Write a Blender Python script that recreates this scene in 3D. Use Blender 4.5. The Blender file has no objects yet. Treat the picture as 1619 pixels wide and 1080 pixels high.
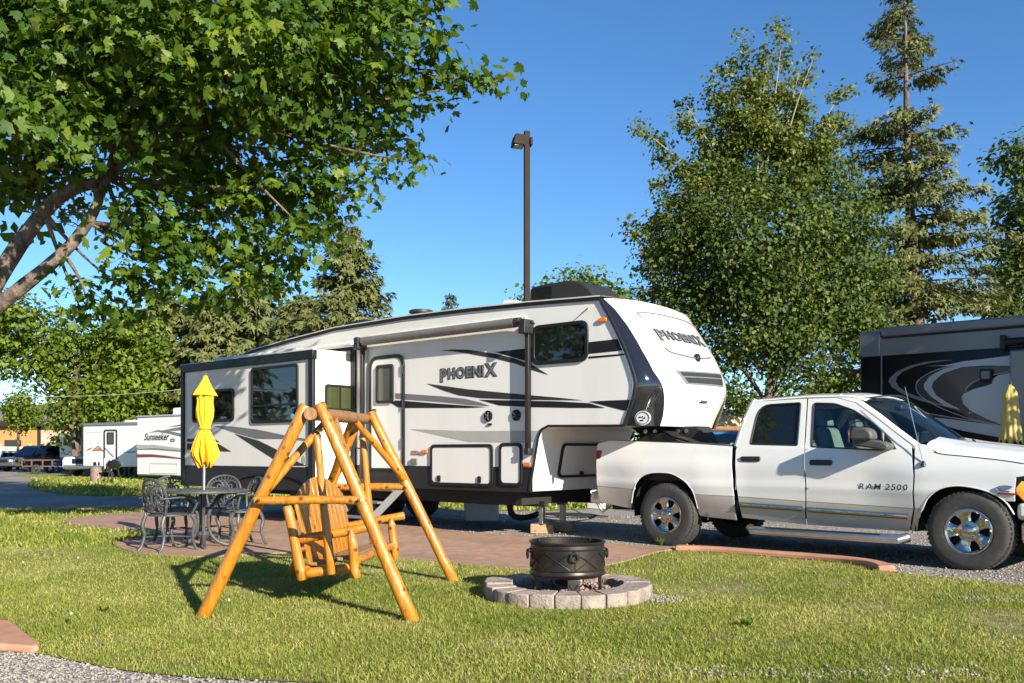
import bpy, bmesh, math, random
import numpy as np
from mathutils import Vector, Matrix
from mathutils.geometry import delaunay_2d_cdt
random.seed(7); RNG = np.random.default_rng(7)
rad = math.radians
sc = bpy.context.scene

# ---------------------------------------------------------------- camera, sky, sun, exposure
F, CX, HY, H = 1450.0, 809.5, 716.0, 1.2        # focal length in photo pixels, horizon, eye height
cam_d = bpy.data.cameras.new('camera'); cam = bpy.data.objects.new('camera', cam_d)
sc.collection.objects.link(cam); sc.camera = cam
cam.location = (0, 0, H); cam.rotation_euler = (rad(90), 0, 0)
cam_d.sensor_width = 36; cam_d.lens = F/1619*36; cam_d.shift_y = (HY-540)/1619
cam_d.clip_start = 0.1; cam_d.clip_end = 3000

SUN_EL, SUN_AZ = 22.5, math.degrees(math.atan2(.563, -.826))   # azimuth measured from +Y towards +X
w = bpy.data.worlds.new('World'); sc.world = w; w.use_nodes = True
wn = w.node_tree.nodes; wl = w.node_tree.links
sky = wn.new('ShaderNodeTexSky'); sky.sky_type = 'NISHITA'; sky.sun_disc = False
sky.sun_elevation = rad(SUN_EL); sky.sun_rotation = rad(SUN_AZ)
sky.altitude = 1500; sky.air_density = 1.0; sky.dust_density = 0.0; sky.ozone_density = 4.0
bg = wn['Background']; bg.inputs[1].default_value = 0.088
hsv = wn.new('ShaderNodeHueSaturation'); hsv.inputs['Saturation'].default_value = 1.14; hsv.inputs['Value'].default_value = 1.0
wl.new(sky.outputs[0], hsv.inputs['Color']); wl.new(hsv.outputs[0], bg.inputs[0])
sd = bpy.data.lights.new('sun', 'SUN'); sun = bpy.data.objects.new('sun', sd); sc.collection.objects.link(sun)
sd.energy = 5.0; sd.angle = rad(0.53); sd.color = (1.0, 0.92, 0.78)
_ce = math.cos(rad(SUN_EL)); SUNV = Vector((math.sin(rad(SUN_AZ))*_ce, math.cos(rad(SUN_AZ))*_ce, math.sin(rad(SUN_EL))))
sun.rotation_euler = SUNV.to_track_quat('Z', 'Y').to_euler(); sun.location = (20, -30, 25)
vs = sc.view_settings
vs.view_transform = 'Standard'; vs.look = 'None'; vs.exposure = 1.15; vs.gamma = 1.0; vs.use_curve_mapping = False
sc.render.engine = 'CYCLES'
sc.cycles.use_denoising = True; sc.cycles.max_bounces = 8; sc.cycles.transparent_max_bounces = 12
sc.cycles.caustics_reflective = False; sc.cycles.caustics_refractive = False

# ---------------------------------------------------------------- pixel <-> place helpers
def gnd(px, py, z=0.0):
    Y = F*(H-z)/(py-HY); return Vector(((px-CX)/F*Y, Y, z))
def at(px, py, Y): return Vector(((px-CX)/F*Y, Y, H+(HY-py)/F*Y))
class Frame:
    """a thing's own axes on the ground: s along its length, w away from the viewer's side, z up"""
    def __init__(f, o, ang):
        f.o = Vector((o[0], o[1])); f.a = ang
        f.u = Vector((math.cos(ang), math.sin(ang))); f.v = Vector((-math.sin(ang), math.cos(ang)))
    def pl(f, px, py, wv=0.0):
        r = Vector(((px-CX)/F, 1.0)); Y = (wv+f.o.dot(f.v))/r.dot(f.v); p = r*Y
        return ((p-f.o).dot(f.u), H+(HY-py)/F*Y)
    def ps(f, px, py, sv):
        r = Vector(((px-CX)/F, 1.0)); Y = (sv+f.o.dot(f.u))/r.dot(f.u); p = r*Y
        return ((p-f.o).dot(f.v), H+(HY-py)/F*Y)
    def wo(f, s, wv, z=0.0):
        p = f.o+f.u*s+f.v*wv; return Vector((p.x, p.y, z))
    def px(f, s, wv, z):
        p = f.wo(s, wv, z); return (CX+F*p.x/p.y, HY-F*(p.z-H)/p.y)

# ---------------------------------------------------------------- materials
def setin(b, k, v):
    if k in b.inputs: b.inputs[k].default_value = v
def M(name, col, rough=.5, metal=0., var=0., vs=6., bump=0., bs=60., coat=0., col2=None, c2s=3., c2lo=.5, c2hi=.65, spec=.5, detail=5., stretch=None, attr=None, bdist=.01):
    m = bpy.data.materials.new(name); m.use_nodes = True
    n = m.node_tree.nodes; l = m.node_tree.links; b = n['Principled BSDF']
    b.inputs['Base Color'].default_value = (*col, 1); b.inputs['Roughness'].default_value = rough
    b.inputs['Metallic'].default_value = metal; setin(b, 'Specular IOR Level', spec)
    setin(b, 'Coat Weight', coat); setin(b, 'Coat Roughness', .04)
    tc = n.new('ShaderNodeTexCoord'); src = tc.outputs['Object']
    if stretch:
        mp = n.new('ShaderNodeMapping'); mp.inputs['Scale'].default_value = stretch; l.new(src, mp.inputs[0]); src = mp.outputs[0]
    def noise(scale, det=detail):
        t = n.new('ShaderNodeTexNoise'); t.inputs['Scale'].default_value = scale; t.inputs['Detail'].default_value = det
        t.inputs['Roughness'].default_value = .6; l.new(src, t.inputs['Vector']); return t
    cur = None
    if col2 is not None:
        t = noise(c2s); r = n.new('ShaderNodeMapRange'); r.inputs[1].default_value = c2lo; r.inputs[2].default_value = c2hi
        l.new(t.outputs[0], r.inputs[0]); mx = n.new('ShaderNodeMix'); mx.data_type = 'RGBA'
        mx.inputs[6].default_value = (*col, 1); mx.inputs[7].default_value = (*col2, 1); l.new(r.outputs[0], mx.inputs[0]); cur = mx.outputs[2]
    if var:
        t = noise(vs); r = n.new('ShaderNodeMapRange'); r.inputs[1].default_value = .25; r.inputs[2].default_value = .75
        r.inputs[3].default_value = 1-var; r.inputs[4].default_value = 1+var; l.new(t.outputs[0], r.inputs[0])
        mx = n.new('ShaderNodeMix'); mx.data_type = 'RGBA'; mx.blend_type = 'MULTIPLY'; mx.inputs[0].default_value = 1
        if cur: l.new(cur, mx.inputs[6])
        else: mx.inputs[6].default_value = (*col, 1)
        l.new(r.outputs[0], mx.inputs[7]); cur = mx.outputs[2]
    if cur: l.new(cur, b.inputs['Base Color'])
    if bump:
        t = noise(bs, 6); bm_ = n.new('ShaderNodeBump'); bm_.inputs['Strength'].default_value = bump; bm_.inputs['Distance'].default_value = bdist
        l.new(t.outputs[0], bm_.inputs['Height']); l.new(bm_.outputs[0], b.inputs['Normal'])
    m.diffuse_color = (*col, 1)
    return m
def glass(name, tint, rough=.02, see=.0):
    """window glass: clear tinted pane with a mirror-like surface; see = how much light passes"""
    m = bpy.data.materials.new(name); m.use_nodes = True
    n = m.node_tree.nodes; l = m.node_tree.links; b = n['Principled BSDF']
    b.inputs['Base Color'].default_value = (*tint, 1); b.inputs['Roughness'].default_value = rough; setin(b, 'Specular IOR Level', .8)
    if see > 0:
        tr = n.new('ShaderNodeBsdfTransparent'); tr.inputs[0].default_value = (.62*see+.2, .72*see+.22, .68*see+.22, 1)
        gl = n.new('ShaderNodeBsdfGlossy'); gl.inputs['Roughness'].default_value = .01
        fr = n.new('ShaderNodeFresnel'); fr.inputs[0].default_value = 1.6
        mx = n.new('ShaderNodeMixShader'); l.new(fr.outputs[0], mx.inputs[0]); l.new(tr.outputs[0], mx.inputs[1]); l.new(gl.outputs[0], mx.inputs[2])
        l.new(mx.outputs[0], n['Material Output'].inputs[0])
    return m
def leafmat(name, stops, trans=.35, rough=.5):
    """foliage: leaf colour picked per leaf from its own random number; light shines partly through"""
    m = bpy.data.materials.new(name); m.use_nodes = True
    n = m.node_tree.nodes; l = m.node_tree.links; b = n['Principled BSDF']
    at_ = n.new('ShaderNodeAttribute'); at_.attribute_name = 'rnd'
    cr = n.new('ShaderNodeValToRGB'); e = cr.color_ramp.elements
    while len(e) < len(stops): e.new(.5)
    for i, (p, c) in enumerate(stops): e[i].position = p; e[i].color = (*c, 1)
    l.new(at_.outputs['Fac'], cr.inputs[0]); l.new(cr.outputs[0], b.inputs['Base Color'])
    b.inputs['Roughness'].default_value = rough; setin(b, 'Specular IOR Level', .35)
    t = n.new('ShaderNodeBsdfTranslucent'); hs = n.new('ShaderNodeHueSaturation'); hs.inputs['Hue'].default_value = .485; hs.inputs['Saturation'].default_value = 1.1; hs.inputs['Value'].default_value = 1.25
    l.new(cr.outputs[0], hs.inputs['Color']); l.new(hs.outputs[0], t.inputs[0])
    mx = n.new('ShaderNodeMixShader'); mx.inputs[0].default_value = trans
    l.new(b.outputs[0], mx.inputs[1]); l.new(t.outputs[0], mx.inputs[2]); l.new(mx.outputs[0], n['Material Output'].inputs[0])
    return m

# ---------------------------------------------------------------- objects
COL = sc.collection
def thing(name, label, cat, loc=(0, 0, 0), rotz=0., group=None):
    o = bpy.data.objects.new(name, None); COL.objects.link(o); o.location = loc; o.rotation_euler = (0, 0, rotz); o.empty_display_size = .2
    o['label'] = label; o['category'] = cat
    if group: o['group'] = group
    return o
def tag(o, label=None, cat=None, group=None, kind=None):
    for k, v in (('label', label), ('category', cat), ('group', group), ('kind', kind)):
        if v: o[k] = v
    return o
def dup(root, loc, rotz, label=None):
    def cp(o, par):
        c = o.copy(); COL.objects.link(c); c.parent = par
        if par is not None: c.matrix_parent_inverse = o.matrix_parent_inverse.copy()
        for ch in o.children: cp(ch, c)
        return c
    r = cp(root, None); r.location = loc; r.rotation_euler = (0, 0, rotz)
    if label: r['label'] = label
    return r
def finish(me, mat, smooth=True, ang=38):
    if mat: me.materials.append(mat)
    if smooth and len(me.polygons):
        me.polygons.foreach_set('use_smooth', np.ones(len(me.polygons), bool))
        me.set_sharp_from_angle(angle=rad(ang))
    me.update()
def rpoly(pts, r, n=5):
    """polygon with rounded corners; r = number or list"""
    out = []; N = len(pts)
    for i in range(N):
        p0, p1, p2 = Vector(pts[i-1]), Vector(pts[i]), Vector(pts[(i+1) % N]); ri = r[i] if isinstance(r, (list, tuple)) else r
        a = (p0-p1); b = (p2-p1); ri = min(ri, a.length*.48, b.length*.48)
        if ri <= 0: out.append(tuple(p1)); continue
        a = p1+a.normalized()*ri; b = p1+b.normalized()*ri
        for k in range(n+1):
            t = k/n; out.append(tuple(a*(1-t)**2+p1*(2*t*(1-t))+b*t*t))
    return out
class MB:
    def __init__(s): s.v = []; s.f = []
    def add(s, v, f):
        o = len(s.v); s.v.extend([tuple(p) for p in v]); s.f.extend([tuple(i+o for i in q) for q in f]); return s
    def box(s, x0, x1, y0, y1, z0, z1):
        return s.add([(x0,y0,z0),(x1,y0,z0),(x1,y1,z0),(x0,y1,z0),(x0,y0,z1),(x1,y0,z1),(x1,y1,z1),(x0,y1,z1)],
                     [(0,3,2,1),(4,5,6,7),(0,1,5,4),(1,2,6,5),(2,3,7,6),(3,0,4,7)])
    def obox(s, c, size, rot=None):
        R = rot or Matrix.Identity(3); c = Vector(c); h = [q/2 for q in size]
        v = [c+R@Vector((x*h[0], y*h[1], z*h[2])) for z in (-1, 1) for x, y in ((-1,-1),(1,-1),(1,1),(-1,1))]
        return s.add(v, [(0,3,2,1),(4,5,6,7),(0,1,5,4),(1,2,6,5),(2,3,7,6),(3,0,4,7)])
    def bar(s, a, b, wd, ht, up=(0, 0, 1)):
        a, b = Vector(a), Vector(b); d = (b-a); L = d.length; x = d/L; y = Vector(up).cross(x)
        if y.length < 1e-4: y = Vector((1, 0, 0)).cross(x)
        y.normalize(); z = x.cross(y); R = Matrix((x, y, z)).transposed()
        return s.obox((a+b)/2, (L, wd, ht), R)
    def tube(s, pts, r, n=8, caps=True, wob=0.):
        pts = [Vector(p) for p in pts]; N = len(pts); rs = r if isinstance(r, (list, tuple)) else [r]*N
        t0 = (pts[1]-pts[0]).normalized(); ref = Vector((0, 0, 1)) if abs(t0.z) < .9 else Vector((1, 0, 0)); nx = t0.cross(ref).normalized()
        V = []; Q = []
        for i, p in enumerate(pts):
            t = (pts[min(i+1, N-1)]-pts[max(i-1, 0)]).normalized(); nx = (nx-t*nx.dot(t)).normalized(); ny = t.cross(nx)
            for k in range(n):
                a = 2*math.pi*k/n; rr = rs[i]*(1+wob*(random.random()-.5)); V.append(p+nx*math.cos(a)*rr+ny*math.sin(a)*rr)
        for i in range(N-1):
            for k in range(n): Q.append((i*n+k, i*n+(k+1) % n, (i+1)*n+(k+1) % n, (i+1)*n+k))
        if caps: Q.append(tuple(range(n-1, -1, -1))); Q.append(tuple((N-1)*n+k for k in range(n)))
        return s.add(V, Q)
    def prism(s, poly, a0, a1, axis='y'):
        """polygon (p,q) pushed along one axis: 'y' -> (p,a,q); 'x' -> (a,p,q); 'z' -> (p,q,a)"""
        n = len(poly); f = {'y': lambda p, a: (p[0], a, p[1]), 'x': lambda p, a: (a, p[0], p[1]), 'z': lambda p, a: (p[0], p[1], a)}[axis]
        V = [f(p, a0) for p in poly]+[f(p, a1) for p in poly]
        Q = [tuple(range(n)), tuple(range(2*n-1, n-1, -1))]+[(i, i+n, (i+1) % n+n, (i+1) % n) for i in range(n)]
        return s.add(V, Q)
    def ring(s, outer, inner, a0, a1, axis='y'):
        n = len(outer); f = {'y': lambda p, a: (p[0], a, p[1]), 'x': lambda p, a: (a, p[0], p[1]), 'z': lambda p, a: (p[0], p[1], a)}[axis]
        V = [f(p, a0) for p in outer]+[f(p, a0) for p in inner]+[f(p, a1) for p in outer]+[f(p, a1) for p in inner]; Q = []
        for i in range(n):
            j = (i+1) % n
            Q += [(i, j, n+j, n+i), (2*n+i, 3*n+i, 3*n+j, 2*n+j), (i, 2*n+i, 2*n+j, j), (n+i, n+j, 3*n+j, 3*n+i)]
        return s.add(V, Q)
    def lathe(s, prof, n=32, c=(0, 0, 0), axis='z', close=False):
        V = []; Q = []; m = len(prof)
        for k in range(n):
            a = 2*math.pi*k/n; ca, sa = math.cos(a), math.sin(a)
            for r, h in prof:
                p = {'z': (r*ca, r*sa, h), 'y': (r*ca, h, r*sa), 'x': (h, r*ca, r*sa)}[axis]
                V.append((p[0]+c[0], p[1]+c[1], p[2]+c[2]))
        rng = range(m) if close else range(m-1)
        for k in range(n):
            k2 = (k+1) % n
            for i in rng:
                j = (i+1) % m; Q.append((k*m+i, k2*m+i, k2*m+j, k*m+j))
        return s.add(V, Q)
    def build(s, name, mat, parent=None, bevel=0., smooth=True, seg=2, world=False, ang=38, recalc=True):
        me = bpy.data.meshes.new(name); V = s.v
        if world and parent is not None:
            Mi = (Matrix.Translation(parent.location) @ Matrix.Rotation(parent.rotation_euler.z, 4, 'Z')).inverted(); V = [tuple(Mi @ Vector(p)) for p in V]
        me.from_pydata(V, [], s.f)
        if recalc:
            b = bmesh.new(); b.from_mesh(me); bmesh.ops.recalc_face_normals(b, faces=b.faces); b.to_mesh(me); b.free()
        finish(me, mat, smooth, ang)
        o = bpy.data.objects.new(name, me); COL.objects.link(o)
        if parent is not None: o.parent = parent
        if bevel:
            md = o.modifiers.new('bevel', 'BEVEL'); md.width = bevel; md.segments = seg; md.limit_method = 'ANGLE'; md.angle_limit = rad(40); md.harden_normals = False
        return o
def npmesh(name, V, Fc, mat, parent=None, attr=None, smooth=False, world=False):
    """V: n x 3 array, Fc: m x k array of corner indices"""
    V = np.asarray(V, np.float32)
    if world and parent is not None:
        Mi = np.array((Matrix.Translation(parent.location) @ Matrix.Rotation(parent.rotation_euler.z, 4, 'Z')).inverted()); V = (V@Mi[:3, :3].T+Mi[:3, 3]).astype(np.float32)
    me = bpy.data.meshes.new(name); m, k = Fc.shape
    me.vertices.add(len(V)); me.vertices.foreach_set('co', V.ravel())
    me.loops.add(m*k); me.loops.foreach_set('vertex_index', Fc.ravel().astype(np.int32))
    me.polygons.add(m); me.polygons.foreach_set('loop_start', (np.arange(m)*k).astype(np.int32))
    try: me.polygons.foreach_set('loop_total', np.full(m, k, np.int32))
    except Exception: pass
    if attr is not None:
        a = me.attributes.new('rnd', 'FLOAT', 'POINT'); a.data.foreach_set('value', np.asarray(attr, np.float32))
    me.update(calc_edges=True)
    if smooth: me.polygons.foreach_set('use_smooth', np.ones(m, bool))
    me.materials.append(mat)
    o = bpy.data.objects.new(name, me); COL.objects.link(o)
    if parent is not None: o.parent = parent
    return o
def fill2d(outer, holes=(), step=None):
    """triangles of a flat outline with holes, optionally with inner grid points"""
    vs_, es = [], []
    for lp in [outer]+list(holes):
        o = len(vs_); vs_ += [Vector(p) for p in lp]; es += [(o+i, o+(i+1) % len(lp)) for i in range(len(lp))]
    if step:
        A = np.array([tuple(p) for p in outer]); x0, z0 = A.min(0); x1, z1 = A.max(0)
        for gx in np.arange(x0+step/2, x1, step):
            for gz in np.arange(z0+step/2, z1, step):
                if inpoly(np.array([[gx, gz]]), A)[0] and not any(inpoly(np.array([[gx, gz]]), np.array([tuple(q) for q in h]))[0] for h in holes): vs_.append(Vector((gx, gz)))
    r = delaunay_2d_cdt(vs_, es, [list(range(len(outer)))], 2, 1e-5)
    return [tuple(p) for p in r[0]], [tuple(f) for f in r[2]]
def inpoly(P, poly):
    poly = np.asarray(poly, float); x, y = P[:, 0], P[:, 1]; ins = np.zeros(len(P), bool); n = len(poly)
    for i in range(n):
        x0, y0 = poly[i]; x1, y1 = poly[(i+1) % n]
        c = ((y0 > y) != (y1 > y)); xi = (x1-x0)*(y-y0)/((y1-y0) if y1 != y0 else 1e-9)+x0; ins ^= c & (x < xi)
    return ins
def smoothline(pts, n=6, closed=False):
    """a Catmull-Rom curve through the points"""
    P = [Vector(p) for p in pts]; out = []; N = len(P)
    for i in range(N if closed else N-1):
        g = (lambda k: P[k % N]) if closed else (lambda k: P[max(0, min(N-1, k))])
        p0, p1, p2, p3 = g(i-1), g(i), g(i+1), g(i+2)
        for k in range(n):
            t = k/n; out.append(.5*((2*p1)+(p2-p0)*t+(2*p0-5*p1+4*p2-p3)*t*t+(3*p1-p0-3*p2+p3)*t**3))
    if not closed: out.append(P[-1])
    return [tuple(p) for p in out]
def text2d(body, size=1., shear=0., offset=0., spacing=1.):
    cu = bpy.data.curves.new('t', 'FONT'); cu.body = body; cu.size = size; cu.shear = shear; cu.offset = offset; cu.space_character = spacing; cu.resolution_u = 3
    o = bpy.data.objects.new('t', cu); COL.objects.link(o); dg = bpy.context.evaluated_depsgraph_get(); dg.update()
    me = bpy.data.meshes.new_from_object(o.evaluated_get(dg)); v = [(p.co.x, p.co.y) for p in me.vertices]; f = [tuple(p.vertices) for p in me.polygons]
    bpy.data.objects.remove(o); bpy.data.curves.remove(cu); bpy.data.meshes.remove(me); return v, f
def word(letters, spacing=.06, offset=0.):
    """[(char, size, baseline)] laid side by side -> 2d verts, faces, width"""
    V, Q, x = [], [], 0.
    for ch, s, b in letters:
        v, f = text2d(ch, s, 0., offset); xs = [p[0] for p in v]; o = len(V); x0, x1 = min(xs), max(xs)
        V += [(p[0]-x0+x, p[1]+b) for p in v]; Q += [tuple(i+o for i in t) for t in f]; x += (x1-x0)+spacing
    return V, Q, x-spacing
def ground_sheet(name, poly, z, mat, label=None):
    m = MB(); v, f = fill2d([(p[0], p[1]) for p in poly]); m.add([(a, b, z) for a, b in v], f); o = m.build(name, mat, None, smooth=False)
    for p in o.data.polygons:
        if p.normal.z < 0: p.flip()
    return tag(o, label, None, None, 'structure')

# ---------------------------------------------------------------- materials used in several places
m_white = M('white_gelcoat', (.77, .755, .72), .3, var=.025, vs=.8, coat=.15, col2=(.69, .67, .62), c2s=1.6, c2lo=.52, c2hi=.8, stretch=(1, 1, .12))
m_cap = M('white_cap_paint', (.60, .595, .575), .2, var=.02, vs=.7, coat=.5)
m_black = M('black_trim', (.014, .014, .015), .4, var=.2, vs=5, spec=.3)
m_gloss = M('gloss_black', (.012, .012, .015), .08, coat=.8)
m_skirt = M('charcoal_skirt', (.020, .020, .021), .5, var=.15, vs=3, spec=.25)
m_rubber = M('rubber', (.042, .040, .037), .75, var=.35, vs=14, bump=.3, bs=120)
m_dark = M('underbody', (.012, .012, .012), .8, var=.3)
m_grey = M('decal_charcoal', (.034, .034, .035), .45, var=.12, vs=9, spec=.25)
m_lgrey = M('decal_grey', (.40, .385, .36), .35, var=.05)
m_mgrey = M('decal_mid_grey', (.16, .16, .165), .35, var=.05)
m_steel = M('galvanised_steel', (.42, .42, .41), .38, .85, var=.2, vs=12)
m_alu = M('aluminium', (.62, .62, .62), .25, .95, var=.1)
m_chrome = M('chrome', (.78, .78, .79), .06, 1.0, var=.05, vs=10)
m_win = glass('dark_tinted_glass', (.008, .010, .011))
m_amber = M('amber_lens', (.75, .19, .02), .15, coat=.5)
m_redlens = M('red_lens', (.28, .012, .01), .15, coat=.5)
m_pane_green = glass('green_tinted_pane', (.045, .055, .02), .04)
m_plast = M('black_plastic', (.02, .02, .021), .5, bump=.15, bs=200)
m_silver = M('silver_print', (.20, .20, .205), .3, .3, var=.5, vs=14)
m_whitep = M('white_paint', (.78, .78, .76), .35)

# ---------------------------------------------------------------- ground
def gravelmat(name, cols, scale, bump, rough=.9):
    m = bpy.data.materials.new(name); m.use_nodes = True
    n = m.node_tree.nodes; l = m.node_tree.links; b = n['Principled BSDF']; b.inputs['Roughness'].default_value = rough; setin(b, 'Specular IOR Level', .2)
    tc = n.new('ShaderNodeTexCoord')
    vo = n.new('ShaderNodeTexVoronoi'); vo.inputs['Scale'].default_value = scale; l.new(tc.outputs['Object'], vo.inputs['Vector'])
    sx = n.new('ShaderNodeSeparateColor'); l.new(vo.outputs['Color'], sx.inputs[0])
    cr = n.new('ShaderNodeValToRGB'); e = cr.color_ramp.elements
    while len(e) < len(cols): e.new(.5)
    for i, c in enumerate(cols): e[i].position = i/(len(cols)-1); e[i].color = (*c, 1)
    l.new(sx.outputs[0], cr.inputs[0])
    no = n.new('ShaderNodeTexNoise'); no.inputs['Scale'].default_value = .45; no.inputs['Detail'].default_value = 6; l.new(tc.outputs['Object'], no.inputs['Vector'])
    mr = n.new('ShaderNodeMapRange'); mr.inputs[1].default_value = .3; mr.inputs[2].default_value = .7; mr.inputs[3].default_value = .72; mr.inputs[4].default_value = 1.2; l.new(no.outputs[0], mr.inputs[0])
    mx = n.new('ShaderNodeMix'); mx.data_type = 'RGBA'; mx.blend_type = 'MULTIPLY'; mx.inputs[0].default_value = 1
    l.new(cr.outputs[0], mx.inputs[6]); l.new(mr.outputs[0], mx.inputs[7]); l.new(mx.outputs[2], b.inputs['Base Color'])
    bp = n.new('ShaderNodeBump'); bp.inputs['Strength'].default_value = bump; bp.inputs['Distance'].default_value = .02; bp.invert = True
    l.new(vo.outputs['Distance'], bp.inputs['Height']); l.new(bp.outputs[0], b.inputs['Normal'])
    return m
m_gravel = gravelmat('gravel', [(.17, .155, .14), (.30, .27, .235), (.22, .20, .18), (.42, .385, .34), (.25, .22, .19)], 42, .9)
m_lawn = M('lawn_soil', (.15, .145, .035), .95, var=.4, vs=9, col2=(.30, .245, .12), c2s=1.1, c2lo=.48, c2hi=.66, bump=.6, bs=40, bdist=.03)
m_farlawn = M('far_lawn_turf', (.17, .19, .035), .95, var=.45, vs=5, col2=(.28, .25, .09), c2s=.6, c2lo=.45, c2hi=.7, bump=1, bs=22, bdist=.06)
m_patio = M('red_stamped_concrete', (.37, .215, .145), .72, var=.28, vs=7, col2=(.26, .17, .12), c2s=1.3, c2lo=.42, c2hi=.68, bump=.35, bs=28)
m_kerb = M('red_kerb', (.42, .205, .125), .8, var=.22, vs=5, bump=.35, bs=60)

def flatpoly(pxs): return [(gnd(*p).x, gnd(*p).y) for p in pxs]
g = MB().add([(-900, -60, 0), (900, -60, 0), (900, 1500, 0), (-900, 1500, 0)], [(0, 1, 2, 3)]).build('ground', m_gravel, smooth=False); tag(g, 'grey gravel ground under the camper and along the lawn', None, None, 'structure')
lawn_px = [(-420, 808), (0, 807), (160, 805), (215, 806), (300, 832), (740, 868), (1040, 873), (1075, 869), (1160, 876), (1290, 887), (1380, 896), (1405, 905), (1500, 915), (1619, 927), (1800, 948),
           (1900, 1120), (1619, 1096), (1500, 1082), (1400, 1090), (1300, 1082), (1200, 1090), (1060, 1096), (800, 1094), (500, 1081), (330, 1074), (200, 1062), (62, 1036), (0, 1029), (-300, 1012)]
lawn_poly = flatpoly(lawn_px)
ground_sheet('lawn', smoothline(lawn_poly, 3, True), .008, m_lawn, 'sunlit lawn around the swing and fire ring')
patio_px = [(96, 827), (150, 817), (250, 811), (410, 820), (520, 825), (656, 834), (740, 844), (838, 850), (973, 862), (1075, 869), (1041, 874), (975, 893), (890, 904), (760, 897), (628, 884), (463, 876), (340, 882), (266, 880), (210, 875), (180, 863), (195, 857), (246, 852), (262, 846), (191, 840)]
patio_poly = flatpoly(patio_px); patio_s = smoothline(patio_poly, 3, True)
tag(MB().prism(patio_s, 0, .022, 'z').build('patio', m_patio, smooth=False), 'red brown stamped concrete patio beside the camper', None, None, 'structure')
def strip(pts, wd, ht, name, mat, label, kind='structure', taper=True):
    m = MB(); n = len(pts); L, R = [], []
    for i, p in enumerate(pts):
        t = (Vector(pts[min(i+1, n-1)])-Vector(pts[max(i-1, 0)])).normalized(); nn = Vector((-t.y, t.x)); L.append(Vector(p)+nn*wd/2); R.append(Vector(p)-nn*wd/2)
    m.prism([tuple(p) for p in L+R[::-1]], 0, ht, 'z'); o = m.build(name, mat, None, bevel=.02); return tag(o, label, None, None, kind)
kerb_px = [(1068, 871), (1120, 873), (1200, 879), (1290, 886), (1350, 892), (1385, 898), (1402, 905)]
strip(smoothline(flatpoly(kerb_px), 4), .17, .07, 'kerb', m_kerb, 'red concrete kerb between lawn and truck')
strip(smoothline(flatpoly([(120, 808), (165, 805), (225, 806), (300, 811)]), 3), .18, .05, 'kerb', m_kerb, 'red concrete kerb between lawn and road')
cor = flatpoly([(-160, 975), (0, 990), (22, 997), (44, 1014), (61, 1034), (0, 1031), (-160, 1026)])
tag(MB().prism(smoothline(cor, 3, True), 0, .05, 'z').build('kerb', m_kerb, bevel=.015), 'rounded red concrete kerb end at the foreground gravel', None, None, 'structure')
far1 = flatpoly([(100, 783), (215, 785), (560, 799), (700, 805), (860, 808), (1000, 803), (1500, 806), (1700, 770), (1300, 752), (900, 747), (500, 745), (200, 747), (60, 749), (20, 751), (60, 758), (40, 768)])
ground_sheet('far_lawn', smoothline(far1, 2, True), .006, m_farlawn, 'yellow green grass strip behind the campers')
ground_sheet('field', [(-400, 78), (400, 78), (600, 900), (-600, 900)], .006, m_farlawn, 'open grass beyond the camp sites')

# ================================================================ fifth wheel trailer
TF = Frame((.267, 12.7), rad(-40.9)); TW = 2.26
trailer = thing('fifth_wheel_trailer', 'long white and black fifth wheel camper hitched to the white truck', 'camper', TF.wo(0, 0), TF.a)
tp = lambda px, py, wv=0.: TF.pl(px, py, wv)
side_front = [tp(*p) for p in [(987, 673), (992.5, 657), (1000.7, 632), (1004.5, 607), (1000, 585), (988.7, 553), (974.6, 522), (960, 493.5), (948, 472)]]
roofline = [tp(*p) for p in [(945, 471), (840, 479.5), (740, 489.5), (640, 502), (530, 520), (460, 538), (400, 555)]]
REAR = -8.3
RZ = lambda s_: float(np.interp(s_, [p[0] for p in sorted(roofline)], [p[1] for p in sorted(roofline)]))
zb = .66
bot = tp(837.6, 776)[0]
prof = [(REAR, zb), (bot, zb), tp(851, 692), tp(856.5, 679), tp(867, 673.5)]+side_front+roofline[1:]+[(REAR+.25, 2.84), (REAR, 2.7)]
body = MB().prism(prof, 0, TW).build('body', m_white, trailer, bevel=.012)
# roof edge moulding and membrane
m = MB()
rl = [tp(951, 470.5)]+roofline[1:]+[(REAR+.25, 2.84)]
for a, b in zip(rl[:-1], rl[1:]):
    m.add([(a[0], -.022, a[1]-.035), (b[0], -.022, b[1]-.035), (b[0], -.022, b[1]+.02), (a[0], -.022, a[1]+.02), (a[0], .04, a[1]-.035), (b[0], .04, b[1]-.035), (b[0], .04, b[1]+.02), (a[0], .04, a[1]+.02)], [(0,1,2,3),(3,2,6,7),(0,4,5,1)])
m.build('roof_edge_moulding', m_black, trailer, recalc=True)
m = MB()
for a, b in zip(rl[:-1], rl[1:]):
    m.add([(a[0], -.028, a[1]+.012), (b[0], -.028, b[1]+.012), (b[0], -.028, b[1]+.03), (a[0], -.028, a[1]+.03), (a[0], TW/2, a[1]+.07), (b[0], TW/2, b[1]+.07), (a[0], TW+.02, a[1]+.02), (b[0], TW+.02, b[1]+.02)], [(0,1,2,3),(3,2,5,4),(4,5,7,6)])
m.build('roof_membrane', M('roof_membrane', (.55, .53, .49), .6, var=.15), trailer)

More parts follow.
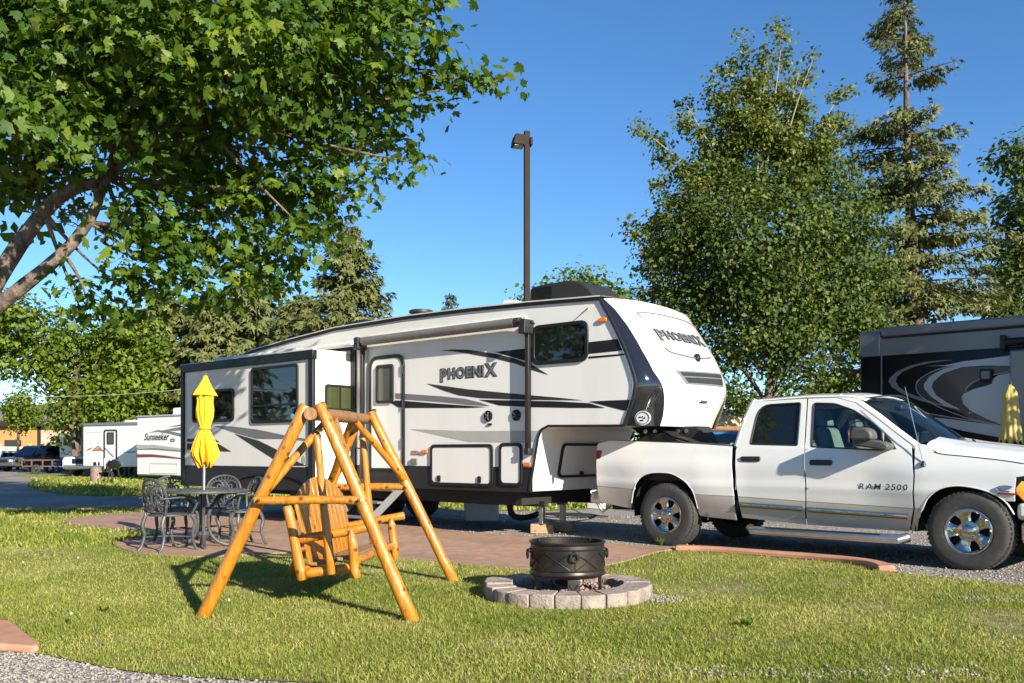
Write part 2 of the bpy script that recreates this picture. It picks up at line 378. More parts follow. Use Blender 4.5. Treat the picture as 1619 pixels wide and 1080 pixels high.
# --- front cap: surface between side edge profile and its mirror, bulging forwards
_sf = smoothline(side_front[::-1], 5); _len = np.cumsum([0]+[math.dist(a, b) for a, b in zip(_sf[:-1], _sf[1:])]); _len /= _len[-1]
def cap_edge(v): return float(np.interp(v, _len, [p[0] for p in _sf])), float(np.interp(v, _len, [p[1] for p in _sf]))
def cap_pt(q, v, off=0.):
    s_, z_ = cap_edge(v); B = .07+.25*math.sin(min(1, v*1.15+.05)*math.pi*.62)
    t = abs(2*q-1); bul = (1-t**2.6)**(1/1.7)
    top = .06*(1-t*t)*max(0, 1-v*4)
    return Vector((s_+B*bul+off*.9, q*TW, z_+top+off*(.6*(1-v))))
def cap_patch(q0, q1, nv, nq, name, mat, off=0., vr=(0, 1)):
    m = MB(); G = []
    for i in range(nv+1):
        v = vr[0]+(vr[1]-vr[0])*i/nv; a, b = q0(v), q1(v)
        G.append([cap_pt(a+(b-a)*j/nq, v, off) for j in range(nq+1)])
    V = [p for r in G for p in r]; k = nq+1
    m.add(V, [(i*k+j, i*k+j+1, (i+1)*k+j+1, (i+1)*k+j) for i in range(nv) for j in range(nq)])
    o = m.build(name, mat, trailer, ang=60); return o
qb = lambda v: float(np.interp(v, [0, .1, .24, .44, .61, .72, .82, .92, 1], [.02, .05, .064, .066, .085, .13, .165, .192, .198]))
cap_patch(qb, lambda v: 1-qb(v), 40, 48, 'front_cap', m_cap)
cap_patch(lambda v: 0., lambda v: qb(v), 40, 14, 'corner_trim', m_gloss, .004)
cap_patch(lambda v: 1-qb(v), lambda v: 1., 40, 14, 'corner_trim', m_gloss, .004)
# underside of the cap
m = MB(); ed = [cap_pt(j/40, 1.) for j in range(41)]
m.add([tuple(p) for p in ed]+[(side_front[0][0]-.1, 0, side_front[0][1]), (side_front[0][0]-.1, TW, side_front[0][1])], [tuple(range(41))+(42, 41)]); m.build('cap_underside', m_black, trailer, smooth=False)
# top lip closing to the roof
m = MB(); ed = [cap_pt(j/40, 0.) for j in range(41)]; sb = rl[0][0]-.12; N = len(ed)
m.add([tuple(p) for p in ed]+[(sb, p.y, RZ(sb)+.072*(1-abs(2*p.y/TW-1)**2)) for p in ed], [(j, j+1, N+j+1, N+j) for j in range(N-1)]); m.build('cap_lip', m_cap, trailer)
# trim line: side edge moulding
m = MB(); m.tube([(p[0]+.004, -.006, p[1]) for p in _sf], .022, 8); m.build('edge_moulding', m_black, trailer)
m = MB(); m.tube([(p[0]-.035, -.004, p[1]) for p in _sf[2:]], .006, 6); m.build('edge_bead', m_alu, trailer)

# --- cap graphics (bent onto the cap)
def on_cap(verts, faces, q0, v0, dq, dv, name, mat, off=.006, slant=0.):
    """2d shape -> cap; dq,dv: cap units per shape unit"""
    m = MB(); m.add([cap_pt(min(.99, max(.01, q0+x*dq)), v0-y*dv+slant*x, off) for x, y in verts], faces); return m.build(name, mat, trailer, smooth=False, recalc=False)
V, Q, wd = word([(c, s, b) for c, s, b in zip('PHOENIX', (1.2, .95, .95, .95, .95, .95, 1.15), (-.17, 0, 0, 0, 0, 0, -.03))], .02, .085)
on_cap(V, Q, .265, .315, .575/wd, .105, 'lettering_outline', m_grey, .008)
V, Q, wd2 = word([(c, s, b) for c, s, b in zip('PHOENIX', (1.2, .95, .95, .95, .95, .95, 1.15), (-.17, 0, 0, 0, 0, 0, -.03))], .10, .03)
on_cap(V, Q, .27, .315, .565/wd2, .105, 'lettering', m_silver, .014)
def capline(pts, wd, name, mat, off=.008):
    m = MB(); P = smoothline(pts, 6) if len(pts) > 2 else pts
    m.tube([cap_pt(q, v, off) for q, v in P], wd, 6); return m.build(name, mat, trailer)
capline([(.24, .15), (.22, .115), (.4, .10), (.6, .098), (.8, .10), (.95, .125)], .007, 'cap_crease_line', m_mgrey)
capline([(.25, .405), (.29, .44), (.42, .455), (.53, .462)], .012, 'cap_emblem_line', m_mgrey)
capline([(.58, .46), (.66, .45), (.77, .43)], .012, 'cap_emblem_line', m_mgrey)
c = cap_pt(.555, .46, .01); m = MB(); m.lathe([(.025, .02), (.06, .02), (.06, -.01), (.025, -.01)], 24, c, 'x', True); m.build('cap_emblem_ring', m_black, trailer)
m = MB(); m.lathe([(.0, .02), (.022, .018), (.022, -.01)], 20, c, 'x'); m.build('cap_emblem_centre', m_alu, trailer)
def cap_quad(pts, name, mat, off):
    m = MB(); nq, nv = 14, 3; (a, b, c_, d) = [Vector(p) for p in pts]; V = []
    for i in range(nv+1):
        for j in range(nq+1):
            p = (a*(1-j/nq)+b*j/nq)*(1-i/nv)+(d*(1-j/nq)+c_*j/nq)*i/nv; V.append(cap_pt(p.x, p.y, off))
    k = nq+1; m.add(V, [(i*k+j, i*k+j+1, (i+1)*k+j+1, (i+1)*k+j) for i in range(nv) for j in range(nq)]); return m.build(name, mat, trailer)
cap_quad([(.25, .585), (.84, .56), (.80, .675), (.32, .685)], 'cap_badge_panel', m_mgrey, .006)
cap_quad([(.29, .597), (.82, .572), (.815, .602), (.305, .625)], 'cap_badge_band', m_grey, .012)
cap_quad([(.315, .635), (.81, .612), (.795, .66), (.345, .672)], 'cap_badge_band', m_grey, .012)
c = cap_pt(.54, .80, .004); MB().obox(c, (.03, .2, .035)).build('docking_light', m_alu, trailer, bevel=.01)
c = cap_pt(.02, .915, .02); m = MB(); cc = tp(1016, 661, -.012)
m.prism([(cc[0]+.115*math.cos(t), cc[1]+.09*math.sin(t)) for t in np.linspace(0, 2*math.pi, 24, endpoint=False)], -.014, -.002); st = m.build('round_sticker', m_whitep, trailer)
for dx, dz, wq in ((-.04, .01, .03), (.0, .015, .02), (.03, .0, .03), (-.01, -.03, .05)): MB().obox((cc[0]+dx, -.0165, cc[1]+dz), (wq, .004, .018)).build('sticker_print', m_grey, st, bevel=.004)
MB().ring([(cc[0]+.1*math.cos(t), cc[1]+.078*math.sin(t)) for t in np.linspace(0, 2*math.pi, 24, endpoint=False)], [(cc[0]+.093*math.cos(t), cc[1]+.071*math.sin(t)) for t in np.linspace(0, 2*math.pi, 24, endpoint=False)], -.018, -.0145).build('sticker_rim', m_grey, st)

# --- side graphics
def decal(pxs, name, mat, wv=0., off=.004, smooth=0):
    P = [tp(x, y, wv) for x, y in pxs]
    if smooth: P = smoothline(P, smooth, True)
    v, f = fill2d(P); m = MB(); m.add([(a, wv-off, b) for a, b in v], f); return m.build(name, mat, trailer, smooth=False)
decal([(697, 554), (718, 552.6), (740, 553), (784, 559.5), (815, 567), (845, 579), (867.5, 592.7), (845, 586), (815, 575), (784, 567), (740, 559), (715, 555.5)], 'stripe', m_grey)
decal([(782.5, 556.5), (832, 551), (842, 550), (842, 573), (828, 570)], 'stripe', m_black, 0, .003)
decal([(931, 541), (982.5, 535.4), (990, 553.4), (931, 559.5)], 'stripe', m_black)
decal([(931, 563.7), (992, 558.8), (993, 561.2), (931, 567)], 'stripe', m_black)
decal([(674.5, 606.5), (740, 615.5), (828, 624), (880, 628.5), (923, 633), (880, 632.5), (828, 632), (760, 629.5), (725, 625), (700, 617)], 'stripe', m_grey)
decal([(625, 621.5), (642, 622.7), (700, 626.8), (735, 630.5), (760, 636.5), (775, 642), (740, 640), (700, 636), (642, 631.7), (625, 630.5)], 'stripe', m_mgrey)
decal([(625, 633), (642, 634), (690, 638), (740, 641.5), (770, 643.6), (740, 645), (642, 645), (630, 644.5), (617, 639)], 'stripe', m_black)
decal([(757, 632), (828, 633.5), (880, 634.5), (932, 637.5), (957, 645), (900, 644.8), (828, 643.3), (790, 641)], 'stripe', m_black)
decal([(931, 634.8), (970, 633), (1000, 632), (994, 649.5), (984, 648.5)], 'stripe', m_black)
decal([(648, 678.4), (740, 681.5), (853, 681), (845, 698), (828, 700), (740, 698.5), (700, 690)], 'stripe', m_lgrey, 0, .003)
# lettering PHOENIX on the side
P0 = tp(696, 601.5); P1 = tp(787, 597); ww = P1[0]-P0[0]
LET = [(c, s, b) for c, s, b in zip('PHOENIX', (1.2, .95, .95, .95, .95, .95, 1.15), (-.17, 0, 0, 0, 0, 0, -.03))]
V, Q, wd = word(LET, .02, .085); k = ww/wd; sy = .215
MB().add([(P0[0]+x*k, -.005, P0[1]+y*sy+.02) for x, y in V], Q).build('lettering_outline', m_grey, trailer, smooth=False)
V, Q, wd = word(LET, .10, .03); k = (ww-.02)/wd
MB().add([(P0[0]+.01+x*k, -.008, P0[1]+y*sy+.02) for x, y in V], Q).build('lettering', m_silver, trailer, smooth=False)
c = tp(656, 716.5); v, f = text2d('GENERAL', .042, 0, .002); tw_ = max(q[0] for q in v); MB().add([(c[0]-tw_/2+x, -.005, c[1]+.008+y) for x, y in v], f).build('sticker_print', M('red_print', (.36, .09, .09), .5), trailer, smooth=False)
MB().box(c[0]-tw_/2, c[0]+tw_/2, -.006, -.003, c[1]-.028, c[1]-.004).build('sticker_bar', bpy.data.materials['red_print'], trailer)

# --- skirt band, front edge moulding of overhang
sk0, sk1 = tp(781, 738.2), tp(841, 738.2)
MB().box(REAR+.005, tp(842, 738)[0]-.004, -.006, .01, zb-.012, sk0[1]).build('skirt', m_skirt, trailer)
oh = [tp(*p) for p in [(837.6, 776), (851, 692), (856.5, 679), (867, 673.5), (987, 673)]]
m = MB(); m.tube([(p[0], -.004, p[1]) for p in oh], .018, 6); m.build('overhang_moulding', m_black, trailer)

# --- windows and hatches in the side wall
def window(corners, wv, parent, name='window', fr=.045, r=.09, panemat=None, depth=.028, mull=None, framemat=None):
    P = [tp(x, y, wv) for x, y in corners]; s0 = (P[0][0]+P[3][0])/2; s1 = (P[1][0]+P[2][0])/2; z1 = (P[0][1]+P[1][1])/2; z0 = (P[2][1]+P[3][1])/2
    return win_rect(s0, s1, z0, z1, wv, parent, name, fr, r, panemat, depth, mull, framemat)
def win_rect(s0, s1, z0, z1, wv, parent, name='window', fr=.045, r=.09, panemat=None, depth=.028, mull=None, framemat=None):
    o_ = rpoly([(s0, z0), (s1, z0), (s1, z1), (s0, z1)], r); i_ = rpoly([(s0+fr, z0+fr), (s1-fr, z0+fr), (s1-fr, z1-fr), (s0+fr, z1-fr)], max(.01, r-fr*.6))
    W = MB().ring(o_, i_, wv-depth, wv-.001).build(name, framemat or m_black, parent, bevel=.006)
    MB().prism(i_, wv-depth*.45, wv-.002).build('pane', panemat or m_win, W, smooth=False)
    if mull is not None:
        for kind, pos in mull:
            if kind == 'h': MB().box(s0+fr, s1-fr, wv-depth*.95, wv-depth*.4, pos-.016, pos+.016).build('mullion', m_black, W)
            else: MB().box(pos-.016, pos+.016, wv-depth*.95, wv-depth*.4, z0+fr, z1-fr).build('mullion', m_black, W)
    return W
window([(842, 515.5), (931, 505.5), (931, 569.5), (842, 580)], 0, trailer, r=.13, fr=.05)
# entry door
D = [tp(*p) for p in [(585, 566), (640.5, 557.5), (641, 744), (585.5, 742)]]
ds0, ds1 = (D[0][0]+D[3][0])/2, (D[1][0]+D[2][0])/2; dz1 = (D[0][1]+D[1][1])/2; dz0 = (D[2][1]+D[3][1])/2-.0
o_ = rpoly([(ds0, dz0), (ds1, dz0), (ds1, dz1), (ds0, dz1)], [.02, .02, .2, .2]); i_ = rpoly([(ds0+.055, dz0+.03), (ds1-.055, dz0+.03), (ds1-.055, dz1-.055), (ds0+.055, dz1-.055)], [.02, .02, .16, .16])
door = MB().prism(i_, -.02, .002).build('entry_door', m_white, trailer)
MB().ring(o_, i_, -.032, -.001).build('door_frame', m_black, door, bevel=.006)
dw = [tp(*p) for p in [(597, 578), (624.5, 574.5), (625, 637), (597, 638.5)]]
W_ = win_rect(dw[0][0], dw[1][0], dw[2][1], dw[0][1], -.02, door, 'door_window', .045, .06, M('smoked_door_glass', (.085, .083, .07), .1))
MB().box(ds0+.09, ds0+.17, -.05, -.02, dz0+.82, dz0+.98).build('door_handle', m_black, door, bevel=.01)
for k in (.35, .95, 1.5): MB().tube([(ds1-.03, -.038, dz0+k), (ds1-.03, -.038, dz0+k+.16)], .012, 8).build('hinge', m_black, door)
m = MB(); gx = ds0-.09; m.tube([(gx, -.02, dz0+.28), (gx, -.1, dz0+.33), (gx-.1, -.14, dz0+.36), (gx-.1, -.14, dz0+.8), (gx, -.1, dz0+.84), (gx, -.02, dz0+.9)], .014, 8); m.build('grab_handle', m_black, trailer)
# decal pieces continuing on door
MB().add([(ds0+.06, -.0235, tp(625, 644.5)[1]+.0), (ds0+.06, -.0235, tp(625, 644.5)[1]+.012), (dw[0][0], -.0235, tp(600, 630)[1]), (dw[0][0], -.0235, tp(600, 631.5)[1])], [(0, 1, 2, 3)]).build('stripe', m_lgrey, door, smooth=False)
P = [tp(625, 621.7, -.024), tp(635.5, 622.4, -.024), tp(635.5, 631, -.024), tp(625, 630.2, -.024)]; MB().add([(a, -.0235, b) for a, b in P], [(0, 1, 2, 3)]).build('stripe', m_mgrey, door, smooth=False)
P = [tp(618, 637.5, -.024), tp(625, 633, -.024), tp(635.5, 633.5, -.024), tp(635.5, 644.5, -.024), tp(629, 644, -.024)]; MB().add([(a, -.0235, b) for a, b in P], [(0, 1, 2, 3, 4)]).build('stripe', m_black, door, smooth=False)
def hatch(corners, wv=0., latch=(), fr=.045, r=.085):
    P = [tp(x, y, wv) for x, y in corners]; s0 = (P[0][0]+P[3][0])/2; s1 = (P[1][0]+P[2][0])/2; z1 = (P[0][1]+P[1][1])/2; z0 = (P[2][1]+P[3][1])/2
    o_ = rpoly([(s0, z0), (s1, z0), (s1, z1), (s0, z1)], r); i_ = rpoly([(s0+fr, z0+fr), (s1-fr, z0+fr), (s1-fr, z1-fr), (s0+fr, z1-fr)], r-.02)
    Hh = MB().prism(i_, wv-.016, wv).build('baggage_door', m_white, trailer); MB().ring(o_, i_, wv-.026, wv-.001).build('door_frame', m_black, Hh, bevel=.005)
    for t in latch:
        ls = s0+(s1-s0)*t; MB().prism(rpoly([(ls-.035, z0+.055), (ls+.035, z0+.055), (ls+.035, z0+.15), (ls-.035, z0+.15)], .02), wv-.034, wv-.016).build('latch', m_black, Hh, bevel=.006)
    return Hh
hatch([(681, 704), (780, 700.7), (780.5, 769), (682, 767.7)], 0, (.15, .8))
hatch([(790, 700.5), (826.6, 700.0), (826.6, 769), (790, 768.3)], 0, ())
for px, py in ((772.4, 658), (817, 656.6)):
    c = tp(px, py); sp = MB().lathe([(.0, -.02), (.03, -.022), (.055, -.012), (.072, -.024), (.08, -.02), (.08, 0)], 28, (c[0], 0, c[1]), 'y').build('outdoor_speaker', m_black, trailer)
    m = MB()
    for k in range(5): a = k*math.pi*2/5; m.bar((c[0], -.026, c[1]), (c[0]+.06*math.cos(a), -.026, c[1]+.06*math.sin(a)), .004, .012, (0, 1, 0))
    m.build('grille', m_mgrey, sp)
for px, py, ry in ((954, 506, .045), (672.6, 714, .045), (834.5, 734.4, .05)):
    c = tp(px, py); lo = MB().prism(rpoly([(c[0]-.065, c[1]-.03), (c[0]+.065, c[1]-.03), (c[0]+.065, c[1]+.03), (c[0]-.065, c[1]+.03)], .028), -.03, -.001).build('marker_light', m_amber, trailer, bevel=.01)
c = tp(656, 729.5); MB().prism(rpoly([(c[0]-.07, c[1]-.045), (c[0]+.07, c[1]-.045), (c[0]+.07, c[1]+.045), (c[0]-.07, c[1]+.045)], .02), -.03, -.001).build('outlet_box', m_mgrey, trailer, bevel=.006)
c = tp(775, 671); MB().obox((c[0], -.01, c[1]), (.08, .02, .03)).build('outlet_cap', m_black, trailer, bevel=.006)

# --- awning
A0 = tp(573, 540, -.13); A1 = tp(823, 509, -.13)
aw = MB().tube([(A0[0], -.13, A0[1]), (A1[0], -.13, A1[1])], .065, 20).build('awning_roll', m_grey, trailer)
MB().tube([(A0[0]+.02, -.13, A0[1]), (A1[0]-.1, -.13, A1[1])], .07, 20).build('awning_fabric', M('awning_vinyl', (.16, .15, .14), .6, var=.2), aw)
MB().box(A0[0], A1[0], -.03, 0, A1[1]+.06, A1[1]+.09).build('awning_rail', m_white, aw)
def arm(pxa, top, botm, s_off=0):
    a = tp(pxa, top, -.07); b = tp(pxa, botm, -.07); s_ = a[0]
    g_ = MB().box(s_-.035, s_+.035, -.09, -.03, b[1], a[1]).build('awning_arm', m_black, aw, bevel=.008)
    MB().box(s_-.02, s_+.02, -.097, -.085, b[1]+.1, a[1]-.1).build('arm_channel', m_plast, g_)
    MB().prism(rpoly([(s_-.06, a[1]-.06), (s_+.06, a[1]-.06), (s_+.07, a[1]+.14), (s_-.04, a[1]+.14)], .03), -.21, -.01).build('arm_head', m_plast, g_, bevel=.01)
    MB().box(s_-.045, s_+.045, -.1, -.001, b[1]-.06, b[1]+.03).build('arm_foot', m_plast, g_, bevel=.01)
arm(834, 522, 712); arm(572, 548, 760)
# satellite light over arm
c = tp(846, 512); MB().tube([(c[0], -.02, c[1]), (c[0], -.1, c[1]+.02)], .015, 8).build('scare_light', m_plast, trailer)
c = tp(930, 484); MB().tube([(c[0], -.01, c[1]-.03), (c[0]-.16, -.06, c[1]-.16)], [.008, .003], 6).build('gutter_spout', m_plast, trailer)

# --- slide-out room
SW = -.78
sl0 = tp(289, 670, SW)[0]; sl1 = tp(495, 670, SW)[0]; slz1 = (tp(291, 577, SW)[1]+tp(497, 556.5, SW)[1])/2; slz0 = (tp(285, 766, SW)[1]+tp(491, 770, SW)[1])/2
slide = MB().box(sl0, sl1, SW, .05, slz0, slz1).build('slide_out_room', m_white, trailer, bevel=.01)
MB().box(sl0-.05, sl1+.02, SW-.02, .02, slz1, slz1+.03).build('slide_roof', m_whitep, slide)
fw = .11
MB().box(sl0-.03, sl1+.03, SW-.035, SW+.06, slz1-.13, slz1+.02).build('slide_trim_top', m_black, slide, bevel=.012)
MB().box(sl0-.03, sl0+fw*.75, SW-.033, SW+.08, slz0-.04, slz1-.13).build('slide_trim_side', m_black, slide, bevel=.012)
MB().box(sl1-fw*.85, sl1+.03, SW-.033, SW+.03, slz0-.04, slz1-.13).build('slide_trim_side', m_black, slide, bevel=.012)
skz = tp(390, 737, SW)[1]
# skirt with wheel arch cut out
wx = [-5.3, -4.4]; ax0, ax1 = -6.05, -4.05
arch = [(ax1, slz0-.04)]+[( -5.05+1.0*math.cos(t), slz0-.04+.25*math.sin(t)**.6) for t in np.linspace(.05, math.pi-.05, 16)]+[(-6.05, slz0-.04)]
sk = [(sl0+fw*.75, slz0-.04)]+[(p[0], p[1]) for p in arch[::-1]]+[(sl1-fw*.85, slz0-.04), (sl1-fw*.85, skz), (sl0+fw*.75, skz)]
sk = [p for p in sk if p[0] <= sl1-fw*.85+1e-6]
v, f = fill2d(sk); m = MB(); m.add([(a, SW-.012, b) for a, b in v], f); o = m.build('slide_skirt', m_skirt, slide, smooth=False)
md = o.modifiers.new('solid', 'SOLIDIFY'); md.thickness = .01
v, f = fill2d([p for p in arch if p[0] < sl1-.1]); MB().add([(a, SW-.004, b) for a, b in v], f).build('wheel_well', m_dark, slide, smooth=False)
m = MB(); m.tube([(p[0], SW-.014, p[1]) for p in arch if p[0] < sl1-.12], .022, 8); m.build('wheel_arch_trim', m_black, slide)
window([(399, 582), (473, 574.5), (472, 667.3), (397, 670)], SW, slide, fr=.045, r=.08, mull=[('h', tp(435, 640.5, SW)[1])])
c = tp(463.5, 658, SW); MB().prism([(c[0]+.045*math.cos(t), c[1]+.045*math.sin(t)) for t in np.linspace(0, 6.28, 16, endpoint=False)], SW-.016, SW-.013).build('sticker', M('blue_sticker', (.12, .45, .7), .4), slide)
window([(305, 620), (371, 612.5), (371, 666), (305, 669)], SW, slide, fr=.045, r=.1)
def sdecal(p, mat): 
    P = [tp(x, y, SW) for x, y in p]; v, f = fill2d(P); MB().add([(a, SW-.004, b) for a, b in v], f).build('stripe', mat, slide, smooth=False)
sdecal([(338, 673.5), (365, 674), (406, 679), (452, 688.5), (484, 694), (484, 697), (450, 694), (406, 693.8), (374, 685)], m_mgrey)
sdecal([(370.5, 685.6), (410, 697), (440, 712), (463, 726), (484, 736.5), (448, 736.5), (425, 721), (400, 705)], m_grey)
sdecal([(296, 693.5), (340, 694), (347, 699), (296, 698.5)], m_grey); sdecal([(296, 701.5), (346, 702), (366, 714), (355, 714), (330, 711.5), (296, 711)], m_grey)
c = tp(484, 727, SW); MB().prism([(c[0]-.06+.05*math.cos(t), c[1]+.07*math.sin(t)) for t in np.linspace(0, 6.28, 20, endpoint=False)], SW-.007, SW-.003).build('round_sticker', m_lgrey, slide)
# end wall window (faces forward)
P = [TF.ps(x, y, sl1) for x, y in [(513, 607), (560.5, 604), (560.5, 650), (513.5, 653)]]
w0, w1, z0_, z1_ = P[0][0], P[1][0], P[2][1], P[0][1]
fr = .035; o_ = rpoly([(w0, z0_), (w1, z0_), (w1, z1_), (w0, z1_)], .06); i_ = rpoly([(w0+fr, z0_+fr), (w1-fr, z0_+fr), (w1-fr, z1_-fr), (w0+fr, z1_-fr)], .035)
W_ = MB().ring(o_, i_, sl1+.001, sl1+.028, 'x').build('window', m_black, slide, bevel=.005); MB().prism(i_, sl1+.002, sl1+.012, 'x').build('pane', m_pane_green, W_, smooth=False)
MB().box(sl1+.01, sl1+.026, (w0+w1)/2-.015, (w0+w1)/2+.015, z0_+fr, z1_-fr).build('mullion', m_black, W_)
# wall flange round the slide opening
MB().box(sl1+.001, sl1+.13, -.03, .0, slz0-.03, slz1+.1).build('slide_flange', m_black, trailer, bevel=.006)
MB().box(sl0-.1, sl1+.13, -.03, .0, slz1+.07, slz1+.13).build('slide_flange', m_black, trailer, bevel=.006)
MB().tube([(sl0-.02, -.08, slz1+.17), (sl1+.12, -.08, slz1+.17)], .04, 12).build('slide_topper_roll', m_white, trailer)

# --- running gear, chassis, steps, jacks
MB().box(REAR+.1, bot-.25, .12, TW-.12, .46, zb).build('underbelly', m_dark, trailer)
for wv in (.55, 1.85): MB().box(REAR, bot-.15, wv-.04, wv+.04, .42, .5).build('frame_rail', m_dark, trailer)
def tyre_prof(R, wd, rim):
    h = wd/2; return [(rim, -h*.8), (rim+.02, -h*.93), (R-.07, -h), (R-.028, -h*.93), (R-.006, -h*.78), (R, -h*.6), (R, h*.6), (R-.006, h*.78), (R-.028, h*.93), (R-.07, h), (rim+.02, h*.93), (rim, h*.8)]
for s_ in wx:
    for wv in (.16, TW-.16):
        tw_ = MB().lathe(tyre_prof(.39, .23, .2), 36, (s_, wv, .388), 'y', True).build('wheel', m_rubber, trailer)
        sg = -1 if wv < 1 else 1
        MB().lathe([(.205, sg*.08), (.19, sg*.1), (.17, sg*.06), (.09, sg*.03), (.08, sg*.09), (0, sg*.1)], 28, (s_, wv, .388), 'y').build('rim', m_alu, tw_)
MB().tube([(-5.3, .2, .39), (-5.3, TW-.2, .39)], .05, 10).build('axle', m_dark, trailer); MB().tube([(-4.4, .2, .39), (-4.4, TW-.2, .39)], .05, 10).build('axle', m_dark, trailer)
st = MB()
stx0, stx1 = ds0+.02, ds1-.02
steps = MB().box(stx0, stx1, -.25, .05, .6, .63).build('entry_steps', m_mgrey, trailer, bevel=.006)
for i, (dy, dz) in enumerate(((-.42, .42), (-.68, .2))): MB().box(stx0, stx1, dy-.13, dy+.1, dz, dz+.03).build('step_tread', m_mgrey, steps, bevel=.006)
for sx in (stx0-.01, stx1+.01):
    m = MB(); m.bar((sx, -.06, .66), (sx, -.86, .06), .03, .12); m.build('step_stringer', m_mgrey, steps, bevel=.005)
    MB().box(sx-.03, sx+.03, -.92, -.76, .0, .05).build('step_foot', m_dark, steps)
g1 = gnd(857, 843); js = (Vector((g1.x, g1.y))-TF.o).dot(TF.u); jw = (Vector((g1.x, g1.y))-TF.o).dot(TF.v)
for wv in (jw, TW-jw):
    j = MB().box(js-.045, js+.045, wv-.045, wv+.045, .42, .72).build('landing_jack', m_dark, trailer, bevel=.006)
    MB().box(js-.036, js+.036, wv-.036, wv+.036, .15, .5).build('jack_leg', m_steel, j, bevel=.005)
    MB().box(js-.09, js+.09, wv-.09, wv+.09, .14, .152).build('jack_foot', m_steel, j)
    MB().tube([(js-.07, wv-.04, .42), (js+.07, wv-.04, .42)], .02, 8).build('jack_pin', m_steel, j)
# front wall under the overhang: big pass-through hatch
Ra, Rb = tp(837.6, 776), tp(851, 692); rs = lambda z: Ra[0]+(z-Ra[1])/(Rb[1]-Ra[1])*(Rb[0]-Ra[0])
o_ = rpoly([(.55, .84), (TW-.3, .84), (TW-.3, 1.34), (.55, 1.34)], .09); i_ = rpoly([(.59, .88), (TW-.34, .88), (TW-.34, 1.30), (.59, 1.30)], .06)
m = MB().ring(o_, i_, .004, .03, 'x'); m.v = [(x+rs(z), y, z) for x, y, z in m.v]; hd = m.build('front_hatch', m_black, trailer)
m = MB().prism(i_, .004, .014, 'x'); m.v = [(x+rs(z), y, z) for x, y, z in m.v]; m.build('hatch_panel', m_white, hd)
MB().obox((rs(.9)+.03, 1.1, .9), (.03, .08, .06)).build('latch', m_black, hd, bevel=.01)
# pin box and king pin below the overhang
ohz = tp(940, 673.5)[1]
pb = MB().prism([(1.0, ohz), (2.05, ohz), (2.2, 1.30), (1.95, 1.20), (1.4, 1.28)], TW/2-.17, TW/2+.17).build('pin_box', m_dark, trailer, bevel=.015)
MB().tube([(2.08, TW/2, 1.26), (2.08, TW/2, 1.16)], .025, 10).build('king_pin', m_steel, pb)
for k, sx in enumerate((1.25, 1.4, 1.75, 1.88)): MB().lathe([(0, -.012), (.03, -.01), (.032, 0)], 14, (sx, TW/2-.17, ohz-.06), 'y').build('bolt', m_alu, pb)
MB().box(1.45, 1.7, TW/2-.18, TW/2-.17, ohz-.2, ohz-.16).build('red_label', m_redlens, pb)

# --- roof equipment
c = None
acs, acw = -.1, TW/2
rz = RZ(acs)+.07
prof_ac = [(-.55, 0), (.62, 0), (.66, .05), (.52, .20), (.38, .30), (.2, .345), (-.3, .345), (-.5, .33), (-.56, .29)]
ac = MB().prism([(acs+a, rz+b) for a, b in prof_ac], acw-.38, acw+.38).build('air_conditioner', m_plast, trailer, bevel=.05, seg=3)
for k in range(9): MB().box(acs-.5, acs-.12, acw-.392, acw-.375, rz+.045+k*.03, rz+.06+k*.03).build('louvre', m_black, ac)
for k in range(10): MB().box(acs-.572, acs-.555, acw-.33, acw+.33, rz+.04+k*.026, rz+.052+k*.026).build('louvre', m_black, ac)
s2 = tp(484, 527)[0]+.5; rz = RZ(s2)+.06
MB().prism([(s2-.5, rz), (s2+.55, rz), (s2+.45, rz+.16), (s2+.1, rz+.24), (s2-.4, rz+.22)], TW/2-.36, TW/2+.36).build('air_conditioner', m_plast, trailer, bevel=.04)
s3 = -3.0; rz = RZ(s3)+.05
vt = MB().lathe([(.17, 0), (.17, .14), (.2, .15), (.2, .19), (.17, .2), (0, .21)], 24, (s3, .75, rz)).build('roof_vent', m_plast, trailer)
s4 = -.95; rz = RZ(s4)+.05
MB().prism([(s4-.2, rz), (s4+.2, rz), (s4+.17, rz+.12), (s4-.1, rz+.16)], .6, 1.0).build('roof_vent', m_whitep, trailer, bevel=.02)
lad = MB(); 
for sy in (.35, .75): lad.tube([(REAR-.08, sy, .9), (REAR-.08, sy, 2.9), (REAR+.05, sy, 3.08), (REAR+.45, sy, 3.1), (REAR+.5, sy, 2.9)], .018, 8)
lad_o = lad.build('rear_ladder', m_black, trailer)
for k in range(7): MB().tube([(REAR-.08, .35, 1.0+k*.3), (REAR-.08, .75, 1.0+k*.3)], .016, 8).build('rung', m_black, lad_o)

# ================================================================ pickup truck
g0, g1 = gnd(1052, 863.5), gnd(1530, 902.5)
KF = Frame((g0.x, g0.y), math.atan2(g1.y-g0.y, g1.x-g0.x)); KW = 1.98; WB = (Vector((g1.x, g1.y))-Vector((g0.x, g0.y))).length
truck = thing('pickup_truck', 'white four door pickup truck towing the fifth wheel camper', 'truck', KF.wo(0, 0), KF.a)
m_truck = M('truck_white_paint', (.72, .715, .69), .22, var=.03, vs=1.2, coat=.7, col2=(.60, .57, .51), c2s=.9, c2lo=.55, c2hi=.85)
m_tan = M('truck_tan_lower_paint', (.46, .435, .39), .28, var=.08, vs=3, coat=.5)
m_mirror = M('textured_mirror_plastic', (.075, .072, .068), .55, var=.25, vs=20, bump=.2, bs=260)
m_cabglass = glass('cab_glass', (.02, .03, .03), .02, .85)
m_rim = M('dull_chrome', (.50, .49, .47), .16, 1.0, var=.12, vs=14)
m_seat = M('seat_cloth', (.22, .23, .23), .9, var=.2)
m_headl = M('amber_turn_lens', (.85, .33, .03), .12, coat=.8)
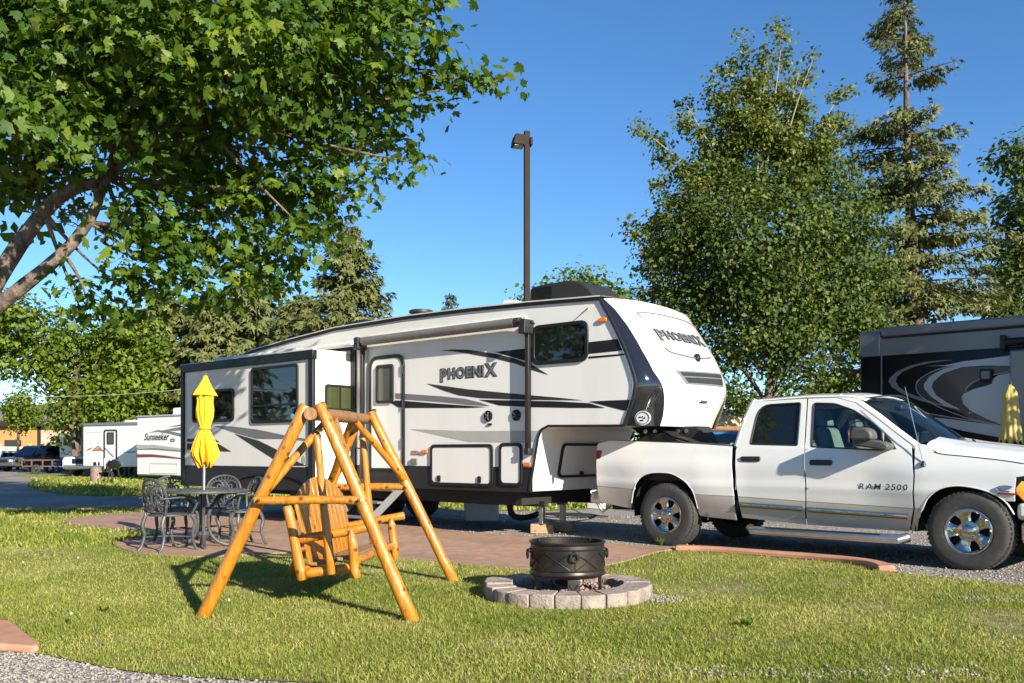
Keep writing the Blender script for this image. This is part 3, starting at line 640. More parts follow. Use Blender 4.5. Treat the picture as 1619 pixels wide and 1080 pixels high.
def sstep(a, b, x):
    t = max(0., min(1., (x-a)/(b-a))); return t*t*(3-2*t)
def ysurf(x, z):
    """how far the body side lies in from the tyre's outer face"""
    y = .055
    if z < .72: y += .06*((.72-z)/.3)**2
    y += .05*sstep(1.0, 1.32, z)
    if z > 1.25: y += (z-1.25)*.34
    for wx_, k in ((0., 1.), (WB, 1.)):
        d = abs(x-wx_); y -= k*.05*(1-sstep(.40, 1.15, d))*sstep(.45, .8, z)*(1-sstep(.92, 1.3, z))
    # crease above the sill line
    y -= .012*math.exp(-((z-.80)/.05)**2)
    return y
def kp(px, py, it=5):
    wv = .1
    for _ in range(it):
        x, z = KF.pl(px, py, wv); wv = ysurf(x, z)
    return (x, z)
def kpl(pxs): return [kp(*p) for p in pxs]
def densify(P, st):
    out = []
    for i in range(len(P)):
        a, b = Vector(P[i]), Vector(P[(i+1) % len(P)]); n_ = max(1, int((b-a).length/st)); out += [tuple(a+(b-a)*(k/n_)) for k in range(n_)]
    return out
def panel(outer, holes, name, mat, parent, step=.04, thick=.018, off=0., both=True, mirror_only=False):
    outs = []
    outer = densify(outer, step); holes = [densify(h_, step) for h_ in holes]
    v, f = fill2d(outer, holes, step)
    for side in ((0, 1) if both else (0,)):
        m = MB(); m.add([(a, (ysurf(a, b)+off) if side == 0 else KW-ysurf(a, b)-off, b) for a, b in v], f)
        o = m.build(name, mat, parent, ang=50)
        me = o.data; want = -1 if side == 0 else 1
        if sum(p.normal.y*p.area for p in me.polygons)*want < 0: me.flip_normals()
        md = o.modifiers.new('solid', 'SOLIDIFY'); md.thickness = thick; md.offset = -1
        es_ = o.modifiers.new('edges', 'EDGE_SPLIT'); es_.split_angle = rad(40)
        outs.append(o)
    return outs
def line2tone(lo, hi): pass
# --- bed side
zc = lambda x: float(np.interp(x, [kp(942, 768)[0], kp(1098, 781.5)[0], kp(1162, 784.5)[0], kp(1273, 792.5)[0], kp(1449, 804)[0]], [kp(942, 768)[1], kp(1098, 781.5)[1], kp(1162, 784.5)[1], kp(1273, 792.5)[1], kp(1449, 804)[1]]))
rear_arch = [(998, 804), (999, 790), (1003, 770), (1012, 755), (1026, 748.5), (1042, 747), (1062, 749), (1080, 759), (1090, 769), (1098, 784), (1105, 812)]
RA = smoothline(kpl(rear_arch), 3)
bed_out = kpl([(949, 795)])+RA+kpl([(1108, 816), (1165, 822.5), (1161, 800), (1158, 760), (1157, 706), (1060, 700), (965, 696.5), (945, 702), (943, 730), (944, 765)])
m_two = None
def split_panel(outer, holes, name, parent, **kw):
    """upper white part and lower tan part of one body panel"""
    up = kw.pop('up', m_truck)
    A = clip(outer, zc, True); B = clip(outer, zc, False)
    U = panel(A, holes, name, up, parent, **kw); L = []
    if len(B) > 2:
        L = panel(B, [], name+'_lower', m_tan, parent, **kw)
        for u, l_ in zip(U, L): l_.parent = u
    return U
def clip(poly, fz, keep_up):
    out = []; n = len(poly)
    for i in range(n):
        a, b = poly[i], poly[(i+1) % n]; da, db = a[1]-fz(a[0]), b[1]-fz(b[0])
        if not keep_up: da, db = -da, -db
        if da >= 0: out.append(a)
        if da*db < 0:
            t = da/(da-db); out.append((a[0]+(b[0]-a[0])*t, a[1]+(b[1]-a[1])*t))
    return out
def body(outer, holes, name, **kw):
    """panel cut at the two-tone line; arches give more than one lower piece"""
    U = panel(clip(outer, zc, True), holes, name, m_truck, truck, **kw)
    return U
# bed: upper outline follows the arch above the two-tone line
def lower_pieces(polys, parents):
    for P in polys:
        L = panel(P, [], 'lower_band', m_tan, truck, step=.04)
        for u, l_ in zip(parents, L): l_.parent = u
bed_up = [p for p in bed_out if p[1] >= zc(p[0])-.001]
i0 = [p for p in RA if p[1] >= zc(p[0])]
bu = [(kp(944, 765)[0], zc(kp(944, 765)[0]))]+[(i0[0][0]-.004, zc(i0[0][0]))]+i0+[(i0[-1][0]+.004, zc(i0[-1][0]))]+[(kp(1160, 784)[0], zc(kp(1160, 784)[0]))]+kpl([(1158, 760), (1157, 706), (1110, 702.5), (1060, 700), (965, 696.5), (945, 702), (943, 730)])
BED = panel(bu, [], 'bed_side', m_truck, truck)
lo_l = [p for p in RA[:8] if p[1] < zc(p[0])]
lower_pieces([[(kp(944, 765)[0], zc(kp(944, 765)[0])-.006)]+kpl([(949, 794)])+lo_l+[(i0[0][0]-.004, zc(i0[0][0])-.006)]], BED)
lo_r = [p for p in RA[-12:] if p[1] < zc(p[0])]
lower_pieces([[(i0[-1][0]+.004, zc(i0[-1][0])-.006)]+lo_r+kpl([(1108, 816), (1165, 822.5), (1161, 800)])+[(kp(1160, 784)[0], zc(kp(1160, 784)[0])-.006)]], BED)
# arch lips
def archlip(pts, name):
    for side in (0, 1):
        m = MB(); m.tube([(a, (ysurf(a, b)+.004) if side == 0 else KW-ysurf(a, b)-.004, b) for a, b in pts], .008, 6); m.build(name, m_truck, truck)
archlip(RA[2:-1], 'wheel_arch_lip')
# --- front fender
front_arch = [(1449.6, 840), (1452.5, 819), (1460, 800), (1467, 787), (1485, 773), (1512, 768), (1544, 772), (1571, 781), (1589, 793), (1600, 808), (1607, 822)]
FA = smoothline(kpl(front_arch), 3)
xn = WB+.93                                               # nose
i0f = [p for p in FA if p[1] >= zc(p[0])]
hood_cut = kpl([(1619, 733), (1586, 728), (1527, 721.5), (1494, 718.5), (1478, 715), (1470, 706)])
hz_n = hood_cut[0][1]-.06
zc2 = zc(WB-.5)
bumper_top = kp(1607, 793)[1]
fen = [(kp(1446, 804)[0], zc(kp(1446, 804)[0])), (i0f[0][0]-.004, zc(i0f[0][0]))]+i0f[:]+[(FA[-1][0], max(FA[-1][1], bumper_top-.14))]
fen = [(kp(1446, 804)[0]+.004, zc(kp(1446, 804)[0])), (i0f[0][0]-.004, zc(i0f[0][0]))]+[p for p in i0f if p[1] > bumper_top]+[(kp(1589, 792)[0]+.03, bumper_top), (kp(1604, 790)[0], bumper_top), (kp(1604, 775)[0], bumper_top+.12), (kp(1606, 764)[0], bumper_top+.24), (WB+.66, bumper_top+.28), (WB+.66, hz_n+.02)]+hood_cut+kpl([(1462, 703), (1452, 701.5), (1446.5, 706), (1446.5, 750)])
FEN = panel(fen, [], 'front_fender', m_truck, truck)
lo_f = [p for p in FA[:10] if p[1] < zc(p[0])]
lower_pieces([[(kp(1446, 804)[0]+.004, zc(kp(1446, 804)[0])-.006)]+kpl([(1441, 840)])+lo_f+[(i0f[0][0]-.004, zc(i0f[0][0])-.006)]], FEN)
archlip(FA[3:-2], 'wheel_arch_lip')
# --- doors
rd_win = rpoly(kpl([(1200, 641), (1266, 637), (1260.5, 704.5), (1186, 702.5)]), [.16, .03, .02, .03], 5)
rd = rpoly(kpl([(1196, 630.5), (1275.5, 628), (1270.5, 707), (1272.5, 792)]), [.1, .02, 0, 0], 5)
rd = kpl([(1176, 675), (1186, 648)])+rpoly(kpl([(1186, 648), (1196, 631.5), (1275.5, 628.5), (1270.5, 707)]), [0, .08, .01, 0], 4)[1:]+kpl([(1272.3, 770)])+[(kp(1272.6, 792)[0], zc(kp(1272.6, 792)[0])), (kp(1167, 785)[0], zc(kp(1167, 785)[0]))]+kpl([(1163.5, 750), (1163.5, 712)])
RD = panel(rd, [rd_win], 'rear_door', m_truck, truck, step=.04)
lower_pieces([[(kp(1272.6, 792)[0], zc(kp(1272.6, 792)[0])-.006), (kp(1167, 785)[0], zc(kp(1167, 785)[0])-.006)]+kpl([(1174, 818.5), (1274, 829.5)])], RD)
fd_win = rpoly(kpl([(1286, 637.5), (1320, 638.5), (1350, 649), (1378, 667.5), (1394, 682), (1396, 712), (1283, 706.5)]), [.04, .05, .05, .05, .02, .02, .02], 3)
fd = kpl([(1278, 628.5), (1322, 628.5), (1352, 637), (1384, 660), (1412, 682), (1441, 704), (1443.5, 750)])+[(kp(1443.5, 803.5)[0], zc(kp(1443.5, 803.5)[0])), (kp(1275, 792.6)[0], zc(kp(1275, 792.6)[0]))]+kpl([(1274.7, 770), (1273, 707)])
FD = panel(fd, [fd_win], 'front_door', m_truck, truck, step=.04)
lower_pieces([[(kp(1443.5, 803.5)[0], zc(kp(1443.5, 803.5)[0])-.006), (kp(1275, 792.6)[0], zc(kp(1275, 792.6)[0])-.006)]+kpl([(1276.5, 829.7), (1437.5, 840.5)])], FD)
# window seals and panes
def side_glass(outl, doors, mat):
    c = Vector((sum(p[0] for p in outl)/len(outl), sum(p[1] for p in outl)/len(outl)))
    big = [tuple(c+(Vector(p)-c)*1.035) for p in outl]
    panes = panel(big, [], 'window', mat, truck, step=.06, thick=.004, off=.014)
    for d_, p_ in zip(doors, panes):
        p_.parent = d_
    for side in (0, 1):
        m = MB(); P = list(outl)+[outl[0]]; m.tube([(a, (ysurf(a, b)+.004) if side == 0 else KW-ysurf(a, b)-.004, b) for a, b in P], .011, 6); m.build('window_seal', m_plast, doors[side])
side_glass(rd_win, RD, glass('privacy_glass', (.006, .008, .009)))
side_glass(fd_win, FD, m_cabglass)
def both(fn):
    for side in (0, 1): fn(side, (lambda y: y) if side == 0 else (lambda y: KW-y))
def handle(a, b, doors):
    p, q = kp(*a), kp(*b)
    def f(side, Y):
        ys = ysurf((p[0]+q[0])/2, p[1]); m = MB(); m.prism(rpoly([(p[0], q[1]), (q[0], q[1]), (q[0], p[1]), (p[0], p[1])], .025), Y(ys-.028), Y(ys+.004)); m.build('door_handle', m_plast, doors[side], bevel=.008)
    both(f)
handle((1172, 721.5), (1202, 730), RD); handle((1281, 727), (1316, 736), FD)
def chrome_strip(a, b, doors):
    p, q = kp(*a), kp(*b)
    def f(side, Y):
        m = MB(); N = 6; P = []
        for i in range(N+1):
            t = i/N; x = p[0]+(q[0]-p[0])*t; z = p[1]+(q[1]-p[1])*t; P.append((x, Y(ysurf(x, z)+.0), z))
        m.tube(P, .022, 8); o = m.build('chrome_moulding', m_chrome, doors[side])
        m = MB(); m.tube([(x, y+(-.004 if side == 0 else .004), z-.028) for x, y, z in P], .014, 6); m.build('moulding_base', m_mirror, o)
    both(f)
chrome_strip((1170, 796), (1270, 803), RD); chrome_strip((1278, 804), (1436, 815), FD)
# --- roof, pillars, windscreen, rear window
ztop = kp(1277, 628.5)[1]
xr0 = kp(1192, 634)[0]; xr1 = kp(1352, 637)[0]+.02; xw1 = kp(1441, 703)[0]+.01; zw1 = kp(1441, 703)[1]
ye = ysurf(0.6, ztop)
def roof_pt(x, t):
    t2 = abs(2*t-1); ze = np.interp(x, [xr0-.06, xr0+.05, (xr0+xr1)/2, xr1-.1, xr1+.12], [ztop-.10, ztop-.012, ztop+.012, ztop-.0, ztop-.055]); cr = .06*(1-t2**2.4)
    return (x, ye-.012+t*(KW-2*ye+.024), ze+cr)
m = MB(); nx_, nt = 16, 20; xs = np.linspace(xr0-.05, xr1+.1, nx_+1)
m.add([roof_pt(x, j/nt) for x in xs for j in range(nt+1)], [(i*(nt+1)+j, i*(nt+1)+j+1, (i+1)*(nt+1)+j+1, (i+1)*(nt+1)+j) for i in range(nx_) for j in range(nt)])
roof = m.build('cab_roof', m_truck, truck, ang=60); md = roof.modifiers.new('s', 'SOLIDIFY'); md.thickness = .02
# pillar at the front (between door and windscreen) and cowl corner
def apillar(side, Y):
    a = [kp(1322, 627.5), kp(1352, 636), kp(1384, 659), kp(1412, 681), kp(1444, 705)]
    m = MB(); m.tube([(x+.03, Y(ysurf(x, z)+.035), z-.008) for x, z in a], .042, 8); m.build('windscreen_pillar', m_truck, truck)
both(apillar)
yb_ = ysurf(xw1-.1, zw1)+.02
def ws(t, v):
    """windscreen: t across, v from bottom 0 to top 1"""
    t2 = abs(2*t-1); x = (xw1+.03)*(1-v)+(xr1+.06)*v; z = (zw1-.03)*(1-v)+(ztop-.03)*v; y0 = yb_*(1-v)+(ye+.02)*v
    return (x+.30*(1-t2**2.2)*(1-.55*v), y0+t*(KW-2*y0), z+.05*(1-t2**2)*v+.02*(1-t2*t2)*(1-v))
m = MB(); m.add([ws(j/20, i/8) for i in range(9) for j in range(21)], [(i*21+j, i*21+j+1, (i+1)*21+j+1, (i+1)*21+j) for i in range(8) for j in range(20)]); WS = m.build('windscreen', m_cabglass, truck, ang=80)
m = MB(); m.tube([ws(j/20, .99) for j in range(21)], .01, 6); m.build('windscreen_seal', m_plast, WS)
m = MB(); m.tube([ws(j/20, .0) for j in range(21)], .03, 6); m.build('windscreen_seal', m_plast, WS)
for t0, t1 in ((.18, .42), (.52, .78)):
    m = MB(); a, b, c_ = Vector(ws(t0, -.03)), Vector(ws((t0+t1)/2, .05)), Vector(ws(t1, .10)); up = Vector((.03, 0, .03)); m.tube([a+up, b+up, c_+up], .008, 6); m.build('wiper', m_plast, WS)
# visor cowl panel
m = MB(); m.add([tuple(Vector(ws(j/20, 0))+Vector((-.02, 0, -.02))) for j in range(21)]+[(p[0]+.16, p[1], p[2]-.04) for p in [ws(j/20, 0) for j in range(21)]], [(j, j+1, 22+j, 21+j) for j in range(20)]); m.build('cowl', m_plast, truck)
# rear cab wall with window
m = MB(); xb = kp(1166, 690)[0]; zb_ = kp(1166, 703)[1]
bk = [(ye, ztop-.03), (ysurf(.9, 1.35)+.01, zb_), (ysurf(.9, 1.0)+.01, .75), (KW-ysurf(.9, 1.0)-.01, .75), (KW-ysurf(.9, 1.35)-.01, zb_), (KW-ye, ztop-.03)]
def xcab(z): return float(np.interp(z, [.6, zb_, ztop-.03], [kp(1164, 740)[0]+.01, kp(1164, 705)[0]+.01, xr0-.02]))
hole = rpoly([(.42, 1.42), (KW-.42, 1.42), (KW-.48, 1.75), (.48, 1.75)], .05); v, f = fill2d(bk, [hole]); m.add([(xcab(b), a, b) for a, b in v], f); rw = m.build('cab_rear_wall', m_truck, truck); md = rw.modifiers.new('s', 'SOLIDIFY'); md.thickness = .02
v, f = fill2d(hole); MB().add([(xcab(b)+.012, a, b) for a, b in v], f).build('rear_window', m_cabglass, rw, smooth=False)
def cpillar(side, Y):
    a = [kp(1194, 631), kp(1184, 650), kp(1174, 676), kp(1164.5, 706)]; m = MB(); m.tube([(x-.005, Y(ysurf(x, z)+.045), z-.01) for x, z in a], .05, 8)
    m.build('rear_pillar', m_truck, truck)
    p = kpl([(1164, 706), (1162.5, 712), (1162.8, 760)])+[(kp(1166, 785)[0], zc(kp(1166, 785)[0]))]
both(cpillar)
# --- hood
xh0 = hood_cut[-1][0]-.02; ch = sorted(hood_cut); hx = [p[0] for p in ch]; hz = [p[1] for p in ch]
def hood(t, x):
    t2 = abs(2*t-1); ex = min(max(x, hx[0]), hx[-1]); ze = float(np.interp(x, hx+[WB+.75], hz+[hz[-1]-.05])); zt = float(np.interp(x, [xh0-.1, WB-.2, WB+.5, WB+.8], [zw1+.07, zw1+.01, zw1-.075, zw1-.2]))
    y0 = ysurf(x, ze)+.004; rise = (1-t2**6)**.8
    return (x+.12*(1-t2**2)*sstep(WB+.2, WB+.8, x), y0+t*(KW-2*y0), ze+(zt-ze)*rise+.018*(1-t2**2)+.02*math.exp(-((t2-.5)/.12)**2))
xs = np.linspace(xh0-.02, WB+.72, 18); m = MB(); m.add([hood(j/36, x) for x in xs for j in range(37)], [(i*37+j, i*37+j+1, (i+1)*37+j+1, (i+1)*37+j) for i in range(17) for j in range(36)]); m.build('bonnet', m_truck, truck, ang=60)
m = MB(); m.tube([(a, ysurf(a, b)-.001, b) for a, b in smoothline(hood_cut[:-1], 4)], .005, 5); m.build('bonnet_seam', m_dark, truck)
# --- nose: grille surround, headlights, bumper
gx = WB+.78
nose = MB().prism(rpoly([(.42, bumper_top-.02), (KW-.42, bumper_top-.02), (KW-.46, 1.16), (.46, 1.16)], .08), gx-.2, gx, 'x').build('grille_surround', m_truck, truck, bevel=.03)
for a, b in (((.5, .90), (KW/2-.04, 1.1)), ((KW/2+.04, .90), (KW-.5, 1.1))): MB().box(gx-.02, gx+.005, a[0], b[0], a[1]-.03, b[1]).build('grille_opening', m_black, nose)
MB().box(gx-.01, gx+.02, KW/2-.05, KW/2+.05, .84, 1.15).build('grille_bar', m_chrome, nose, bevel=.015); MB().box(gx-.01, gx+.018, .48, KW-.48, .96, 1.0).build('grille_bar', m_chrome, nose, bevel=.01)
def headlamp(side, Y):
    m = MB(); z0, z1 = bumper_top+.01, bumper_top+.205; x0 = kp(1604.5, 775)[0]; x1 = WB+.76; N = 8; V = []
    for i in range(N+1):
        t = i/N; x = x0+(x1-x0)*math.sin(t*math.pi/2); y = .055+.36*(1-math.cos(t*math.pi/2)); rd_ = .07*max(0, 1-i*1.2/1); V += [(x, Y(y), z0+rd_), (x, Y(y-.012), (z0+z1)/2), (x-.02*(i > 0), Y(y), z1-.05*t-rd_)]
    m.add(V, [(i*3+k, i*3+k+1, i*3+k+4, i*3+k+3) for i in range(3) for k in range(2)]); m.build('turn_signal', m_headl, truck)
    m = MB(); m.add(V, [(i*3+k, i*3+k+1, i*3+k+4, i*3+k+3) for i in range(3, N) for k in range(2)]); m.build('headlight', glass('headlight_lens', (.55, .56, .57), .08), truck)
both(headlamp)
yf = .06
bp_prof = [(WB+.50, bumper_top-.012), (WB+.9, bumper_top-.012), (WB+.95, bumper_top-.08), (WB+.95, bumper_top-.19), (WB+.5, bumper_top-.19)]
fb = MB().box(WB+.425, WB+.93, yf+.01, KW-yf-.01, bumper_top-.19, bumper_top-.015).build('front_bumper', m_truck, truck, bevel=.05, seg=3)
MB().box(WB+.46, WB+.945, yf+.0, KW-yf-.0, bumper_top-.42, bumper_top-.195).build('bumper_chrome', m_chrome, fb, bevel=.05, seg=3)
# inner panels closing the front behind the fender
MB().box(WB-.9, WB+.7, .45, KW-.45, .5, 1.05).build('engine_bay', m_dark, truck)
# --- bed box, tailgate, rear bumper, tail lamps
zr = kp(1060, 700)[1]; xt = kp(944, 720)[0]; xf = kp(1157, 710)[0]
MB().box(xt+.04, xf, .14, KW-.14, .84, .87).build('bed_floor', m_plast, truck)
for y0 in (.14, KW-.2): MB().box(xt+.04, xf, y0, y0+.06, .87, zr-.03).build('bed_inner_wall', m_plast, truck)
MB().box(xf-.05, xf, .15, KW-.15, .87, zr-.01).build('bed_headboard', m_truck, truck)
def rail(side, Y):
    P = [kp(*p) for p in ((1156, 703.5), (1110, 701.5), (1060, 699.5), (1010, 698), (965, 696.8))]; m = MB(); n = len(P)
    V = [(x, Y(ysurf(x, z)+.0), z+.004) for x, z in P]+[(x, Y(.2), z+.01) for x, z in P]; m.add(V, [(i, i+1, n+i+1, n+i) for i in range(n-1)]); o = m.build('bed_rail', m_plast, truck); md = o.modifiers.new('s', 'SOLIDIFY'); md.thickness = .02
both(rail)
MB().box(xt, xt+.06, .13, KW-.13, .78, zr-.01).build('tailgate', m_truck, truck, bevel=.02)
def tail(side, Y):
    a, b = kp(939, 712), kp(944, 757); m = MB(); m.box(xt-.02, xt+.075, min(Y(.07), Y(.19)), max(Y(.07), Y(.19)), b[1], a[1]); m.build('tail_light', m_redlens, truck, bevel=.02)
both(tail)
rb = MB().box(xt-.16, xt+.06, .1, KW-.1, kp(940, 793)[1]-.03, kp(940, 772)[1]).build('rear_bumper', m_chrome, truck, bevel=.05, seg=3)
# --- underside
MB().box(xt+.1, WB-.55, .3, KW-.3, .42, .84).build('chassis', m_dark, truck)
MB().box(.55, WB-.5, .09, KW-.09, .5, .62).build('sill', m_dark, truck)
for wx_ in (0, WB):
    for y0, y1 in ((.1, .42), (KW-.42, KW-.1)):
        m = MB(); n = 14; V = []
        for i in range(n+1):
            a = math.pi*i/n*1.1-.05*math.pi; V += [(wx_+.56*math.cos(a), y0, .44+.53*math.sin(a)), (wx_+.56*math.cos(a), y1, .44+.53*math.sin(a))]
        m.add(V, [(2*i, 2*i+1, 2*i+3, 2*i+2) for i in range(n)]); yy = y1 if y0 < 1 else y0; m.add([(wx_+.56*math.cos(math.pi*i/n), yy, .44+.53*math.sin(math.pi*i/n)) for i in range(n+1)], [tuple(range(n+1))]); m.build('wheel_well', m_dark, truck)
MB().box(.9, WB-.7, .2, KW-.2, .44, .5).build('floor_pan', m_dark, truck)
MB().tube([(0, .15, .4), (0, KW-.15, .4)], .06, 10).build('rear_axle', m_dark, truck); MB().lathe([(0, -.17), (.12, -.12), (.16, 0), (.12, .12), (0, .17)], 16, (0, KW/2, .4), 'x').build('differential', m_dark, truck)
# --- running boards
for side, y in ((0, .0), (1, KW)):
    a, b = KF.pl(1181, 838, .02), KF.pl(1431, 853.5, .02); P = [(a[0], y+(.1 if side == 0 else -.1), a[1]+.02), (a[0]+.06, y+(.02 if side == 0 else -.02), a[1]), (b[0]-.06, y+(.02 if side == 0 else -.02), b[1]), (b[0], y+(.1 if side == 0 else -.1), b[1]+.02)]
    rbd = MB().tube(P, .054, 12).build('running_board', m_alu, truck)
    MB().box(a[0]+.25, b[0]-.25, min(y+(-.02 if side == 0 else -.06), y+(.06 if side == 0 else .02)), max(y+(-.02 if side == 0 else -.06), y+(.06 if side == 0 else .02)), (a[1]+b[1])/2+.03, (a[1]+b[1])/2+.05).build('step_pad', m_plast, rbd)
# --- wheels
def wheel(x, side, R=.405):
    Y = (lambda y: y) if side == 0 else (lambda y: KW-y); sg = 1 if side == 0 else -1; cy = Y(.133)
    root = MB().lathe(tyre_prof(R, .27, .225), 64, (x, cy, R-.006), 'y', True).build('wheel', m_rubber, truck, ang=30)
    t = MB(); nb = 52
    for k in range(nb):
        a = 2*math.pi*k/nb
        for j, yo in enumerate((-.092, -.036, .036, .092)):
            aa = a+(j % 2)*math.pi/nb; c_ = Vector((x+(R-.0045)*math.cos(aa), cy+yo, R-.006+(R-.0045)*math.sin(aa))); rx = Vector((math.cos(aa), 0, math.sin(aa))); ty = Vector((-math.sin(aa), 0, math.cos(aa)))
            Rm = Matrix((rx, Vector((0, 1, 0)), ty)).transposed(); t.obox(c_, (.016, .042, .031), Rm)
    tb = t.build('tread', m_rubber, root, smooth=False); tb['kind'] = 'stuff'
    o = lambda h: cy-sg*h
    rim = MB().lathe([(.232, o(.115)-0), (.235, o(.125)), (.222, o(.128)), (.205, o(.115)), (.198, o(.07)), (.19, o(-.08))], 48, (x, 0, R-.006), 'y'); 
    rim = rim.build('rim', m_rim, root)
    MB().lathe([(.0, o(.03)), (.2, o(.03))], 32, (x, 0, R-.006), 'y').build('brake_disc', m_dark, rim)
    for k in range(5):
        a = 2*math.pi*k/5+math.pi/2+.3; rx = Vector((math.cos(a), 0, math.sin(a))); ty = Vector((-math.sin(a), 0, math.cos(a))); c0 = Vector((x, 0, R-.006)); m = MB(); V = []
        for rr, hw, dp, th in ((.06, .055, .095, .05), (.10, .055, .110, .05), (.15, .062, .105, .05), (.185, .085, .108, .05), (.212, .125, .112, .05)):
            for s_, d_ in ((-1, dp-.022), (-.6, dp), (.6, dp), (1, dp-.022), (0, dp-th)):
                p = c0+rx*rr+ty*hw*s_; V.append((p.x, o(d_), p.z))
        Q = []
        for i in range(4):
            for j in range(5): Q.append((i*5+j, i*5+(j+1) % 5, (i+1)*5+(j+1) % 5, (i+1)*5+j))
        m.add(V, Q); m.build('spoke', m_rim, rim, bevel=.004)
    hub = MB().lathe([(.0, o(.142)), (.04, o(.14)), (.062, o(.13)), (.068, o(.118)), (.104, o(.112)), (.112, o(.085))], 32, (x, 0, R-.006), 'y').build('hub_cap', m_rim, rim)
    for k in range(8):
        a = 2*math.pi*k/8; MB().lathe([(0, o(.138)), (.011, o(.136)), (.014, o(.125)), (.014, o(.1))], 10, (x+.088*math.cos(a), 0, R-.006+.088*math.sin(a)), 'y').build('lug_nut', m_rim, hub)
    return root
for x in (0, WB):
    for side in (0, 1): wheel(x, side)
# --- mirror, antenna, badges
def mirror(side, Y):
    c = kp(1412, 706); ys = ysurf(c[0], c[1]); sg = -1 if side == 0 else 1; yo = lambda d: Y(ys-d)
    x0 = c[0]
    hd = MB(); pts = [(-.16, .24, -.02), (.10, .10, -.03)]
    m = MB(); L = [(x0-.02, .0, -.02, .05), (x0-.10, .10, .02, .06), (x0-.20, .20, .03, .06)]
    arm_ = MB().prism(rpoly([(x0-.36, c[1]+.015), (x0+.0, c[1]-.045), (x0+.04, c[1]-.0), (x0-.02, c[1]+.05), (x0-.25, c[1]+.09), (x0-.36, c[1]+.085)], .03), yo(.05), yo(.24)).build('door_mirror', m_mirror, truck, bevel=.025, seg=3)
    MB().prism(rpoly([(x0-.37, c[1]+.07), (x0-.12, c[1]+.07), (x0-.135, c[1]+.16), (x0-.19, c[1]+.205), (x0-.355, c[1]+.205)], .045), yo(.09), yo(.28)).build('mirror_head', m_mirror, arm_, bevel=.035, seg=3)
    MB().box(x0-.385, x0-.37, min(yo(.11), yo(.26)), max(yo(.11), yo(.26)), c[1]+.04, c[1]+.19).build('mirror_glass', m_chrome, arm_)
    MB().prism([(x0-.10, c[1]-.05), (x0+.06, c[1]-.055), (x0-.09, c[1]+.16)], yo(.012), yo(-.01)).build('mirror_sail', m_plast, arm_)
    MB().box(x0-.12, x0+.02, min(yo(-.0), yo(.08)), max(yo(.0), yo(.08)), c[1]-.03, c[1]+.04).build('mirror_mount', m_mirror, arm_, bevel=.02)
both(mirror)
a = kp(1460, 736); b = KF.pl(1431, 612, ysurf(a[0], a[1])+.1)
an = MB().tube([(a[0], ysurf(*a)+.005, a[1]), (b[0], ysurf(*a)+.1, b[1])], [.005, .0025], 6).build('antenna', m_alu, truck)
MB().lathe([(.03, 0), (.028, .015), (.014, .05), (.007, .06)], 12, (a[0], ysurf(*a), a[1]-.01)).build('antenna_base', m_plast, an)
p, q = kp(1358, 773), kp(1435, 773); v, f, mw = word([(c_, 1., 0.) for c_ in 'RAM']+[(c_, 1., 0.) for c_ in '2500'], .14, .012); g_ = [i for i, t in enumerate(v)]
x3 = word([(c_, 1., 0.) for c_ in 'RAM'], .14, .012)[2]; v = [(x+(.35 if x > x3+.05 else 0)+.12*y, y) for x, y in v]; mw = max(t[0] for t in v); k = (q[0]-p[0])/mw
for side in (0, 1):
    Vv = [((p[0]+x*k, ysurf(p[0]+x*k, p[1])-.0015, p[1]+y*.088) if side == 0 else (q[0]-x*k, KW-ysurf(p[0], p[1])+.002, p[1]+y*.088)) for x, y in v]
    MB().add(Vv, f).build('lettering', M('badge_dark', (.06, .06, .065), .3, .5), FD[side], smooth=False)
c = kp(1590, 779); mm = MB(); mm.tube([(c[0]+.06*math.cos(t)*1.3, ysurf(*c)-.006, c[1]+.035+.028*math.sin(t)) for t in np.linspace(.7, 5.2, 14)], .011, 6); eb = mm.build('engine_badge', m_chrome, FEN[0])
MB().obox((c[0]+.01, ysurf(*c)-.004, c[1]-.012), (.17, .008, .018)).build('engine_badge_bar', m_redlens, eb)
# --- cabin
dash = MB().box(xw1-.35, xw1+.12, .2, KW-.2, .9, zw1-.03).build('dashboard', M('dash_grey', (.07, .075, .08), .8), truck, bevel=.05)
xs1 = kp(1300, 700)[0]
for yc in (.52, KW-.52):
    s_ = MB().box(xs1-.05, xs1+.5, yc-.25, yc+.25, .8, 1.02).build('front_seat', m_seat, truck, bevel=.05)
    m = MB(); m.bar((xs1, yc, .98), (xs1-.2, yc, 1.5), .46, .16, (0, 1, 0)); m.obox((0, 0, 0), (0.001, .001, .001)); 
    m = MB(); m.prism([(xs1-.02, .95), (xs1+.12, .95), (xs1-.06, 1.5), (xs1-.18, 1.5)], yc-.23, yc+.23); m.build('seat_back', m_seat, s_, bevel=.05)
    MB().prism(rpoly([(xs1-.2, 1.52), (xs1-.08, 1.52), (xs1-.11, 1.70), (xs1-.21, 1.70)], .03), yc-.13, yc+.13).build('headrest', m_seat, s_, bevel=.04)
MB().prism([(xs1-.95, .8), (xs1-.5, .8), (xs1-.75, 1.5), (xs1-.98, 1.5)], .25, KW-.25).build('rear_seat', m_seat, truck, bevel=.05)
sw_ = MB(); cst = Vector((xw1-.42, .55 if False else KW-.55, 1.18)); n = 20; ax = Vector((-.85, 0, .5)); e1 = Vector((0, 1, 0)); e2 = Vector((.5, 0, .85))
sw_.tube([cst+e1*.19*math.cos(2*math.pi*k/n)+e2*.19*math.sin(2*math.pi*k/n) for k in range(n+1)], .015, 6); sw_.bar(cst-e1*.18, cst+e1*.18, .04, .02); sw_.build('steering_wheel', m_plast, truck)
MB().box(xw1-.12-.35, xw1-.38, KW/2-.12, KW/2+.12, ztop-.16, ztop-.09).build('rear_view_mirror', m_plast, truck, bevel=.02)
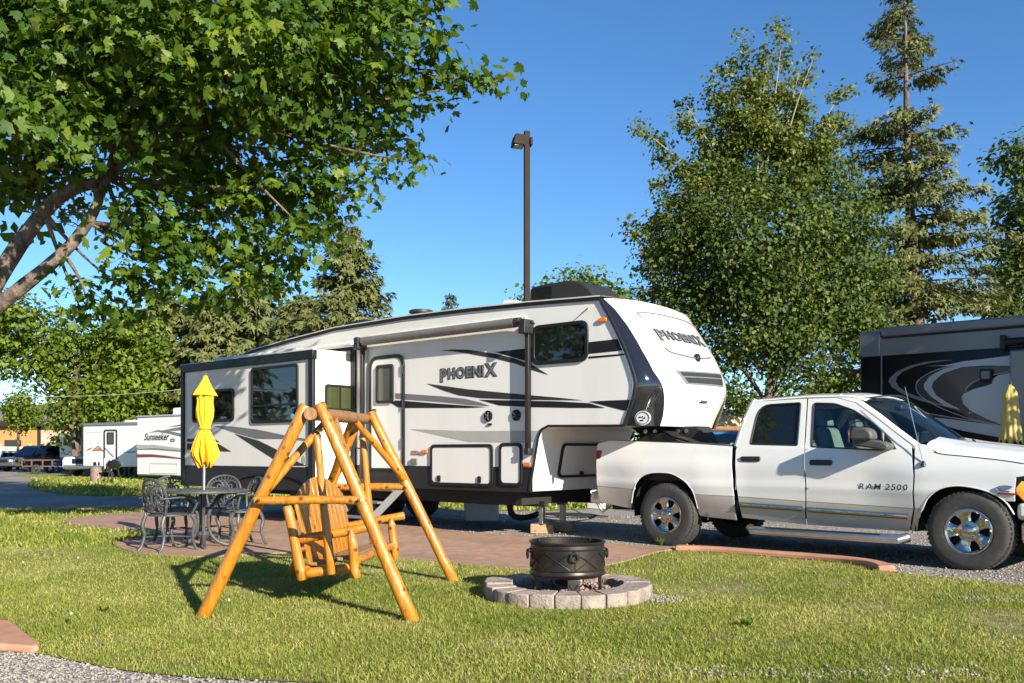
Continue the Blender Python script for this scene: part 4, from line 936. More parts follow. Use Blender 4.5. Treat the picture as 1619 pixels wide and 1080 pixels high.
# --- fifth wheel hitch in the bed and the black wedge tool cover standing beside it
hs = -.05
hit = thing('fifth_wheel_hitch', 'black fifth wheel hitch standing in the truck bed', 'hitch', KF.wo(hs, KW/2, .87), KF.a)
MB().box(-.4, .4, -.5, -.42, 0, .05).build('base_rail', m_dark, hit); MB().box(-.4, .4, .42, .5, 0, .05).build('base_rail', m_dark, hit)
for sy in (-.36, .36): MB().prism([(-.3, .04), (.3, .04), (.1, .34), (-.1, .34)], sy-.03, sy+.03).build('upright', m_dark, hit)
MB().box(-.3, .3, -.36, .36, .28, .33).build('head_plate', m_dark, hit, bevel=.02)
a, b = KF.pl(975, 700, .35), KF.pl(1125, 702, .35); z1 = KF.pl(1062, 681, .35)[1]; L = b[0]-a[0]
tb = thing('tool_cover', 'black wedge shaped case with green print lying in the truck bed', 'case', KF.wo(a[0], .3, .87), KF.a)
zt_ = z1-.87
sh = [(0, 0), (L, 0), (L, zt_*.62), (L*.62, zt_*.86), (L*.52, zt_), (L*.35, zt_*.93), (0, zt_*.55)]
cb = MB().prism(sh, 0, .42).build('shell', m_gloss, tb, bevel=.02)
MB().prism([(L*.52, zt_+.002), (L*.62, zt_*.865), (L, zt_*.625), (L, zt_*.66), (L*.63, zt_*.9), (L*.52, zt_+.03)], .0, .40).build('lid', m_plast, tb, bevel=.006)
for dx, dz, wq, hq, mq in ((.40, .72, .16, .035, m_lgrey), (.43, .63, .14, .04, M('green_print', (.45, .55, .03), .5))): MB().box(L*dx, L*dx+wq, -.006, .001, zt_*dz, zt_*dz+hq).build('print', mq, tb)
cc_ = (L*.40+.21, zt_*.70); MB().ring([(cc_[0]+.045*math.cos(t), cc_[1]+.045*math.sin(t)) for t in np.linspace(0, 6.28, 16, endpoint=False)], [(cc_[0]+.022*math.cos(t), cc_[1]+.022*math.sin(t)) for t in np.linspace(0, 6.28, 16, endpoint=False)], -.006, .001).build('print', m_lgrey, tb)

# ================================================================ log swing: A-frame stand and the bench hanging in it
def woodmat(name, c1, c2, c3, rough=.32, coat=.35, grain=(6, 6, 1.2)):
    m = bpy.data.materials.new(name); m.use_nodes = True
    n = m.node_tree.nodes; l = m.node_tree.links; b = n['Principled BSDF']; b.inputs['Roughness'].default_value = rough; setin(b, 'Coat Weight', coat); setin(b, 'Coat Roughness', .12)
    tc = n.new('ShaderNodeTexCoord'); mp = n.new('ShaderNodeMapping'); mp.inputs['Scale'].default_value = grain; l.new(tc.outputs['Object'], mp.inputs[0])
    no = n.new('ShaderNodeTexNoise'); no.inputs['Scale'].default_value = 5; no.inputs['Detail'].default_value = 8; no.inputs['Roughness'].default_value = .65; no.inputs['Distortion'].default_value = .6; l.new(mp.outputs[0], no.inputs['Vector'])
    cr = n.new('ShaderNodeValToRGB'); e = cr.color_ramp.elements; e[0].position = .3; e[0].color = (*c2, 1); e[1].position = .62; e[1].color = (*c1, 1); l.new(no.outputs[0], cr.inputs[0])
    vo = n.new('ShaderNodeTexVoronoi'); vo.inputs['Scale'].default_value = 10; l.new(tc.outputs['Object'], vo.inputs['Vector'])
    mr = n.new('ShaderNodeMapRange'); mr.inputs[1].default_value = .10; mr.inputs[2].default_value = .24; mr.inputs[3].default_value = 1; mr.inputs[4].default_value = 0; l.new(vo.outputs['Distance'], mr.inputs[0])
    mx = n.new('ShaderNodeMix'); mx.data_type = 'RGBA'; l.new(mr.outputs[0], mx.inputs[0]); l.new(cr.outputs[0], mx.inputs[6]); mx.inputs[7].default_value = (*c3, 1); l.new(mx.outputs[2], b.inputs['Base Color'])
    bp = n.new('ShaderNodeBump'); bp.inputs['Strength'].default_value = .6; bp.inputs['Distance'].default_value = .015; l.new(no.outputs[0], bp.inputs['Height']); l.new(bp.outputs[0], b.inputs['Normal'])
    return m
m_log = woodmat('varnished_log', (.51, .20, .015), (.29, .10, .010), (.10, .035, .010))
m_logd = woodmat('weathered_log', (.33, .165, .06), (.20, .10, .045), (.10, .05, .02), .6, .05)
m_seatw = woodmat('weathered_plank', (.27, .165, .085), (.17, .10, .055), (.09, .05, .03), .7, 0.)
m_end = M('sawn_log_end', (.50, .30, .10), .7, var=.3, vs=30)
m_chain = M('chain', (.09, .085, .08), .4, .9, var=.3)
def log(parent, name, a, b, r0, r1=None, mat=None, world=True, point=False):
    a, b = Vector(a), Vector(b); r1 = r1 or r0; n = 7; P = []; R = []
    side = (b-a).cross(Vector((.3, .5, .8))).normalized(); ph = random.random()*6
    for i in range(n+1):
        t = i/n; P.append(a+(b-a)*t+side*.006*math.sin(t*5+ph)); R.append((r0+(r1-r0)*t)*(1+.04*math.sin(t*9+ph)))
    d = (b-a).normalized()
    P = [a-d*.0]+P[0:]; R = [r0*.86]+R; P[1] = a+d*.012
    P.append(b+d*.0); R.append(r1*.84); P[-2] = b-d*.014
    if point: P[-1] = b+d*.05; R[-1] = .012
    return MB().tube(P, R, 14).build(name, mat or m_log, parent, world=True, ang=50)
YA, YB = 6.62, 8.72
frame = thing('log_swing_stand', 'varnished orange log A-frame stand on the lawn holding a bench', 'swing stand', (-1.42, 7.65, 0))
apA = at(494, 655, YA); apB = at(578, 662, YB)
fl = gnd(318, 977); fr_ = gnd(655, 983); bl = gnd(459, 911); br_ = gnd(719, 919)
def leg(foot, px, py, Y, extra=0.):
    top = at(px, py, Y); return foot, top
log(frame, 'leg', fl+Vector((0, 0, -.02)), at(484, 641, YA), .05, .044); log(frame, 'leg', fr_+Vector((0, 0, -.02)), at(505, 638, YA-.04), .05, .044)
log(frame, 'leg', bl+Vector((0, 0, -.02)), at(567, 660, YB), .05, .046); log(frame, 'leg', br_+Vector((0, 0, -.02)), at(586, 652, YB-.03), .05, .044)
dR = (apB-apA).normalized()
log(frame, 'ridge_pole', apA-dR*.08, apB+dR*.1, .05, .05, m_logd)
log(frame, 'cross_bar', at(403, 791, YA-.07), at(573, 791, YA-.1), .031, .031); log(frame, 'cross_bar', at(529, 769.5, YB-.06), at(650, 770, YB-.08), .036, .034)
def onleg(foot, top, t): return foot+(top-foot)*t
fT, frT, bT, brT = at(484, 641, YA), at(505, 638, YA-.04), at(567, 660, YB), at(586, 652, YB-.03)
for ft, tt, t, rt, mt in ((fl, fT, .60, .30, m_log), (fr_, frT, .66, .33, m_logd), (bl, bT, .62, .72, m_log), (br_, brT, .62, .70, m_log)):
    a = onleg(ft, tt, t)+Vector((0, .05 if ft in (fl, fr_) else -.06, 0)); b = apA+(apB-apA)*rt; log(frame, 'knee_brace', a-(b-a).normalized()*.05, b+(b-a).normalized()*.03, .032, .028, mt)
for p_ in (at(409, 791, YA-.09), at(567, 791, YA-.13), at(537, 769.5, YB-.09), at(641, 770, YB-.11)):
    MB().lathe([(0, -.016), (.010, -.013), (.012, 0), (.012, .05)], 10, p_+Vector((0, -.016, 0)), 'y').build('bolt', m_chain, frame, world=True)
# bench
yaw = math.atan2(-.13, 1.3)
bench = thing('swing_bench', 'hanging log bench with fan shaped plank back under the A-frame', 'swing bench', (-1.45, 7.8, 0.2))
NY, FY = 7.12, 8.45
def bp_(px, py, Y): return at(px, py, Y)
bpn0, bpn1 = bp_(479, 917, NY), bp_(454, 800, NY)            # near back post
off = Vector((.135, FY-NY, 0))
fpn0, fpn1 = bp_(563, 914, NY-.02), bp_(556, 848, NY-.02)
for k, dv in ((0, Vector((0, 0, 0))), (1, off)):
    log(bench, 'back_post', bpn0+dv, bpn1+dv, .042, .036); log(bench, 'front_post', fpn0+dv, fpn1+dv, .04, .036, point=True)
    ar0, ar1 = bp_(474, 853, NY+.02), bp_(590, 831, NY+.02); log(bench, 'armrest', ar0+dv, ar0+(ar1-ar0)*.92+dv+Vector((0, 0, -.005)), .036, .036)
    sr0, sr1 = bp_(484, 907, NY), bp_(556, 897, NY); log(bench, 'seat_rail', sr0+dv, sr1+dv, .038, .036)
    h0, h1 = bp_(524, 908, NY-.075), bp_(501, 688, NY-.075+.02); log(bench, 'hanger_post', h0+dv, h1+dv, .034, .028)
    top = h1+dv; anch = apA+(apB-apA)*(.26 if k == 0 else .86); 
    L = anch-top; nl = max(3, int(L.length/.035)); ch = MB()
    for i in range(nl+1):
        c = top+L*(i/nl); ax = Vector((1, 0, 0)) if i % 2 else Vector((0, 1, 0)); d = L.normalized()
        ch.tube([c+ax*.014*math.cos(t)+d*.024*math.sin(t) for t in np.linspace(0, 2*math.pi, 9)], .005, 5, False)
    ch.build('chain', m_chain, bench, world=True)
    MB().tube([top+Vector((.03*math.cos(t), 0, -.0+.03*math.sin(t))) for t in np.linspace(0, 6.28, 13)], .007, 6, False).build('eye_ring', m_chain, bench, world=True)
s0 = bp_(489, 899, NY+.05); s1 = bp_(556, 886, NY+.05); along = off*.93; nsl = 5
for i in range(nsl):
    c = s0+(s1-s0)*((i+.5)/nsl)+Vector((0, 0, .028)); m = MB(); m.bar(c, c+along, (s1-s0).length/nsl*.9, .026); m.build('seat_plank', m_seatw, bench, bevel=.006, world=True)
for c, nm in ((s1+Vector((.03, 0, -.01)), 'seat_front_rail'), (s0+Vector((-.03, 0, -.01)), 'seat_back_rail')): log(bench, nm, c-along*.02, c+along*1.02, .035, .034, m_log)
# back planks: fan with arched top
nb = 11; b0 = bp_(489, 893, NY+.05); lean = (bpn1-bpn0).normalized()
for i in range(nb):
    t = (i+.5)/nb; base = b0+along*t; hgt = .50+.185*math.sin(math.pi*t)**.8; fan = (t-.5)*.12
    d = (lean*hgt+along.normalized()*fan*hgt); wdl = along.length/nb*.92; th = .022; xn_ = along.normalized(); nn = d.normalized().cross(xn_).normalized(); m = MB(); up_ = d
    dh = .185*(math.sin(math.pi*min(.999, t+.5/nb))**.8-math.sin(math.pi*max(.001, t-.5/nb))**.8)/2
    V = []
    for sx, hh in ((-.5, -dh), (.5, dh)):
        for wv in (-.5, .5):
            V.append(base+xn_*wdl*sx+nn*th*wv); 
    for sx, hh in ((-.5, -dh), (.5, dh)):
        for wv in (-.5, .5): V.append(base+xn_*wdl*sx*1.1+nn*th*wv+d+d.normalized()*hh)
    m.add(V, [(0,1,3,2),(4,6,7,5),(0,2,6,4),(1,5,7,3),(0,4,5,1),(2,3,7,6)]); m.build('back_plank', m_log, bench, bevel=.005, world=True)
for hh in (.12, .42):
    c = b0+lean*hh+Vector((-.035, 0, 0)); m = MB(); m.bar(c-along*.0, c+along*1.0, .03, .07, (1, 0, 0)); m.build('back_batten', m_log, bench, bevel=.006, world=True)

# ================================================================ fire ring, rocks, fire bowl
RC = Vector(((897-CX)/F*7.67, 7.67, 0)); R0, R1 = .69, .47
ring = thing('fire_ring', 'low round ring of pinkish grey concrete blocks on the lawn', 'fire ring', RC)
m_block = M('split_face_block', (.345, .28, .235), .9, var=.3, vs=7, bump=.9, bs=45, bdist=.02, col2=(.24, .195, .165), c2s=5, c2lo=.45, c2hi=.65)
NB = 21
for k in range(NB):
    a0 = 2*math.pi*k/NB+.02; da = 2*math.pi/NB; gp = .004; jz = random.uniform(-.006, .006); jr = random.uniform(-.012, .012)
    P = []
    for rr, aa in ((R1+jr, a0+gp/R1), (R1+jr, a0+da-gp/R1), (R0+jr, a0+da-gp/R0), (R0+jr, a0+gp/R0)): P.append((rr*math.cos(aa), rr*math.sin(aa)))
    am = a0+da/2; P.insert(3, ((R0+jr+.02)*math.cos(am), (R0+jr+.02)*math.sin(am)))
    b = MB().prism(P, 0, .118+jz, 'z').build('block', m_block, ring, bevel=.009, seg=2)
    b.rotation_euler = (random.uniform(-.02, .02), random.uniform(-.02, .02), 0)
def rocks(n, fpos, smin, smax, name, mat, parent=None, seed=1, flat=.7):
    r = np.random.default_rng(seed); P = fpos(r, n); n = len(P); base = np.array([(1,0,0),(0,1,0),(-1,0,0),(0,-1,0),(0,0,1),(0,0,-1)], float)
    V = base[None]*(1+r.uniform(-.35, .35, (n, 6, 1)))+r.uniform(-.18, .18, (n, 6, 3)); s = r.uniform(smin, smax, (n, 1, 1)); V = V*s*np.array([1, 1, flat]); a = r.uniform(0, 6.28, n); ca, sa = np.cos(a), np.sin(a)
    X = V[..., 0]*ca[:, None]-V[..., 1]*sa[:, None]; Yy = V[..., 0]*sa[:, None]+V[..., 1]*ca[:, None]; V = np.stack([X, Yy, V[..., 2]], -1)+P[:, None, :]
    Fb = np.array([(0,1,4),(1,2,4),(2,3,4),(3,0,4),(1,0,5),(2,1,5),(3,2,5),(0,3,5)]); Fc = (Fb[None]+(np.arange(n)*6)[:, None, None]).reshape(-1, 3)
    o = npmesh(name, V.reshape(-1, 3), Fc, mat, parent, np.repeat(r.random(n), 6)); o['kind'] = 'stuff'; return o
def stonemat(name, cols):
    m = M(name, cols[0], .9); n = m.node_tree.nodes; l = m.node_tree.links; a = n.new('ShaderNodeAttribute'); a.attribute_name = 'rnd'; cr = n.new('ShaderNodeValToRGB'); e = cr.color_ramp.elements
    while len(e) < len(cols): e.new(.5)
    for i, c in enumerate(cols): e[i].position = i/(len(cols)-1); e[i].color = (*c, 1)
    l.new(a.outputs['Fac'], cr.inputs[0]); l.new(cr.outputs[0], n['Principled BSDF'].inputs['Base Color']); return m
def fp(r, n):
    a = r.uniform(0, 6.28, n); q = np.sqrt(r.random(n))*(R1-.0); return np.stack([q*np.cos(a), q*np.sin(a), r.uniform(.02, .055, n)], -1)
rk = rocks(900, fp, .014, .034, 'lava_rock_fill', stonemat('lava_rock', [(.26, .15, .10), (.14, .09, .07), (.34, .24, .18), (.22, .17, .15)]), ring)
MB().lathe([(0, .03), (R1, .03)], 32).build('ring_soil', M('ring_soil', (.16, .12, .095), .95, var=.4, vs=20, bump=.5), ring)
bowl = thing('fire_bowl', 'round bronze black steel fire bowl with ring handles inside the block ring', 'fire bowl', RC+Vector((0, .0, .045)))
m_bowl = M('bronze_black_steel', (.032, .028, .025), .42, .6, var=.3, vs=7, col2=(.07, .055, .04), c2s=4, c2lo=.5, c2hi=.75)
br, bh0, bh1 = .308, .13, .43
pr = [(br-.012, bh1-.008), (br+.006, bh1-.004), (br+.014, bh1-.012), (br+.006, bh1-.026), (br-.002, bh1-.03), (br, bh1-.055), (br+.006, bh1-.062), (br, bh1-.07), (br-.002, bh0+.075), (br+.006, bh0+.066), (br, bh0+.058), (br+.004, bh0+.04), (br+.014, bh0+.03), (br+.006, bh0+.018), (br-.03, bh0), (.1, bh0-.015), (0, bh0-.018), (0, bh0-.008), (.1, bh0-.004), (br-.04, bh0+.012), (br-.014, bh0+.04)]
bd = MB().lathe(pr, 64, close=True).build('bowl', m_bowl, bowl, ang=30)
nleg = 4
for k in range(nleg):
    a = -math.pi/2+k*2*math.pi/nleg+.12; c, s_ = math.cos(a), math.sin(a); Rm = Matrix.Rotation(a, 3, 'Z')
    lg = MB(); lg.prism([(-.055, 0), (.055, 0), (.048, bh0+.03), (-.048, bh0+.03)], 0, .012, 'x'); lg.v = [tuple(Rm @ Vector((x+br-.035, y, z-.03))) for x, y, z in lg.v]; L_ = lg.build('leg', m_bowl, bowl, bevel=.003)
    for p, q in (((-.035, .0), (.035, .1)), ((.035, .0), (-.035, .1))):
        m = MB(); m.tube([Rm @ Vector((br-.02, p[0], p[1]-.01)), Rm @ Vector((br-.02, q[0], q[1]-.01))], .006, 5); m.build('leg_rod', m_bowl, L_)
    a2 = a+.25*0; m = MB()
    hc = Vector((br+.016, 0, bh1-.085)); m.tube([Rm @ (hc+Vector((.012, .034*math.cos(t), .034*math.sin(t)-.03))) for t in np.linspace(0, 6.28, 19)], .0085, 8, False); m.build('ring_handle', m_dark, bowl)
    m = MB(); m.tube([Rm @ Vector((br, 0, bh1-.07)), Rm @ Vector((br+.03, 0, bh1-.08)), Rm @ Vector((br+.012, 0, bh1-.1))], .009, 6); m.build('handle_lug', m_bowl, bowl)
    for t0, z0, t1, z1 in ((.06, bh0+.08, .7, bh1-.09), (.06, bh1-.09, .7, bh0+.08), (.8, bh0+.08, 1.45, bh1-.09), (.8, bh1-.09, 1.45, bh0+.08), (.03, bh0+.08, .03, bh1-.12)):
        m = MB(); n = 12; m.tube([((br+.0035)*math.cos(a+t0+(t1-t0)*i/n), (br+.0035)*math.sin(a+t0+(t1-t0)*i/n), z0+(z1-z0)*i/n) for i in range(n+1)], .0042, 5); m.build('relief_bar', m_bowl, bd)
for k in range(3): a = .5+k*1.2; MB().lathe([(.0, .0), (.011, .004), (.013, .02), (0, .025)], 10, (.24*math.cos(a), .24*math.sin(a)+.1, bh1-.03)).build('screen_knob', m_dark, bowl)
MB().lathe([(0, bh0+.03), (.2, bh0+.035), (br-.03, bh0+.015)], 24).build('ash', M('ash', (.12, .11, .10), .95, var=.4, vs=30), bowl)

# ================================================================ patio set
m_cast = M('cast_aluminium', (.075, .079, .082), .5, .35, var=.35, vs=25, bump=.15, bs=150)
PT = Vector(((321-CX)/F*11.45, 11.45, .022))
def spiral(c, r0, turns, a0, dirn=1, n=16, f=None):
    return [f(c[0]+r0*(1-.82*i/n)*math.cos(a0+dirn*turns*2*math.pi*i/n), c[1]+r0*(1-.82*i/n)*math.sin(a0+dirn*turns*2*math.pi*i/n)) for i in range(n+1)]
def make_chair(label, loc, rot):
    t = thing('patio_chair', label, 'chair', loc, rot, 'cast metal chairs round the patio table')
    # chair faces +x; back at x = -.2
    seatz = .43
    P = [(.24*math.cos(a)*1.0+.0, .235*math.sin(a)) for a in np.linspace(0, 6.28, 28, endpoint=False)]
    s_ = MB().ring(P, [(x*.86, y*.86) for x, y in P], seatz-.012, seatz+.012, 'z').build('seat', m_cast, t, bevel=.004)
    m = MB(); f3 = lambda a, b: Vector((a, b, seatz))
    for k in range(8):
        a = k*math.pi/4; m.tube([f3(.2*math.cos(a), .2*math.sin(a)), f3(.13*math.cos(a+.25), .13*math.sin(a+.25)), f3(.05*math.cos(a), .05*math.sin(a))], .012, 5)
        m.tube(spiral((.15*math.cos(a+.4), .15*math.sin(a+.4)), .05, 1.1, a, 1, 10, f3), .0105, 5)
    m.tube([f3(.06*math.cos(q), .06*math.sin(q)) for q in np.linspace(0, 6.28, 14)], .012, 5); m.build('seat_scrollwork', m_cast, s_)
    # back plane
    bx = lambda y, h: Vector((-.215-.10*h+.05*(y/.25)**2, y, seatz+h))
    arch = [bx(-.20, -.01), bx(-.235, .16), bx(-.23, .27), bx(-.19, .355), bx(-.11, .41), bx(0, .43), bx(.11, .41), bx(.19, .355), bx(.23, .27), bx(.235, .16), bx(.20, -.01)]
    bk = MB().tube(smoothline(arch, 4), .016, 7).build('back_frame', m_cast, t)
    inner = [bx(y*.80, h) for y, h in ((-.235, .16), (-.23, .27), (-.19, .34), (-.11, .355), (0, .365), (.11, .355), (.19, .34), (.23, .27), (.235, .16))]
    m = MB(); m.tube(smoothline(inner, 3), .008, 6)
    for k in range(15):
        a = math.pi*(k+.5)/15; p0 = (.19*math.cos(a), .25+.115*math.sin(a)); p1 = (.23*math.cos(a), .25+.175*math.sin(a)); m.tube([bx(*p0), bx(*p1)], .0075, 5)
    f2 = lambda a, b: bx(a, b)
    for sy in (-1, 1):
        m.tube(spiral((sy*.075, .285), .062, 1.2, math.pi/2, sy, 14, f2), .0115, 5); m.tube(spiral((sy*.13, .20), .06, 1.2, -math.pi/2, -sy, 14, f2), .0115, 5)
        m.tube(spiral((sy*.065, .14), .06, 1.2, math.pi/2, -sy, 14, f2), .0115, 5); m.tube(spiral((sy*.15, .085), .045, 1.1, math.pi/2, sy, 12, f2), .0105, 5)
        m.tube([bx(sy*.01, .05), bx(sy*.06, .12), bx(sy*.1, .2), bx(sy*.04, .3), bx(sy*.005, .35)], .0105, 5)
    m.tube([bx(0, .03), bx(0, .36)], .0105, 5); m.tube([bx(-.215, .04), bx(0, .03), bx(.215, .04)], .010, 6); m.build('back_scrollwork', m_cast, bk)
    for sy in (-1, 1):
        MB().tube(smoothline([(-.25, sy*.235, seatz+.20), (-.05, sy*.285, seatz+.215), (.12, sy*.285, seatz+.21), (.21, sy*.27, seatz+.17), (.19, sy*.25, seatz+.08), (.16, sy*.22, seatz-.0)], 4), .0125, 7).build('armrest', m_cast, t)
        MB().tube(smoothline([(.17, sy*.2, seatz-.01), (.215, sy*.225, seatz-.1), (.18, sy*.215, .2), (.205, sy*.22, .05), (.24, sy*.235, .0)], 4), [.024]*8+[.018]*9, 8).build('leg', m_cast, t)
        MB().tube(smoothline([(-.19, sy*.19, seatz-.01), (-.225, sy*.2, seatz-.12), (-.20, sy*.2, .18), (-.235, sy*.21, .05), (-.275, sy*.215, .0)], 4), [.024]*8+[.018]*9, 8).build('leg', m_cast, t)
    m = MB(); m.tube(smoothline([(.18, -.21, .16), (.0, -.03, .17), (-.2, -.2, .16)], 4), .008, 6); m.tube(smoothline([(.18, .21, .16), (.0, .03, .17), (-.2, .2, .16)], 4), .008, 6); m.build('stretcher', m_cast, t)
    return t
def face(p, q): return math.atan2(q[1]-p[1], q[0]-p[0])
cl = [((-4.16, 11.12), 'cast metal patio chair at the lawn edge of the patio'), ((-3.50, 11.80), 'cast metal patio chair beside the log swing leg'), ((-4.47, 12.27), 'cast metal patio chair behind the table, toward the road'), ((-4.03, 12.62), 'cast metal patio chair behind the table, toward the camper')]
ch0 = None
for i, (p, lb) in enumerate(cl):
    loc = (p[0], p[1], .022); rt = face(p, (PT.x, PT.y))+(.12, -.1, .1, -.15)[i]
    if ch0 is None: ch0 = make_chair(lb, loc, rt)
    else: dup(ch0, loc, rt, lb)
tbl = thing('patio_table', 'round grey cast metal patio table holding the closed yellow umbrella', 'table', PT)
tr_ = .57
n = 48; O = [(tr_*math.cos(a), tr_*math.sin(a)) for a in np.linspace(0, 2*math.pi, n, endpoint=False)]
top = MB().ring(O, [(x*.93, y*.93) for x, y in O], .685, .72, 'z').build('table_top', m_cast, tbl, bevel=.008)
m = MB(); f3 = lambda a, b: Vector((a, b, .708))
for k in range(16):
    a = 2*math.pi*k/16; m.bar(f3(.05*math.cos(a), .05*math.sin(a)), f3(.535*math.cos(a), .535*math.sin(a)), .018, .014); m.tube(spiral((.4*math.cos(a+.196), .4*math.sin(a+.196)), .075, 1.1, a, 1, 12, f3), .011, 5); m.tube(spiral((.24*math.cos(a+.196), .24*math.sin(a+.196)), .045, 1.1, a+2, -1, 10, f3), .010, 5)
for rr in (.08, .16, .31, .48): m.tube([f3(rr*math.cos(q), rr*math.sin(q)) for q in np.linspace(0, 6.2832, 40)], .012, 5)
m.build('lattice', m_cast, top)
MB().lathe([(.55, .700), (.02, .700)], 40).build('inner_tray', m_cast, top)
for k in range(4):
    a = k*math.pi/2+.4; c, s_ = math.cos(a), math.sin(a); MB().tube(smoothline([(.30*c, .30*s_, .69), (.16*c, .16*s_, .58), (.07*c, .07*s_, .42), (.075*c, .075*s_, .2), (.17*c, .17*s_, .07), (.29*c, .29*s_, .018)], 4), .021, 8).build('leg', m_cast, tbl)
MB().lathe([(.0, .12), (.07, .12), (.085, .16), (.07, .2), (0, .2)], 20).build('hub_ring', m_cast, tbl)
# closed umbrella
m_bar = M('dark_finial', (.10, .06, .03), .6)
m_yel = M('yellow_canvas', (.82, .43, .010), .75, var=.14, vs=7, bump=.25, bs=90)
def closed_umbrella(name, label, loc, H_, prof, mat, polemat, seed, z0=0.):
    t = thing(name, label, 'umbrella', loc); random.seed(seed)
    MB().tube([(0, 0, z0), (0, 0, H_)], .019, 12).build('pole', polemat, t); MB().lathe([(0, .04), (.014, .035), (.02, .015), (.02, -.02)], 12, (0, 0, H_)).build('finial', m_bar, t)
    n = 120; m = MB(); V = []; N = len(prof)
    for (z, r, amp) in prof:
        for k in range(n):
            a = 2*math.pi*k/n; w_ = (abs(math.cos(4*a+.9*math.sin(a*2+z*3)+z*1.5))*2-1.2)*.7+.3*math.cos(13*a+z*5); rr = r*(1+amp*w_); dz = .035*math.cos(8*a+1)*(1 if (z, r, amp) in (prof[-1],) else 0)
            V.append((rr*math.cos(a), rr*math.sin(a)*.85, z+dz))
    m.add(V, [(i*n+k, i*n+(k+1) % n, (i+1)*n+(k+1) % n, (i+1)*n+k) for i in range(N-1) for k in range(n)]); o = m.build('canopy', mat, t, ang=70); md = o.modifiers.new('s', 'SOLIDIFY'); md.thickness = .006
    return t
H_ = 2.19
zz = lambda py: (866-py)/126.6
UP = [(zz(594), .02, 0), (zz(600), .035, .05), (zz(612), .08, .10), (zz(622), .125, .18), (zz(626), .135, .26), (zz(626.5), .10, .2), (zz(635), .088, .25), (zz(648), .10, .26), (zz(660), .095, .26), (zz(670), .075, .2), (zz(677), .058, .12), (zz(680), .056, .1), (zz(686), .075, .25), (zz(698), .108, .34), (zz(708), .13, .4), (zz(716), .148, .42), (zz(722), .14, .45), (zz(730), .105, .5), (zz(737), .07, .5)]
um = closed_umbrella('patio_umbrella', 'closed bright yellow umbrella standing in the patio table', PT, zz(595), UP, m_yel, m_steel, 3)
um.rotation_euler = (rad(-.4), rad(.9), .5)
zs = zz(678); MB().lathe([(.068, -.012), (.074, 0), (.068, .014)], 24, (0, 0, zs)).build('strap', m_yel, um)

# ================================================================ lamp post
lp = gnd(833, 798); lp.y += .6; lp.x = (833-CX)/F*lp.y
lamp = thing('lamp_post', 'tall bronze brown square lamp post rising behind the camper', 'lamp post', lp, rad(12))
m_br = M('bronze_brown_paint', (.030, .022, .016), .75, 0, var=.15, spec=.15)
base = MB().lathe([(0, .78), (.27, .78), (.29, .76), (.29, 0)], 28).build('concrete_base', M('concrete', (.48, .43, .36), .9, var=.2, vs=4, bump=.4, bs=30), lamp)
ptop = H+(HY-208)/F*lp.y
MB().box(-.066, .066, -.066, .066, .78, ptop).build('pole', m_br, lamp, bevel=.008)
hd = MB().prism(rpoly([(-.36, ptop-.36), (-.085, ptop-.38), (-.085, ptop-.14), (-.31, ptop-.12)], .02), -.19, .19).build('lamp_head', m_br, lamp, bevel=.01)
MB().box(-.32, -.12, -.15, .15, ptop-.385, ptop-.365).build('lens', glass('lamp_lens', (.5, .5, .48), .2), hd)
MB().box(-.14, -.05, -.05, .05, ptop-.32, ptop-.22).build('bracket', m_br, lamp)
hd2 = MB().box(.06, .12, -.12, .12, ptop-.34, ptop-.16).build('sensor_box', m_br, lamp, bevel=.01)

# ================================================================ things round the trailer's feet
m_wood = woodmat('old_timber', (.40, .27, .14), (.28, .18, .10), (.2, .12, .07), .85, 0, (1.5, 8, 8))
wb = gnd(857.5, 847); tag(MB().box(-.17, .17, -.08, .08, 0, .14).build('timber_block', m_wood, bevel=.01), 'short weathered timber block under the near front jack', 'timber block'); o = bpy.data.objects['timber_block']; p = TF.wo(js, jw); o.location = (p.x, p.y, 0); o.rotation_euler = (0, 0, TF.a+rad(35))
o = MB().box(-.17, .17, -.08, .08, 0, .14).build('timber_block', m_wood, bevel=.01); p = TF.wo(js, TW-jw); o.location = (p.x, p.y, 0); o.rotation_euler = (0, 0, TF.a+rad(20)); tag(o, 'weathered timber block under the far front jack', 'timber block')
tubp = gnd(762, 823); tub = thing('storage_tub', 'pale translucent plastic tub standing under the camper', 'tub', tubp, TF.a+rad(40))
m_tub = M('milky_plastic', (.50, .55, .60), .35, var=.1)
MB().prism([(-.29, 0), (.29, 0), (.31, .36), (-.31, .36)], -.2, .2).build('tub_body', m_tub, tub, bevel=.03); MB().box(-.33, .33, -.22, .22, .36, .40).build('tub_lid', m_tub, tub, bevel=.012)
sp = gnd(800, 820)
m = MB(); pts = [at(690, 783, 15.6), at(740, 790, 15.4), at(795, 791, 15.3), at(805, 796, 15.2), at(808, 810, 15.2), at(818, 818, 15.2), at(838, 817, 15.2), at(850, 812, 15.3)]
o = m.tube(smoothline(pts, 4), .05, 10, wob=.12).build('sewer_hose', m_plast); tag(o, 'black corrugated drain hose running below the camper to the ground', 'hose')
hookp = gnd(945, 806); ped = thing('utility_pedestal', 'white utility hookup post behind the truck bumper', 'hookup post', (hookp.x, hookp.y+.3, 0), TF.a)
MB().box(-.17, .17, -.11, .11, 0, .62).build('cabinet', m_whitep, ped, bevel=.02); MB().box(-.12, .05, -.125, -.108, .18, .52).build('cover', m_lgrey, ped, bevel=.006); MB().tube([(.1, -.13, .2), (.1, -.14, .5)], .012, 6).build('red_cord', m_redlens, ped)
